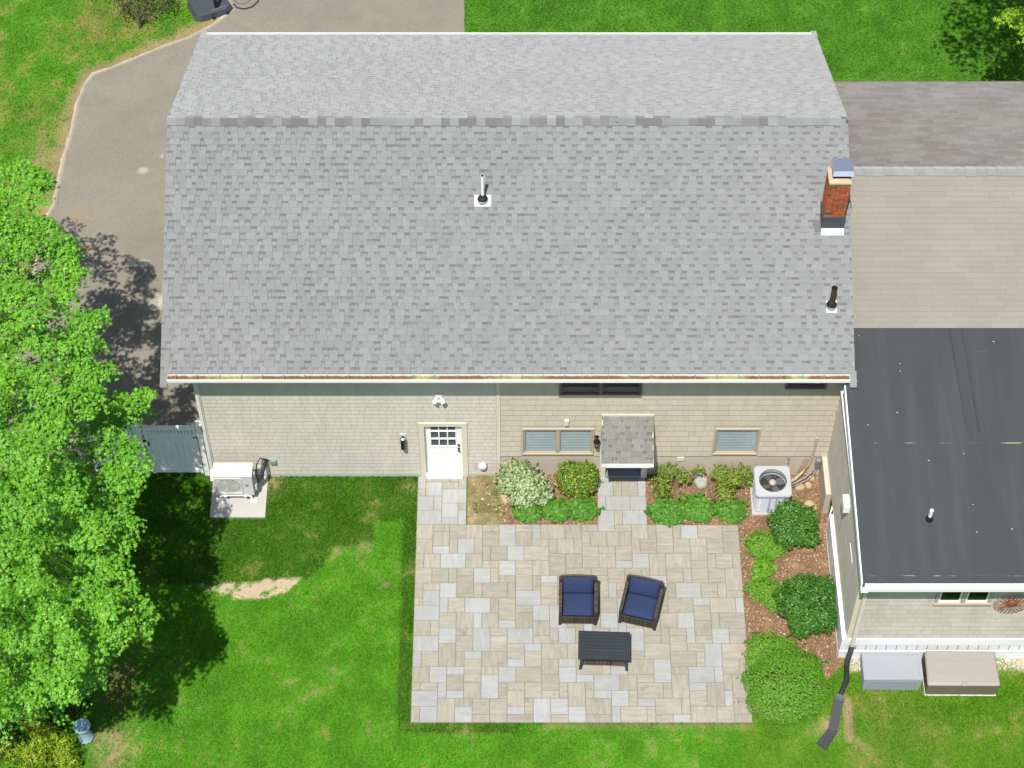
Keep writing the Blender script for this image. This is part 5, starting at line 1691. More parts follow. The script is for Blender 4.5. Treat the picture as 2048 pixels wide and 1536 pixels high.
def make_chair(label, loc, rz):
    t = thing('armchair', label, 'armchair', loc, rz, 'navy cushioned wicker armchairs')
    W, D = .40, .41
    zs = .28
    for s in (-1, 1):
        MB().box(s * W - .035, s * W + .035, -D, -D + .07, 0, .56).build('leg', 'wicker_frame', t, bevel=.008)
        MB().box(s * W - .035, s * W + .035, D - .07, D, 0, .80).build('leg', 'wicker_frame', t, bevel=.008)
        am = MB()
        x0, x1 = s * W - .034, s * W + .034
        prof = [(-D - .004, .56), (-D - .004, .595), (-.12, .635), (.12, .655), (D - .12, .70), (D - .08, .69), (D - .08, .64), (.1, .60)]
        am.prism(prof, x0, x1, 'x')
        am = am.build('arm', 'wicker_frame', t, bevel=.008)
        wv = MB()
        k = 20
        for i in range(k):
            y = -D + .03 + (D * 2 - .14) * i / k
            z = .60 + .05 * (i / k) ** 1.2 + .03 * (i / k)
            wv.box(x0 - .004, x1 + .004, y, y + .028, z - .01, z + .014)
        wv.build('weave', 'wicker', am)
        sp = MB(); ribs(sp, (s * W, -D + .08, .06), (s * W, D - .08, .06), (s * W, -D + .08, .60), (s * W, D - .08, .64), 24, .013)
        sp.build('side_panel', 'wicker', t)
    MB().box(-W + .036, W - .036, -D + .045, D - .03, .16, zs).build('seat_frame', 'wicker_frame', t)
    fp = MB(); ribs(fp, (-W + .03, -D + .03, .05), (W - .03, -D + .03, .05), (-W + .03, -D + .028, .33), (W - .03, -D + .028, .33), 26, .0125)
    fp.build('front_panel', 'wicker', t)
    bp = MB()
    n = 26
    for i in range(n):
        u = (i + .5) / n * 2 - 1
        x = u * (W - .035)
        ht = .80 + .045 * (1 - u * u)
        bp.tube([(x, D - .06, .10), (x, D - .015, ht)], .0135, 6)
    bp.build('backrest', 'wicker', t)
    tr = MB()
    pts = [((-1 + 2 * i / 12) * W, D - .012, .805 + .045 * (1 - (-1 + 2 * i / 12) ** 2)) for i in range(13)]
    tr.tube(pts, .026, 8)
    for i in range(24):
        u = -1 + 2 * (i + .5) / 24
        x = u * W; z = .805 + .045 * (1 - u * u)
        tr.box(x - .009, x + .009, D - .040, D + .014, z - .026, z + .028, 1)
    tr.build('top_rail', ['wicker_frame', 'wicker'], t)
    c = MB(); cushion(c, -W + .045, W - .045, -D + .055, D - .09, zs + .01, zs + .15, .45, Matrix.Identity(4))
    c.build('seat_cushion', 'cushion_navy', t, smooth=True)
    mx = Matrix.Translation((0, D - .20, zs + .13)) @ Matrix.Rotation(R(62), 4, 'X')
    c = MB(); cushion(c, -W + .05, W - .05, 0, .44, -.07, .07, .5, mx)
    c.build('back_cushion', 'cushion_navy', t, smooth=True)
    return t
make_chair('navy cushioned wicker armchair standing square to the patio, the left one', (1.495, -3.68, .031), R(-1.0))
make_chair('navy cushioned wicker armchair turned at an angle, the right one', (2.93, -3.735, .031), R(-14.0))

tb = thing('coffee_table', 'dark slatted coffee table in front of the two armchairs', 'coffee table', (2.06, -4.84, .031), R(-2.0))
w, d, h = .578, .355, .43
for k in range(8):
    y0 = -d + .02 + k * (2 * d - .04) / 8
    MB().box(-w + .02, w - .02, y0 + .003, y0 + (2 * d - .04) / 8 - .003, h - .022, h).build('slat', 'table_slate', tb)
bd = MB(); bd.box(-w, w, -d, -d + .02, h - .045, h + .001); bd.box(-w, w, d - .02, d, h - .045, h + .001); bd.box(-w, -w + .02, -d + .0201, d - .0201, h - .045, h + .001); bd.box(w - .02, w, -d + .0201, d - .0201, h - .045, h + .001)
bd.build('rim', 'table_slate', tb)
for sx in (-1, 1):
    for sy in (-1, 1):
        lg_ = MB()
        a, b = Vector((sx * (w - .10), sy * (d - .06), h - .046)), Vector((sx * (w - .055), sy * (d + .02), 0))
        rect_pipe(lg_, a, b, .028, .03)
        lg_.build('leg', 'table_slate', tb)
sh = MB()
for k in range(36):
    x = -w + .13 + k * (2 * w - .26) / 35
    sh.box(x - .009, x + .009, -d + .01, d - .01, .15, .168)
sh.build('lower_shelf', 'wicker', tb)

# ================================================================ DECK BOXES
mat('box_grey', (0.29, 0.30, 0.32), rough=.5, fine=(50, .02), coarse=(2, .03))
mat('box_grey_side', (0.34, 0.36, 0.395), rough=.5, fine=(50, .02), coarse=(2, .03))
mat('box_taupe', (0.29, 0.262, 0.232), rough=.5, fine=(50, .015), coarse=(1.5, .03))
mat('box_brown', (0.17, 0.145, 0.095), rough=.6, fine=(60, .05), coarse=(2, .04))
b1 = thing('storage_box', 'grey ribbed plastic storage box against the white skirting', 'storage box', (8.43, -5.40, 0), R(-.5))
W, D, H = .64, .335, .50
body = MB(); body.hexa([(-W + .02, -D + .02, .0), (W - .02, -D + .02, 0), (W - .02, D - .02, 0), (-W + .02, D - .02, 0), (-W, -D, H), (W, -D, H), (W, D, H), (-W, D, H)])
body.build('body', 'box_grey_side', b1)
rb_ = MB()
for k in range(44):
    x = -W + .09 + k * (2 * W - .18) / 43
    rb_.hexa([(x - .008, -D + .012, .03), (x + .008, -D + .012, .03), (x + .008, -D + .024, .03), (x - .008, -D + .024, .03), (x - .008, -D - .007, H - .05), (x + .008, -D - .007, H - .05), (x + .008, -D + .01, H - .05), (x - .008, -D + .01, H - .05)])
for k in range(22):
    y = -D + .07 + k * (2 * D - .14) / 21
    rb_.hexa([(-W + .012, y - .008, .03), (-W + .024, y - .008, .03), (-W + .024, y + .008, .03), (-W + .012, y + .008, .03), (-W - .007, y - .008, H - .05), (-W + .01, y - .008, H - .05), (-W + .01, y + .008, H - .05), (-W - .007, y + .008, H - .05)])
rb_.build('rib_panel', 'box_grey_side', b1)
lid = MB(); lid.box(-W - .02, W + .02, -D - .02, D + .01, H + .001, H + .045)
lid = lid.build('lid', 'box_grey', b1, bevel=.01)
rm = MB(); rm.box(-W - .01, W + .01, -D - .012, -D + .05, H + .0455, H + .062); rm.box(-W - .01, W + .01, D - .05, D, H + .0455, H + .062); rm.box(-W - .01, -W + .05, -D + .0501, D - .0501, H + .0455, H + .062); rm.box(W - .05, W + .01, -D + .0501, D - .0501, H + .0455, H + .062)
rm.build('lid_rim', 'box_grey', lid)
b2 = thing('storage_box', 'brown deck storage box with a pale taupe lid, rightmost by the skirting', 'storage box', (9.97, -5.44, 0), R(-.3))
W, D, H = .80, .43, .48
MB().hexa([(-W + .02, -D + .02, .02), (W - .02, -D + .02, .02), (W - .02, D - .02, .02), (-W + .02, D - .02, .02), (-W + .01, -D, H), (W - .01, -D, H), (W - .01, D, H), (-W + .01, D, H)]).build('body', 'box_brown', b2, bevel=.02)
MB().box(-W + .01, W - .01, -D + .005, D - .02, .0, .03).build('base', 'trim_pale', b2)
lid = MB()
lid.hexa([(-W - .02, -D - .025, H), (W + .02, -D - .025, H), (W + .0, D + .01, H), (-W + .0, D + .01, H), (-W + .02, -D + .02, H + .07), (W - .02, -D + .02, H + .07), (W - .05, D - .03, H + .085), (-W + .05, D - .03, H + .085)])
lid = lid.build('lid', 'box_taupe', b2, bevel=.035)
lid.data.polygons.foreach_set('use_smooth', [True] * len(lid.data.polygons))
MB().box(-.58, -.18, -.17, -.12, H + .073, H + .086).box(-.06, .34, -.17, -.12, H + .073, H + .086).build('lid_groove', 'box_taupe', lid, bevel=.005)
wv = MB(); wv.tube([(-W + .1, .20, H + .078), (-.35, .19, H + .08), (0, .13, H + .078), (.3, .19, H + .08), (W - .1, .20, H + .078)], .014, 6)
wv.build('lid_ridge', 'box_taupe', lid)
MB().lathe([(.07, 0), (.07, .012), (.05, .016)], (0, 0, 0), 18).build('clasp', 'box_taupe', lid, (.0, -D + .03, H + .068))

# ================================================================ BLACK DRAIN PIPE
mat('drain_black', (0.030, 0.031, 0.033), rough=.38, fine=(40, .06), coarse=(4, .12))
mat('drain_grey', (0.062, 0.064, 0.068), rough=.55, fine=(60, .06), coarse=(5, .10))
dp = thing('drain_extension', 'black corrugated downspout extension lying on the grass beside the big green mound', 'drain pipe', (0, 0, 0))
def corr(pts, r, m, name):
    mb = MB(); P = [Vector(p) for p in pts]
    dense = []; rad = []
    for a, b in zip(P[:-1], P[1:]):
        k = max(2, int((b - a).length / .012))
        for i in range(k):
            dense.append(a.lerp(b, i / k)); rad.append(r + .006 * (1 if len(dense) % 2 else -1))
    dense.append(P[-1]); rad.append(r)
    mb.tube(dense, rad, 14)
    mb.build(name, m, dp)
corr([(7.56, -4.975, .66), (7.55, -5.0, .50), (7.50, -5.10, .30), (7.485, -5.2, .17), (7.48, -5.35, .085), (7.475, -5.48, .075)], .058, 'drain_black', 'flexible_pipe')
MB().tube([(7.475, -5.46, .078), (7.45, -5.55, .075), (7.42, -5.60, .075)], .066, 14).build('coupling', 'drain_black', dp)
corr([(7.42, -5.60, .072), (7.36, -5.74, .07), (7.32, -5.82, .068), (7.285, -5.90, .066)], .055, 'drain_black', 'flexible_pipe')
ad = MB()
def flatbox(mb, p, q, w0, w1, h0, h1):
    p, q = Vector(p), Vector(q); t = (q - p); t.z = 0; t.normalize(); u = Vector((-t.y, t.x, 0))
    mb.hexa([tuple(p - u * w0), tuple(p + u * w0), tuple(q + u * w1), tuple(q - u * w1), tuple(p - u * w0 + Vector((0, 0, h0))), tuple(p + u * w0 + Vector((0, 0, h0))), tuple(q + u * w1 + Vector((0, 0, h1))), tuple(q - u * w1 + Vector((0, 0, h1)))])
flatbox(ad, (7.295, -5.885, .02), (7.265, -5.96, .015), .062, .115, .11, .085)
flatbox(ad, (7.265, -5.961, .015), (7.25, -6.01, .015), .118, .118, .088, .075)
ad.build('adapter', 'drain_grey', dp, bevel=.006)
fl_ = MB(); flatbox(fl_, (7.252, -6.0, .012), (7.055, -6.73, .012), .105, .105, .06, .06)
fl_.build('flat_duct', 'drain_grey', dp, bevel=.006)
bp = MB()
for k in range(12):
    for s in (-.03, .03):
        t = (k + .5) / 12
        c = Vector((7.252, -6.0, .072)).lerp(Vector((7.055, -6.73, .072)), t)
        bp.box(c.x + s - .012, c.x + s + .012, c.y - .012, c.y + .012, .071, .078)
bp.build('duct_boss', 'drain_grey', dp)
sp = MB(); flatbox(sp, (7.06, -6.72, .010), (6.77, -7.12, .008), .105, .125, .055, .04)
sp.build('outlet', 'drain_grey', dp, bevel=.005)
rr_ = MB()
for k in range(9):
    o = (k - 4) * .025
    p, q = Vector((7.06, -6.72, .066)), Vector((6.77, -7.12, .05)); t = (q - p).normalized(); u = Vector((-t.y, t.x, 0))
    rr_.tube([tuple(p + u * o + t * .02), tuple(q + u * o * 1.15)], .005, 4)
rr_.build('outlet_rib', 'drain_black', dp)

# ================================================================ PALE BLUE PEDESTAL, BASKETBALL HOOP, CABLE
mat('pale_blue', (0.30, 0.42, 0.50), rough=.45, fine=(40, .03), coarse=(4, .06))
ped = thing('garden_pedestal', 'pale blue plastic waisted garden pedestal in the bottom left corner by the golden shrub', 'pedestal', (-9.36, -6.88, 0))
MB().lathe([(.17, 0), (.175, .03), (.155, .06), (.125, .22), (.115, .36), (.13, .44), (.165, .52)], (0, 0, 0), 24).build('column', 'pale_blue', ped, smooth=True)
MB().lathe([(.165, .521), (.185, .54), (.185, .565), (.165, .575), (.15, .56)], (0, 0, 0), 24).build('rim', 'pale_blue', ped, smooth=True)

mat('hoop_base', (0.058, 0.062, 0.072), rough=.42, fine=(40, .04), coarse=(3, .06))
hoop = thing('basketball_hoop', 'portable basketball hoop with black moulded base at the far edge of the driveway', 'basketball hoop', (-8.25, 15.42, 0), R(28))
bs = MB()
pl = [(-.62, .10), (-.50, -.02), (.34, -.08), (.52, .05), (.50, .75), (.30, 1.05), (-.25, 1.10), (-.60, .80)]
top = [(x * .86, .04 + y * .90) for x, y in pl]
n = len(pl)
for i in range(n):
    j = (i + 1) % n
    bs.quad((*pl[i], 0), (*pl[j], 0), (*top[j], .20), (*top[i], .20))
bs.poly([(*p, .20) for p in top])
bs.build('base', 'hoop_base', hoop, bevel=.03)
MB().tube([(.05, .12, .12), (-.02, .05, 1.2), (-.1, -.05, 3.05)], .055, 10).build('pole', 'black_metal', hoop)
MB().tube([(.30, .85, .20), (.05, .12, 1.0)], .03, 8).build('brace', 'black_metal', hoop)
MB().tube([(-.35, .85, .20), (.02, .12, 1.0)], .03, 8).build('brace', 'black_metal', hoop)
MB().tube([(-.16, .08, .21), (.30, .04, .21)], .014, 6).build('axle', 'cap_steel', hoop)
for x in (-.14, .27):
    o = MB().lathe([(.07, -.03), (.07, .03)], (0, 0, 0), 14).build('wheel', 'black_rubber', hoop, (x, -.05, .075), (0, R(90), 0))
MB().box(-.75, .55, -.42, -.39, 2.95, 3.85).build('backboard', 'white_paint', hoop)
MB().tube([(-.1 + .225 * math.cos(2 * math.pi * k / 20), -.70 + .225 * math.sin(2 * math.pi * k / 20), 3.05) for k in range(21)], .009, 6, cap=False).build('rim', 'logo_red', hoop)
MB().tube([(-.1, -.05, 3.0), (-.1, -.40, 3.2)], .04, 8).build('board_arm', 'black_metal', hoop)
cbl = MB().tube([(-7.83, 15.86, .025), (-7.70, 15.70, .03), (-7.50, 15.66, .03), (-7.30, 15.74, .03), (-7.15, 15.95, .03), (-7.12, 16.3, .03), (-7.2, 16.8, .03)], .02, 6).build('cable', 'black_rubber')
cbl['label'] = 'thin black cable looping on the driveway beside the hoop base'; cbl['category'] = 'cable'

# ================================================================ STONES
mat('stone_grey', (0.32, 0.315, 0.295), fine=(50, .1), coarse=(5, .12), bump=(25, .4))
mat('stone_tan', (0.40, 0.30, 0.185), fine=(50, .08), coarse=(5, .12), bump=(25, .4))
def stone(x, y, rx, ry, h, m, label, seed, rz=0.0):
    g = random.Random(seed)
    bm = bmesh.new()
    bmesh.ops.create_icosphere(bm, subdivisions=3, radius=1)
    for v in bm.verts:
        q = 1 + .10 * math.sin(v.co.x * 3 + seed) * math.cos(v.co.y * 4 + seed * 2) + g.uniform(-.012, .012)
        sq = (abs(v.co.x) ** 3.2 + abs(v.co.y) ** 3.2 + 1e-6) ** (1 / 3.2); cr = math.hypot(v.co.x, v.co.y) + 1e-6
        f = cr / max(sq, 1e-6)
        v.co.x *= rx * q * (.5 + .5 * f * .95); v.co.y *= ry * q * (.5 + .5 * f * .95)
        v.co.z = h * (max(-.4, min(v.co.z, .62)) / .62) * q
    me = bpy.data.meshes.new('stone'); bm.to_mesh(me); bm.free()
    me.materials.append(MATS[m])
    me.polygons.foreach_set('use_smooth', [True] * len(me.polygons))
    o = put('stone', me, None, (x, y, .02), (0, 0, rz))
    o['label'] = label; o['category'] = 'stone'; o['group'] = 'stones in the planting beds'
    return o
stone(4.49, -.20, .17, .20, .10, 'stone_grey', 'squarish pale grey stone between the two sparse shrubs', 1, .1)
stone(7.02, -.92, .17, .20, .10, 'stone_tan', 'large rounded tan stone behind the glossy shrub right of the air conditioner', 2)
stone(6.83, -.36, .13, .08, .07, 'stone_tan', 'flat angular tan stone just right of the air conditioner', 3, .3)
stone(7.03, -.30, .08, .10, .07, 'stone_tan', 'small tan stone in the middle of three by the conduit', 4, .6)
stone(7.13, -.10, .08, .08, .08, 'stone_tan', 'small rounded tan stone in the wall corner below the grey box', 5)
stone(-.16, -.62, .12, .20, .08, 'stone_tan', 'brownish stone half hidden at the left foot of the cream variegated shrub', 6, .3)
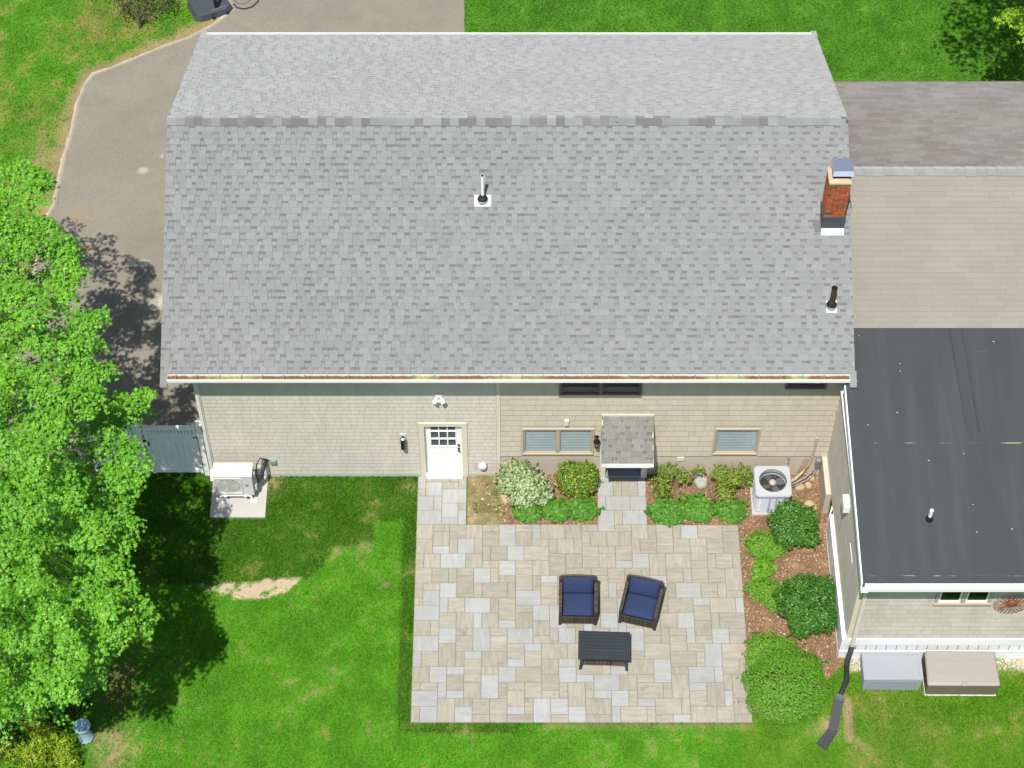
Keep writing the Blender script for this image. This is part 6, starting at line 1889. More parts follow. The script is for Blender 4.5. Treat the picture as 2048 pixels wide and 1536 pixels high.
MAPLE_CLUMPS=[(-10.17,2.27,7.37,0.22),(-10.50,2.47,7.38,0.31),(-10.54,3.16,7.24,0.31),(-10.53,3.21,7.20,0.25),(-10.40,2.58,7.46,0.20),(-10.37,2.90,7.36,0.30),(-10.05,1.74,7.11,0.26),(-10.40,1.87,6.93,0.24),(-10.35,2.00,6.87,0.31),(-10.12,1.93,6.98,0.24),(-10.57,1.90,6.91,0.36),(-10.51,1.86,7.00,0.25),(-10.62,1.65,6.73,0.22),(-9.62,1.10,7.22,0.32),(-9.73,0.91,7.05,0.27),(-9.65,1.06,6.97,0.33),(-9.31,0.55,6.98,0.22),(-9.64,1.23,7.10,0.31),(-9.68,1.18,6.97,0.33),(-9.50,0.69,7.12,0.25),(-9.49,0.64,6.89,0.36),(-9.56,0.05,6.85,0.32),(-9.62,0.43,6.83,0.29),(-9.50,0.21,7.01,0.30),(-9.54,-0.01,6.81,0.29),(-9.56,0.68,6.90,0.30),(-9.06,-0.78,6.98,0.27),(-8.87,-0.49,6.88,0.20),(-8.79,-0.70,6.95,0.24),(-9.38,-0.95,6.83,0.28),(-8.94,-0.97,6.79,0.23),(-8.86,-0.87,7.00,0.24),(-9.03,-0.61,6.88,0.20),(-8.56,-1.75,6.60,0.31),(-9.12,-1.78,6.61,0.25),(-9.41,-1.69,6.54,0.20),(-8.92,-1.30,6.65,0.28),(-8.98,-1.38,6.76,0.25),(-9.01,-1.78,6.61,0.27),(-8.99,-1.62,6.88,0.31),(-9.23,-1.46,6.75,0.33),(-8.84,-1.81,6.62,0.29),(-8.86,-2.12,6.61,0.23),(-9.09,-2.05,6.52,0.31),(-8.89,-2.12,6.62,0.28),(-8.88,-1.96,6.71,0.36),(-8.88,-1.79,6.58,0.34),(-8.82,-1.97,6.81,0.25),(-9.17,-1.83,6.37,0.24),(-8.75,-1.72,5.07,0.34),(-8.40,-2.05,5.02,0.22),(-8.19,-1.89,5.13,0.27),(-8.27,-1.71,5.31,0.26),(-8.04,-1.44,5.00,0.27),(-8.27,-1.72,5.34,0.35),(-8.49,-1.51,5.04,0.30),(-8.26,-1.52,5.13,0.29),(-8.14,-3.63,5.93,0.26),(-8.34,-3.00,6.13,0.21),(-7.95,-3.22,5.95,0.28),(-8.51,-3.29,5.94,0.28),(-7.98,-3.64,5.98,0.21),(-7.82,-3.59,6.03,0.34),(-7.92,-3.39,6.13,0.28),(-7.92,-4.39,5.84,0.20),(-8.31,-3.97,6.05,0.23),(-8.19,-3.88,6.03,0.21),(-7.93,-4.18,6.14,0.25),(-7.70,-4.04,6.05,0.22),(-7.92,-4.22,6.14,0.35),(-8.00,-4.79,5.78,0.31),(-8.02,-4.84,5.69,0.34),(-8.37,-4.18,5.80,0.26),(-8.46,-4.19,5.92,0.25),(-8.04,-4.65,5.93,0.30),(-8.11,-4.25,5.77,0.34),(-8.23,-4.20,5.80,0.25),(-8.43,-4.03,5.72,0.22),(-7.92,-5.54,5.84,0.33),(-7.81,-5.06,5.87,0.21),(-7.91,-5.55,5.88,0.29),(-7.77,-5.09,5.82,0.29),(-8.31,-4.88,5.72,0.27),(-7.93,-5.39,5.99,0.35),(-8.06,-6.12,5.80,0.30),(-8.39,-5.85,5.89,0.30),(-8.56,-5.67,5.53,0.26),(-8.20,-5.88,5.86,0.26),(-7.92,-6.12,5.80,0.35),(-8.54,-5.85,5.77,0.32),(-7.72,-6.59,5.58,0.30),(-8.11,-6.04,5.23,0.27),(-7.72,-6.33,5.48,0.28),(-8.05,-6.48,5.39,0.28),(-8.20,-6.13,5.34,0.22),(-7.44,-6.56,5.30,0.22),(-7.78,-6.60,5.57,0.26),(-8.05,-6.12,5.29,0.33),(-8.04,-6.81,5.15,0.20),(-7.94,-7.23,5.11,0.31),(-7.54,-7.08,5.25,0.29),(-7.39,-7.06,5.35,0.28),(-7.70,-6.87,5.36,0.31),(-7.89,-6.70,5.18,0.23),(-8.40,-7.72,4.59,0.28),(-8.29,-7.81,4.79,0.22),(-8.69,-7.30,4.80,0.24),(-8.38,-7.82,4.85,0.35),(-8.50,-7.58,4.84,0.22),(-8.57,-7.88,4.63,0.29),(-8.73,-7.47,4.73,0.25),(-8.51,-7.31,4.82,0.28),(-9.24,-7.99,4.19,0.35),(-9.16,-7.79,4.00,0.23),(-9.61,-8.42,4.75,0.32),(-9.78,-8.22,4.61,0.29),(-9.63,-8.13,4.53,0.30),(-9.57,-8.49,4.74,0.31),(-9.69,-8.19,4.62,0.32),(-11.30,1.78,7.96,0.31),(-11.03,1.74,8.07,0.24),(-10.92,1.04,8.01,0.24),(-10.92,1.15,8.14,0.28),(-10.77,1.05,7.97,0.33),(-11.34,1.75,7.92,0.24),(-9.94,0.92,7.53,0.23),(-10.45,0.60,7.62,0.21),(-10.46,1.10,7.77,0.22),(-10.25,0.78,7.82,0.28),(-11.00,1.05,7.60,0.28),(-10.68,1.09,7.92,0.32),(-10.72,1.24,7.72,0.23),(-10.32,0.76,7.74,0.30),(-9.94,-1.54,8.12,0.32),(-9.70,-1.49,8.18,0.28),(-9.86,-1.00,8.10,0.29),(-9.90,-1.47,8.21,0.20),(-10.16,-1.07,8.34,0.28),(-10.38,-1.03,8.15,0.24),(-9.93,-0.86,8.08,0.34),(-9.54,-1.64,7.52,0.20),(-9.74,-1.41,7.31,0.27),(-9.79,-1.53,7.41,0.28),(-9.70,-1.34,7.20,0.36),(-9.77,-1.53,7.40,0.27),(-8.86,-1.55,7.32,0.32),(-9.20,-1.73,7.43,0.22),(-9.68,-2.54,7.52,0.32),(-9.52,-3.04,7.64,0.33),(-9.15,-3.07,7.50,0.35),(-9.37,-2.96,7.66,0.25),(-10.01,-2.74,7.59,0.28),(-9.57,-2.50,7.55,0.31),(-9.52,-2.80,6.92,0.20),(-8.80,-2.94,7.11,0.33),(-9.52,-2.93,6.86,0.31),(-8.58,-2.67,6.89,0.33),(-9.30,-2.89,7.06,0.20),(-9.49,-2.87,6.88,0.20),(-8.73,-3.00,6.98,0.30),(-8.98,-2.53,6.85,0.26),(-9.35,-3.71,7.56,0.31),(-9.40,-4.01,7.59,0.32),(-9.31,-4.06,7.57,0.31),(-9.00,-4.04,7.67,0.25),(-9.04,-3.82,7.65,0.20),(-9.09,-3.71,7.66,0.28),(-9.42,-3.85,7.73,0.35),(-9.52,-3.84,7.60,0.24),(-9.06,-5.35,8.69,0.35),(-9.08,-5.60,8.44,0.27),(-9.37,-4.89,8.53,0.27),(-9.82,-4.84,8.52,0.27),(-9.11,-5.14,8.62,0.31),(-9.80,-4.86,8.44,0.34),(-8.89,-5.39,7.59,0.32),(-9.34,-4.80,7.62,0.28),(-9.04,-4.88,7.75,0.34),(-8.78,-5.52,7.48,0.34),(-8.51,-5.39,7.65,0.30),(-9.30,-4.81,7.62,0.27),(-8.69,-5.04,7.77,0.24),(-9.82,-6.38,8.78,0.20),(-9.09,-6.40,8.63,0.33),(-9.00,-6.56,8.62,0.28),(-9.19,-6.27,8.57,0.22),(-9.10,-6.55,8.74,0.29),(-9.99,-6.24,8.65,0.29),(-9.38,-6.43,8.79,0.30),(-8.71,-5.85,6.77,0.35),(-8.25,-5.69,6.77,0.36),(-8.21,-5.54,6.63,0.35),(-8.49,-5.61,6.78,0.31),(-8.21,-5.97,6.77,0.29),(-8.07,-5.61,6.57,0.21),(-8.50,-5.86,6.83,0.21),(-9.79,-7.05,8.24,0.24),(-9.45,-6.99,8.30,0.35),(-9.68,-7.27,8.38,0.22),(-9.69,-7.10,8.44,0.29),(-8.98,-7.74,8.21,0.35),(-8.98,-7.26,8.30,0.21),(-9.52,-7.15,8.47,0.30),(-9.46,-7.16,8.47,0.26),(-7.97,-7.03,6.36,0.32),(-7.95,-7.18,6.46,0.24),(-8.28,-6.95,6.56,0.36),(-7.82,-7.42,6.43,0.26),(-8.62,-7.02,6.24,0.34),(-7.88,-7.36,6.47,0.25),(-8.98,-7.92,6.83,0.26),(-8.60,-7.90,7.16,0.24),(-8.95,-7.39,6.77,0.23),(-8.47,-8.24,7.01,0.24),(-8.83,-7.80,7.05,0.33),(-8.45,-8.40,6.86,0.30),(-8.44,-7.60,5.93,0.30),(-8.41,-7.23,5.86,0.34),(-7.90,-7.28,5.77,0.32),(-8.67,-7.49,5.79,0.23),(-7.67,-7.46,5.82,0.35),(-7.97,-7.84,5.87,0.26),(-8.42,-7.20,5.90,0.33),(-7.78,-7.53,5.96,0.30),(-9.15,-7.85,6.21,0.30),(-8.58,-8.51,6.14,0.26),(-8.64,-8.88,6.11,0.34),(-8.73,-8.74,6.17,0.24),(-8.53,-8.65,6.14,0.32),(-9.05,-8.61,6.14,0.25),(-9.97,-8.03,8.51,0.35),(-10.45,-8.06,8.12,0.29),(-10.25,-7.79,8.24,0.28),(-9.58,-8.31,8.45,0.28),(-10.31,-8.13,8.21,0.21),(-9.96,-8.47,8.24,0.31),(-10.54,-3.42,8.67,0.36),(-11.07,-3.24,8.48,0.35),(-10.85,-2.95,8.62,0.21),(-10.05,-3.28,8.46,0.25),(-10.29,-3.60,8.45,0.31),(-10.83,-2.85,8.51,0.23),(-10.78,-0.91,8.19,0.31),(-10.88,-0.96,8.20,0.28),(-10.54,-0.88,8.02,0.34),(-11.25,-0.27,8.00,0.30),(-10.54,-0.86,8.02,0.32),(-11.41,-0.65,8.09,0.33),(-10.43,-8.87,6.67,0.31),(-10.25,-8.79,6.88,0.31),(-10.41,-8.90,6.64,0.35),(-10.01,-8.69,6.64,0.21),(-10.19,-8.91,6.94,0.21),(-10.07,-9.42,6.55,0.29),(-10.47,-8.47,6.65,0.32),(-8.01,-1.70,5.50,0.26),(-7.83,-1.57,5.40,0.19),(-7.72,-1.52,5.40,0.14),(-8.13,-1.84,5.60,0.26),(-8.29,-1.99,5.70,0.30),(-7.94,-1.49,5.40,0.20),(-7.94,-1.70,5.40,0.20),(-7.79,-1.44,5.40,0.15),(-7.38,-6.79,5.00,0.22),(-7.30,-6.63,5.00,0.18),(-7.46,-6.63,5.00,0.24),(-7.29,-6.75,5.00,0.20),(-7.21,-6.73,5.00,0.12),(-7.71,-3.85,5.90,0.24),(-7.56,-3.63,5.90,0.15),(-8.70,-1.08,6.60,0.20),(-9.46,0.84,7.10,0.20),(-8.67,-0.39,6.80,0.20),(-8.46,-1.59,6.40,0.20),(-10.26,3.02,7.00,0.22),(-10.24,3.25,7.10,0.14),(-7.67,-4.98,5.70,0.20),(-8.73,-8.14,4.40,0.20),(-10.77,3.37,7.30,0.22),(-8.02,-6.95,4.80,0.20),(-8.08,-3.07,6.00,0.20),(-7.75,-6.14,5.40,0.20),(-10.39,-0.34,4.59,0.52),(-10.14,0.88,4.17,0.46),(-8.71,-0.56,3.47,0.58),(-11.31,2.86,5.54,0.37),(-10.81,-1.12,5.37,0.47),(-10.28,-2.96,5.48,0.47),(-12.11,4.49,5.40,0.59),(-9.43,-0.82,4.55,0.57),(-9.44,-6.51,5.26,0.45),(-9.76,-2.54,5.54,0.43),(-10.45,-6.87,3.38,0.38),(-8.77,-4.49,4.24,0.59),(-9.34,-2.53,4.91,0.49),(-10.49,-4.55,6.44,0.40),(-9.71,-4.97,5.83,0.40),(-9.33,-3.08,4.21,0.59),(-8.66,-5.27,3.29,0.56),(-8.92,-3.21,3.44,0.53),(-10.26,-6.74,5.21,0.45),(-9.49,0.06,3.74,0.46),(-9.04,-1.07,3.68,0.39),(-10.82,-0.42,6.38,0.52),(-9.70,-0.27,5.22,0.46),(-10.63,0.31,5.09,0.45),(-10.81,-3.47,6.65,0.40),(-9.20,-5.40,4.02,0.51),(-9.85,-7.14,5.09,0.43),(-10.71,-3.54,6.05,0.43),(-9.05,-6.61,3.62,0.44),(-9.42,-3.50,5.66,0.54),(-8.76,-4.07,3.63,0.48),(-10.31,-5.47,5.72,0.39),(-10.11,-3.37,5.92,0.50),(-8.95,-1.94,3.36,0.51),(-10.92,3.28,5.19,0.40),(-10.76,2.23,4.61,0.57),(-9.35,-3.99,4.76,0.49),(-10.21,-7.34,3.21,0.36),(-12.02,3.70,5.53,0.51),(-9.76,-1.52,4.66,0.42),(-9.71,-4.41,5.47,0.47),(-10.31,-1.89,6.09,0.49),(-9.60,-6.00,6.40,0.36),(-9.51,-5.75,5.19,0.53),(-10.00,-6.41,3.55,0.60),(-10.97,2.85,4.89,0.42),(-10.67,-7.26,4.76,0.45),(-11.01,-2.94,6.07,0.50),(-9.92,-7.07,3.73,0.46),(-8.52,-2.59,3.84,0.49),(-10.37,-5.92,6.56,0.43),(-10.40,0.94,5.25,0.56),(-9.32,-1.69,5.52,0.57),(-11.20,-0.34,5.90,0.43),(-11.26,-1.09,5.91,0.53),(-11.15,1.06,5.85,0.48),(-10.89,-4.17,5.75,0.59),(-8.88,-2.21,4.55,0.43),(-10.29,-2.23,5.10,0.46),(-11.36,4.39,5.57,0.59),(-9.61,0.78,4.97,0.47),(-11.30,1.70,5.77,0.55),(-11.00,1.49,6.27,0.39),(-10.37,-8.05,3.76,0.56),(-10.15,-4.26,5.98,0.46),(-9.28,-6.28,2.31,0.56),(-12.34,5.24,4.95,0.58),(-8.36,-5.91,3.82,0.51),(-9.79,-5.87,4.54,0.38),(-9.37,-5.51,5.84,0.58),(-10.42,2.77,5.30,0.55),(-10.80,0.72,6.23,0.38),(-9.13,-3.44,4.95,0.41),(-10.33,-1.58,5.32,0.49),(-10.21,-6.03,5.51,0.41),(-10.28,-6.60,4.53,0.54),(-9.36,-4.73,4.97,0.55),(-10.33,1.84,5.20,0.39),(-9.10,-6.92,2.79,0.46),(-10.13,-6.64,2.50,0.43),(-10.18,-7.31,2.52,0.43),(-10.21,-4.74,5.47,0.47),(-8.51,-6.78,3.85,0.55),(-11.15,3.79,5.37,0.37),(-11.05,-3.30,5.54,0.48),(-10.52,-5.24,6.63,0.53),(-9.19,-1.43,4.25,0.49),(-9.76,-0.18,4.56,0.38),(-9.73,-7.63,3.07,0.55),(-10.45,-0.23,5.82,0.37),(-10.87,-7.00,3.05,0.50),(-10.65,-0.77,5.87,0.48),(-8.97,-6.30,3.10,0.46),(-8.16,-5.60,3.03,0.37),(-11.25,0.31,5.95,0.45),(-15.06,3.86,7.11,0.91),(-15.43,-6.98,6.73,0.95),(-16.37,-4.88,6.34,0.94),(-14.73,-1.24,6.59,0.83),(-16.88,2.69,6.30,0.99),(-18.59,-3.43,6.64,0.97),(-19.04,2.21,5.41,0.73),(-17.74,-7.76,5.58,0.93),(-15.35,-1.94,7.75,0.84),(-14.36,-5.63,7.77,0.90),(-15.33,3.72,7.59,0.83),(-17.11,-3.15,7.41,0.99),(-14.93,3.83,6.61,0.84),(-15.14,-2.64,7.36,0.91),(-16.67,-6.78,6.48,0.73),(-16.80,-2.65,7.59,0.77),(-17.28,-6.49,6.00,0.80),(-15.62,-5.67,7.68,1.00),(-15.27,2.47,7.81,0.84),(-16.13,-2.64,8.82,0.96),(-15.32,-0.46,8.06,0.94),(-15.51,0.41,8.51,0.70),(-14.37,0.55,7.62,0.83),(-17.13,-7.63,5.58,0.86),(-18.68,-1.19,6.10,0.78),(-17.67,-0.61,7.53,0.80),(-14.51,-0.32,7.25,0.88),(-14.85,-1.38,7.83,0.79),(-18.64,-2.32,5.73,0.79),(-15.76,-3.30,7.09,0.86),(-15.90,-1.99,7.20,0.81),(-16.77,-1.33,8.01,0.79),(-15.75,5.27,5.78,0.77),(-15.71,3.62,5.74,0.96),(-18.52,1.15,6.29,0.90),(-17.07,-6.88,6.94,0.98),(-15.09,-0.78,7.75,0.72),(-16.08,-4.76,7.56,1.00),(-15.04,-6.72,7.49,0.90),(-17.07,1.19,5.74,0.72),(-14.33,-3.39,7.61,0.90),(-15.67,-7.06,6.86,0.72),(-18.61,0.83,6.21,0.85),(-18.93,-2.78,6.06,0.92),(-16.31,1.47,7.56,0.71),(-14.56,-7.49,6.05,0.79),(-19.41,-5.16,4.22,0.90),(-17.15,1.71,6.65,0.80),(-16.18,3.62,6.80,0.98),(-15.01,-4.23,6.81,0.72),(-18.40,-0.16,6.50,0.88),(-15.82,-6.25,7.00,0.84),(-18.16,0.90,5.77,1.00),(-18.78,1.29,5.58,0.78),(-18.54,-7.17,4.08,0.90),(-18.78,3.64,4.69,0.98),(-15.97,3.62,5.55,0.79),(-16.62,5.27,5.40,0.80),(-16.07,-7.76,5.85,0.73),(-17.90,-3.36,6.19,0.72),(-15.29,-3.26,5.90,0.72),(-15.83,-2.38,8.37,0.70),(-18.51,-1.51,5.19,0.81),(-19.50,-1.87,6.21,0.79),(-18.68,0.52,6.09,0.97),(-18.38,0.69,5.86,0.91),(-17.72,-4.62,5.96,0.94),(-18.58,3.79,4.88,0.71),(-19.05,-3.30,5.43,0.88),(-18.33,-7.54,4.69,0.98),(-17.47,-4.63,6.61,0.77),(-15.24,-2.33,8.30,0.73),(-16.97,0.69,7.35,0.85),(-15.32,2.35,6.43,0.93),(-15.10,0.37,7.41,0.84),(-16.02,1.34,7.40,0.71),(-18.10,-0.30,7.45,0.89),(-16.25,4.65,5.60,0.97),(-15.15,4.67,6.14,0.93),(-15.95,0.27,7.52,0.95),(-18.32,-4.96,5.87,0.70),(-16.27,4.34,7.06,0.90),(-18.02,-2.45,7.01,0.97),(-17.91,-7.15,5.35,0.93),(-11.70,4.18,5.15,0.50),(-12.11,2.91,4.96,0.38),(-11.16,-1.81,5.03,0.51),(-10.72,-1.61,4.75,0.45),(-10.20,-3.32,4.98,0.45),(-9.85,-3.76,5.20,0.49),(-9.16,-4.36,2.80,0.53),(-9.75,-6.46,2.36,0.42),(-10.85,-8.08,3.33,0.39)]
# ================================================================ TREES AND SHRUBS
leafmat('maple_leaf', (0.066, 0.240, 0.010), (0.190, 0.445, 0.025), ((0.40, 0.48, 0.02), .004), trans=.20, patch=1.1)
leafmat('lime_leaf', (0.19, 0.40, 0.015), (0.36, 0.52, 0.02), None, trans=.4)
leafmat('dark_red_leaf', (0.022, 0.020, 0.014), (0.055, 0.05, 0.02), None, trans=.25)
leafmat('golden_leaf', (0.13, 0.22, 0.010), (0.40, 0.52, 0.025), None, trans=.3)
leafmat('yew_leaf', (0.018, 0.055, 0.012), (0.045, 0.11, 0.02), None, trans=.2)
leafmat('variegated_leaf', (0.28, 0.36, 0.15), (0.50, 0.55, 0.32), ((0.11, 0.23, 0.05), .22), trans=.3, rough=.5)
leafmat('euonymus_leaf', (0.055, 0.150, 0.014), (0.15, 0.26, 0.022), ((0.46, 0.40, 0.06), .13), trans=.25, rough=.35)
leafmat('sparse_leaf', (0.10, 0.20, 0.018), (0.24, 0.33, 0.045), ((0.42, 0.36, 0.10), .08), trans=.3)
leafmat('sedum_leaf', (0.045, 0.155, 0.014), (0.125, 0.31, 0.030), None, trans=.25, rough=.5, patch=2.0)
leafmat('rhodo_leaf', (0.030, 0.120, 0.010), (0.075, 0.210, 0.018), ((0.18, 0.28, 0.03), .03), trans=.2, rough=.42, spec=.4)
leafmat('light_leaf', (0.105, 0.27, 0.016), (0.18, 0.37, 0.03), None, trans=.3, patch=1.2)
leafmat('mound_leaf', (0.085, 0.25, 0.014), (0.145, 0.345, 0.022), ((0.19, 0.20, 0.05), .02), trans=.3, patch=.8)
mat('bark', (0.115, 0.085, 0.06), fine=(40, .2), coarse=(5, .2), bump=(30, .6))
mat('twig', (0.19, 0.125, 0.085), fine=(60, .15), coarse=(10, .2))

def crown_mesh(name, clumps, per, size, m, parent, seed, shape='maple', flat=.55):
    g = np.random.default_rng(seed)
    Ps, Ns = [], []
    for (x, y, z, r) in clumps:
        n = int(per * (r / .6) ** 1.5)
        U = g.normal(size=(n, 3)); U /= np.linalg.norm(U, axis=1, keepdims=True)
        U[:, 2] = np.abs(U[:, 2]) * np.where(g.random(n) < .12, -.6, 1)
        k = g.random(n) ** .22
        # each clump is a few overlapping sprays, so that its outline is ragged
        a = g.uniform(0, 2 * np.pi)
        s = 1 + .36 * np.sin(3 * np.arctan2(U[:, 1], U[:, 0]) + a) + .22 * np.sin(7 * np.arctan2(U[:, 1], U[:, 0]) + 2 * a)
        P = np.array((x, y, z)) + U * np.array((1, 1, flat)) * (r * k * np.clip(s, .4, 1.4))[:, None]
        P[:, 2] -= .25 * ((P[:, 0] - x) ** 2 + (P[:, 1] - y) ** 2) / r
        N = U * np.array((.5, .5, .3)) + np.array((0, -.12, .85)) + g.normal(0, .26, (n, 3))
        Ps.append(P); Ns.append(N)
    P = np.concatenate(Ps); N = np.concatenate(Ns)
    sz = g.uniform(.65, 1.25, len(P)) * size
    V, F = leaves(P, N, sz, shape, seed, .2)
    return put(name, np_mesh(name, V, F, m), parent, kind='stuff')

def limb_tree(root, base_xy, top, clumps, r0, seed, m='bark', every=4):
    g = random.Random(seed)
    mb = MB()
    bx, by = base_xy
    H = top
    tr = [(bx, by, -.1), (bx + .05, by, .6), (bx - .04, by + .06, H * .45), (bx + .08, by - .05, H * .75), (bx, by, H)]
    mb.tube(tr, [r0 * 1.25, r0, r0 * .75, r0 * .45, r0 * .12], 10)
    mb.build('trunk', m, root)
    for i, (x, y, z, r) in enumerate(clumps[::every]):
        zb = max(H * .22, min(H * .8, z - .45 * math.hypot(x - bx, y - by)))
        p0 = Vector((bx, by, zb)); p2 = Vector((x, y, z - .55))
        p1 = p0.lerp(p2, .5) + Vector((g.uniform(-.2, .2), g.uniform(-.2, .2), .25))
        d = (p2 - p0).length
        MB().tube([p0, p0.lerp(p1, .6) + Vector((0, 0, .05)), p1, p1.lerp(p2, .5), p2], [r0 * .26, r0 * .19, r0 * .12, r0 * .07, .008], 6).build('limb', m, root)

maple = thing('maple_tree', 'large bright green maple along the left edge beside the driveway', 'tree', (0, 0, 0))
limb_tree(maple, (-13.4, -1.2), 8.0, MAPLE_CLUMPS, .20, 5, every=19)
crown_mesh('crown', MAPLE_CLUMPS, 320, .108, 'maple_leaf', maple, 3, 'maple', .62)

# tree at the top right corner, most of it outside the frame
TR = [(12.9, 11.5, 3.8, .42), (13.25, 11.2, 3.9, .5), (12.6, 11.3, 4.0, .28), (13.9, 12.5, 3.2, .5)]
_g = random.Random(4)
for _i in range(6):
    for _j in range(6):
        _z = 7.3 + 1.4 * _g.random()
        _x, _y = 12.75 + _i * .72 + _g.uniform(-.3, .3), 13.4 + _j * .75 + _g.uniform(-.3, .3)
        if _i + _j * .6 > .3:
            TR.append((_x - .14 * _z, _y - .44 * _z, _z, _g.uniform(.45, .75)))
tr_ = thing('lime_green_tree', 'yellow green tree reaching into the top right corner over the far lawn', 'tree', (0, 0, 0))
limb_tree(tr_, (14.6, 12.4), 7.6, TR, .16, 9, every=3)
crown_mesh('crown', TR, 190, .14, 'lime_leaf', tr_, 8)

# small dark tree at the top left
sm = thing('small_dark_tree', 'small dark sparse leaved tree on the lawn at the top edge left of the hoop', 'tree', (0, 0, 0))
SD = [(-10.75, 15.15, .5, .26), (-10.45, 15.3, .55, .30), (-10.15, 15.15, .45, .28), (-9.8, 15.3, .5, .26), (-9.5, 15.35, .5, .22), (-10.9, 15.45, .6, .28), (-10.55, 15.6, .8, .4), (-10.0, 15.65, .75, .35), (-9.6, 15.75, .7, .3), (-11.1, 15.9, .9, .4), (-10.25, 15.4, .75, .3), (-10.9, 15.3, .8, .26), (-9.7, 15.5, .8, .26), (-10.4, 15.75, 1.0, .34)]
limb_tree(sm, (-10.38, 14.95), .9, SD, .035, 12, every=1)
crown_mesh('crown', SD, 420, .055, 'dark_red_leaf', sm, 12, 'oval', .8)

def shrub(name, label, cat, blobs, n, size, m, seed, shape='oval', up=.35, stems=7, group=None, lo=.62, inner=.35, sizej=(.7, 1.3), wob=.18, shoots=None):
    x0 = sum(b[0] for b in blobs) / len(blobs); y0 = sum(b[1] for b in blobs) / len(blobs)
    t = thing(name, label, cat, (x0, y0, 0), 0, group)
    g = np.random.default_rng(seed)
    P, U = blob_points(blobs, n, seed, lo=lo, wob=wob)
    if inner:
        P2, U2 = blob_points(blobs, int(n * inner), seed + 50, lo=.25, hi=.75)
        P = np.concatenate([P, P2]); U = np.concatenate([U, U2])
    # stray shoots that break the outline
    Ba = np.array(blobs, float)
    ns = shoots if shoots is not None else 10 + len(blobs) * 7
    for q in range(ns):
        bb = Ba[g.integers(len(Ba))]
        u = g.normal(size=3); u[2] = abs(u[2]) * .8 + .12; u /= np.linalg.norm(u)
        m_ = g.integers(7, 14)
        t_ = np.linspace(.85, g.uniform(1.12, 1.38), m_)
        pp = bb[:3] + u * bb[3:6] * t_[:, None] + g.normal(0, size * .35, (m_, 3)) + np.array((0, 0, .02)) * (t_[:, None] - .85)
        P = np.concatenate([P, pp]); U = np.concatenate([U, np.tile(u, (m_, 1)) + g.normal(0, .5, (m_, 3))])
    k = P[:, 2] > .02
    P, U = P[k], U[k]
    N = U * (1 - up) + np.array((0, 0, up)) + g.normal(0, .32, U.shape)
    V, F = leaves(P - np.array((x0, y0, 0)), N, g.uniform(*sizej, len(P)) * size, shape, seed, .12)
    put('foliage', np_mesh('foliage', V, F, m), t, kind='stuff')
    if stems:
        r = random.Random(seed)
        mb = MB()
        for i in range(stems):
            b = blobs[i % len(blobs)]
            a = r.uniform(0, 6.28)
            e = Vector((b[0] - x0 + b[3] * .6 * math.cos(a), b[1] - y0 + b[4] * .6 * math.sin(a), b[2] + b[5] * .5))
            s = Vector(((b[0] - x0) * .4, (b[1] - y0) * .4, 0))
            mid = s.lerp(e, .5) + Vector((r.uniform(-.05, .05), r.uniform(-.05, .05), .06))
            mb.tube([s, mid, e], [.014, .010, .004], 5)
        mb.build('stems', 'twig', t)
    return t

gp = 'low green mounds in the planting beds'
shrub('variegated_shrub', 'cream and green variegated shrub left of the lower double window', 'shrub',
      [(.02, -.42, .36, .40, .34, .38), (.42, -.62, .42, .46, .42, .42), (.10, -.30, .62, .30, .24, .28), (.70, -.72, .28, .26, .28, .26), (.30, -.85, .26, .34, .26, .24)], 2700, .105, 'variegated_leaf', 61, lo=.7, inner=.2, wob=.26)
shrub('evergreen_shrub', 'boxy glossy green shrub with gold leaves left of the porch step', 'shrub',
      [(1.36, -.42, .46, .34, .36, .44), (1.74, -.42, .46, .30, .36, .44), (1.55, -.55, .42, .42, .34, .42), (1.40, -.25, .62, .3, .22, .26), (1.75, -.25, .6, .26, .22, .26)], 4200, .062, 'euonymus_leaf', 62, lo=.75, wob=.14)
shrub('sparse_shrub', 'sparse twiggy yellow green shrub just right of the porch hood', 'shrub',
      [(3.52, -.38, .34, .26, .26, .32), (3.72, -.22, .48, .28, .2, .28), (4.05, -.32, .40, .20, .2, .26), (4.42, -.12, .40, .18, .10, .16), (4.05, -.75, .16, .12, .12, .14), (3.55, -.62, .2, .24, .18, .2)], 900, .062, 'sparse_leaf', 63, stems=34, lo=.5, inner=.3)
shrub('sparse_shrub', 'leafy upright shrub between the grey stone and the air conditioner', 'shrub',
      [(4.92, -.30, .46, .22, .24, .42), (5.22, -.40, .40, .26, .26, .38), (5.45, -.25, .40, .22, .2, .34), (4.98, -.62, .24, .22, .2, .24), (5.12, -.85, .2, .18, .16, .2), (5.62, -.30, .22, .16, .18, .2)], 1750, .062, 'sparse_leaf', 64, stems=26, lo=.5, inner=.3)
shrub('sedum_mound', 'small dark green leafy mound in front of the cream variegated shrub', 'ground cover', [(.36, -1.12, .10, .30, .22, .20)], 900, .082, 'sedum_leaf', 65, 'round', .6, 0, gp, .8)
shrub('sedum_mound', 'round green leafy mound touching the patio edge, middle one left of the porch walk', 'ground cover', [(1.06, -1.06, .10, .36, .27, .22)], 1300, .082, 'sedum_leaf', 66, 'round', .6, 0, gp, .8)
shrub('sedum_mound', 'green leafy mound below the boxy shrub, against the left edge of the porch walk', 'ground cover', [(1.66, -1.03, .10, .37, .28, .24)], 1400, .082, 'sedum_leaf', 67, 'round', .6, 0, gp, .8)
shrub('sedum_mound', 'large green leafy mound spilling on the patio just right of the porch walk', 'ground cover', [(3.66, -1.10, .12, .44, .32, .25)], 1750, .082, 'sedum_leaf', 68, 'round', .6, 0, gp, .8)
shrub('sedum_mound', 'green leafy mound joined to the larger one, in front of the grey stone', 'ground cover', [(4.38, -1.04, .12, .38, .31, .25)], 1550, .082, 'sedum_leaf', 69, 'round', .6, 0, gp, .8)
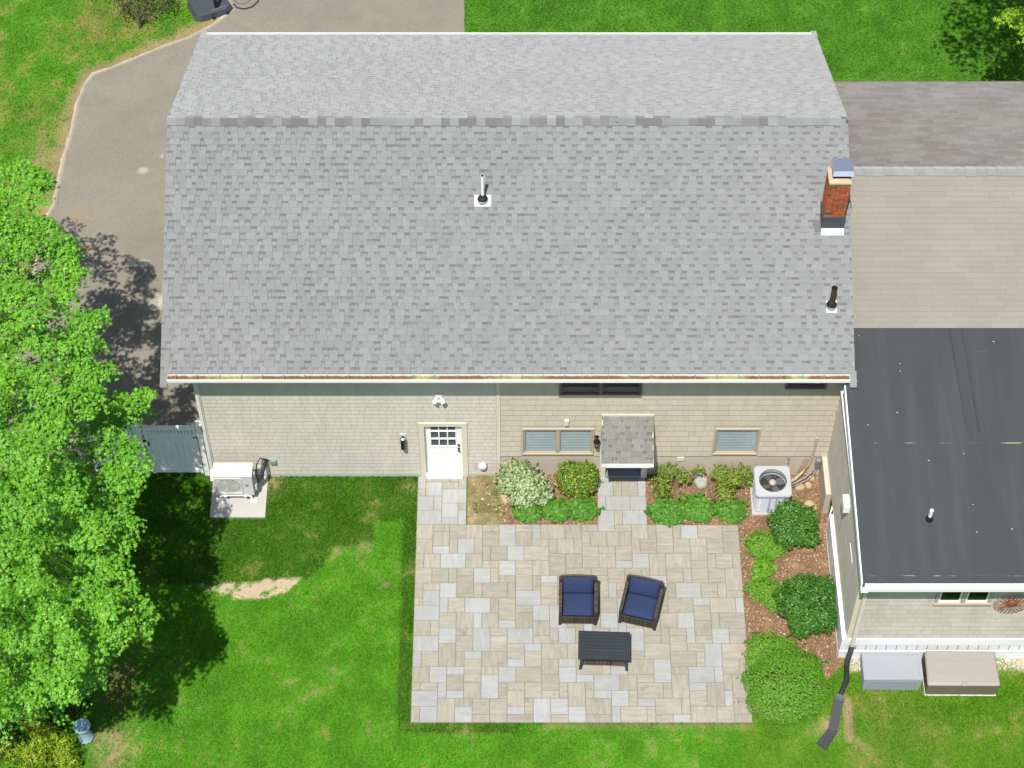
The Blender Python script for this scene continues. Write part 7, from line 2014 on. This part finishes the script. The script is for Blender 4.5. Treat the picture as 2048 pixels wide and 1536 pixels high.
shrub('sedum_mound', 'green leafy mound nearest the air conditioner at the patio corner', 'ground cover', [(5.14, -1.08, .10, .34, .28, .22)], 1250, .082, 'sedum_leaf', 70, 'round', .6, 0, gp, .8)
shrub('glossy_shrub', 'dark glossy shrub in front of the air conditioner', 'shrub',
      [(6.35, -1.62, .44, .40, .38, .42), (6.72, -1.72, .44, .38, .40, .40), (6.45, -1.40, .60, .34, .26, .32), (6.80, -1.48, .5, .3, .28, .3), (6.42, -1.95, .36, .36, .26, .3), (6.92, -1.98, .3, .2, .18, .24)], 4300, .078, 'rhodo_leaf', 71, lo=.72, wob=.22)
shrub('glossy_shrub', 'large dark glossy shrub against the side wall skirting', 'shrub',
      [(6.42, -3.72, .48, .46, .46, .46), (6.90, -3.70, .48, .44, .46, .46), (6.62, -4.12, .44, .44, .40, .42), (6.98, -4.12, .44, .36, .40, .42), (6.55, -3.40, .5, .36, .3, .38), (6.98, -3.38, .5, .36, .3, .36), (6.50, -4.35, .3, .26, .2, .26)], 5600, .078, 'rhodo_leaf', 72, lo=.72, wob=.22)
shrub('leafy_mound', 'light green bushy mound left of the shrub that hides the air conditioner', 'ground cover', [(5.80, -2.02, .14, .38, .34, .24), (6.02, -2.10, .12, .32, .28, .2)], 2300, .058, 'light_leaf', 73, 'oval', .5, 0, gp, .75)
shrub('leafy_plant', 'small bright broad leaved plant between two light green mounds beside the patio', 'plant', [(5.80, -2.62, .10, .22, .22, .14), (5.72, -2.80, .08, .12, .12, .10)], 130, .15, 'light_leaf', 74, 'oval', .6, 0, None, .7)
shrub('leafy_mound', 'light green spreading mound tucked against the left of the large glossy shrub', 'ground cover', [(5.78, -3.20, .12, .40, .32, .22), (6.05, -3.45, .14, .36, .36, .24)], 2300, .055, 'light_leaf', 75, 'oval', .5, 0, gp, .75)
shrub('leafy_mound', 'yellow green mound at the patio edge touching the top of the biggest mound', 'ground cover', [(5.72, -4.72, .16, .46, .36, .26), (6.05, -4.72, .14, .36, .26, .22), (5.55, -5.02, .12, .32, .3, .22)], 3000, .056, 'light_leaf', 76, 'oval', .5, 0, gp, .75)
shrub('leafy_mound', 'biggest round green mound at the lower right corner of the patio', 'ground cover',
      [(6.10, -5.66, .20, .96, .70, .40), (6.04, -6.06, .18, .86, .52, .36), (6.16, -5.25, .18, .78, .48, .34)], 11500, .056, 'mound_leaf', 77, 'oval', .5, 0, gp, .8, .25, wob=.10)
# golden cypress and dark shrub in the bottom left corner
g = np.random.default_rng(78)
def plume(name, label, blobs, n, size, m, seed):
    return shrub(name, label, 'shrub', blobs, n, size, m, seed, 'needle', .15, 9, None, .45, .4)
plume('golden_shrub', 'feathery golden cypress shrub in the bottom left corner beside the pale blue pedestal',
      [(-10.15, -7.15, .5, .34, .34, .55), (-9.75, -7.35, .45, .34, .3, .5), (-10.45, -6.75, .5, .3, .3, .5), (-9.65, -7.6, .3, .35, .25, .4), (-10.3, -7.6, .4, .4, .3, .5), (-10.9, -7.4, .4, .35, .35, .5)], 3000, .095, 'golden_leaf', 79)
plume('dark_yew', 'dark green shrub under the maple behind the golden cypress', [(-10.6, -6.5, .4, .5, .4, .5), (-11.1, -7.2, .5, .45, .5, .6), (-9.7, -6.2, .35, .45, .35, .4), (-10.2, -5.9, .3, .4, .3, .35)], 4200, .09, 'yew_leaf', 80)

# fallen petals and bits on the roofs
def litter():
    g = np.random.default_rng(90)
    X = 7.6 + 4.0 * g.random(12) ** 1.6; Y = .8 - 5.6 * g.random(12) ** 1.5
    Z = 4.447 + FS * (Y + .474) + .008
    n = len(X)
    P = np.stack([X, Y, Z], -1)
    a = g.uniform(0, 6.28, n)
    T = np.stack([np.cos(a), np.sin(a), FS * np.sin(a)], -1) * (.5 * g.uniform(.015, .045, n))[:, None]
    Bv = np.stack([-np.sin(a), np.cos(a), FS * np.cos(a)], -1) * (.5 * g.uniform(.009, .016, n))[:, None]
    V = np.stack([P - T - Bv, P + T - Bv, P + T + Bv, P - T + Bv], 1).reshape(-1, 3)
    put('petals', np_mesh('petals', V, np.arange(n * 4).reshape(n, 4), 'dirty_white'), kind='stuff')
litter()
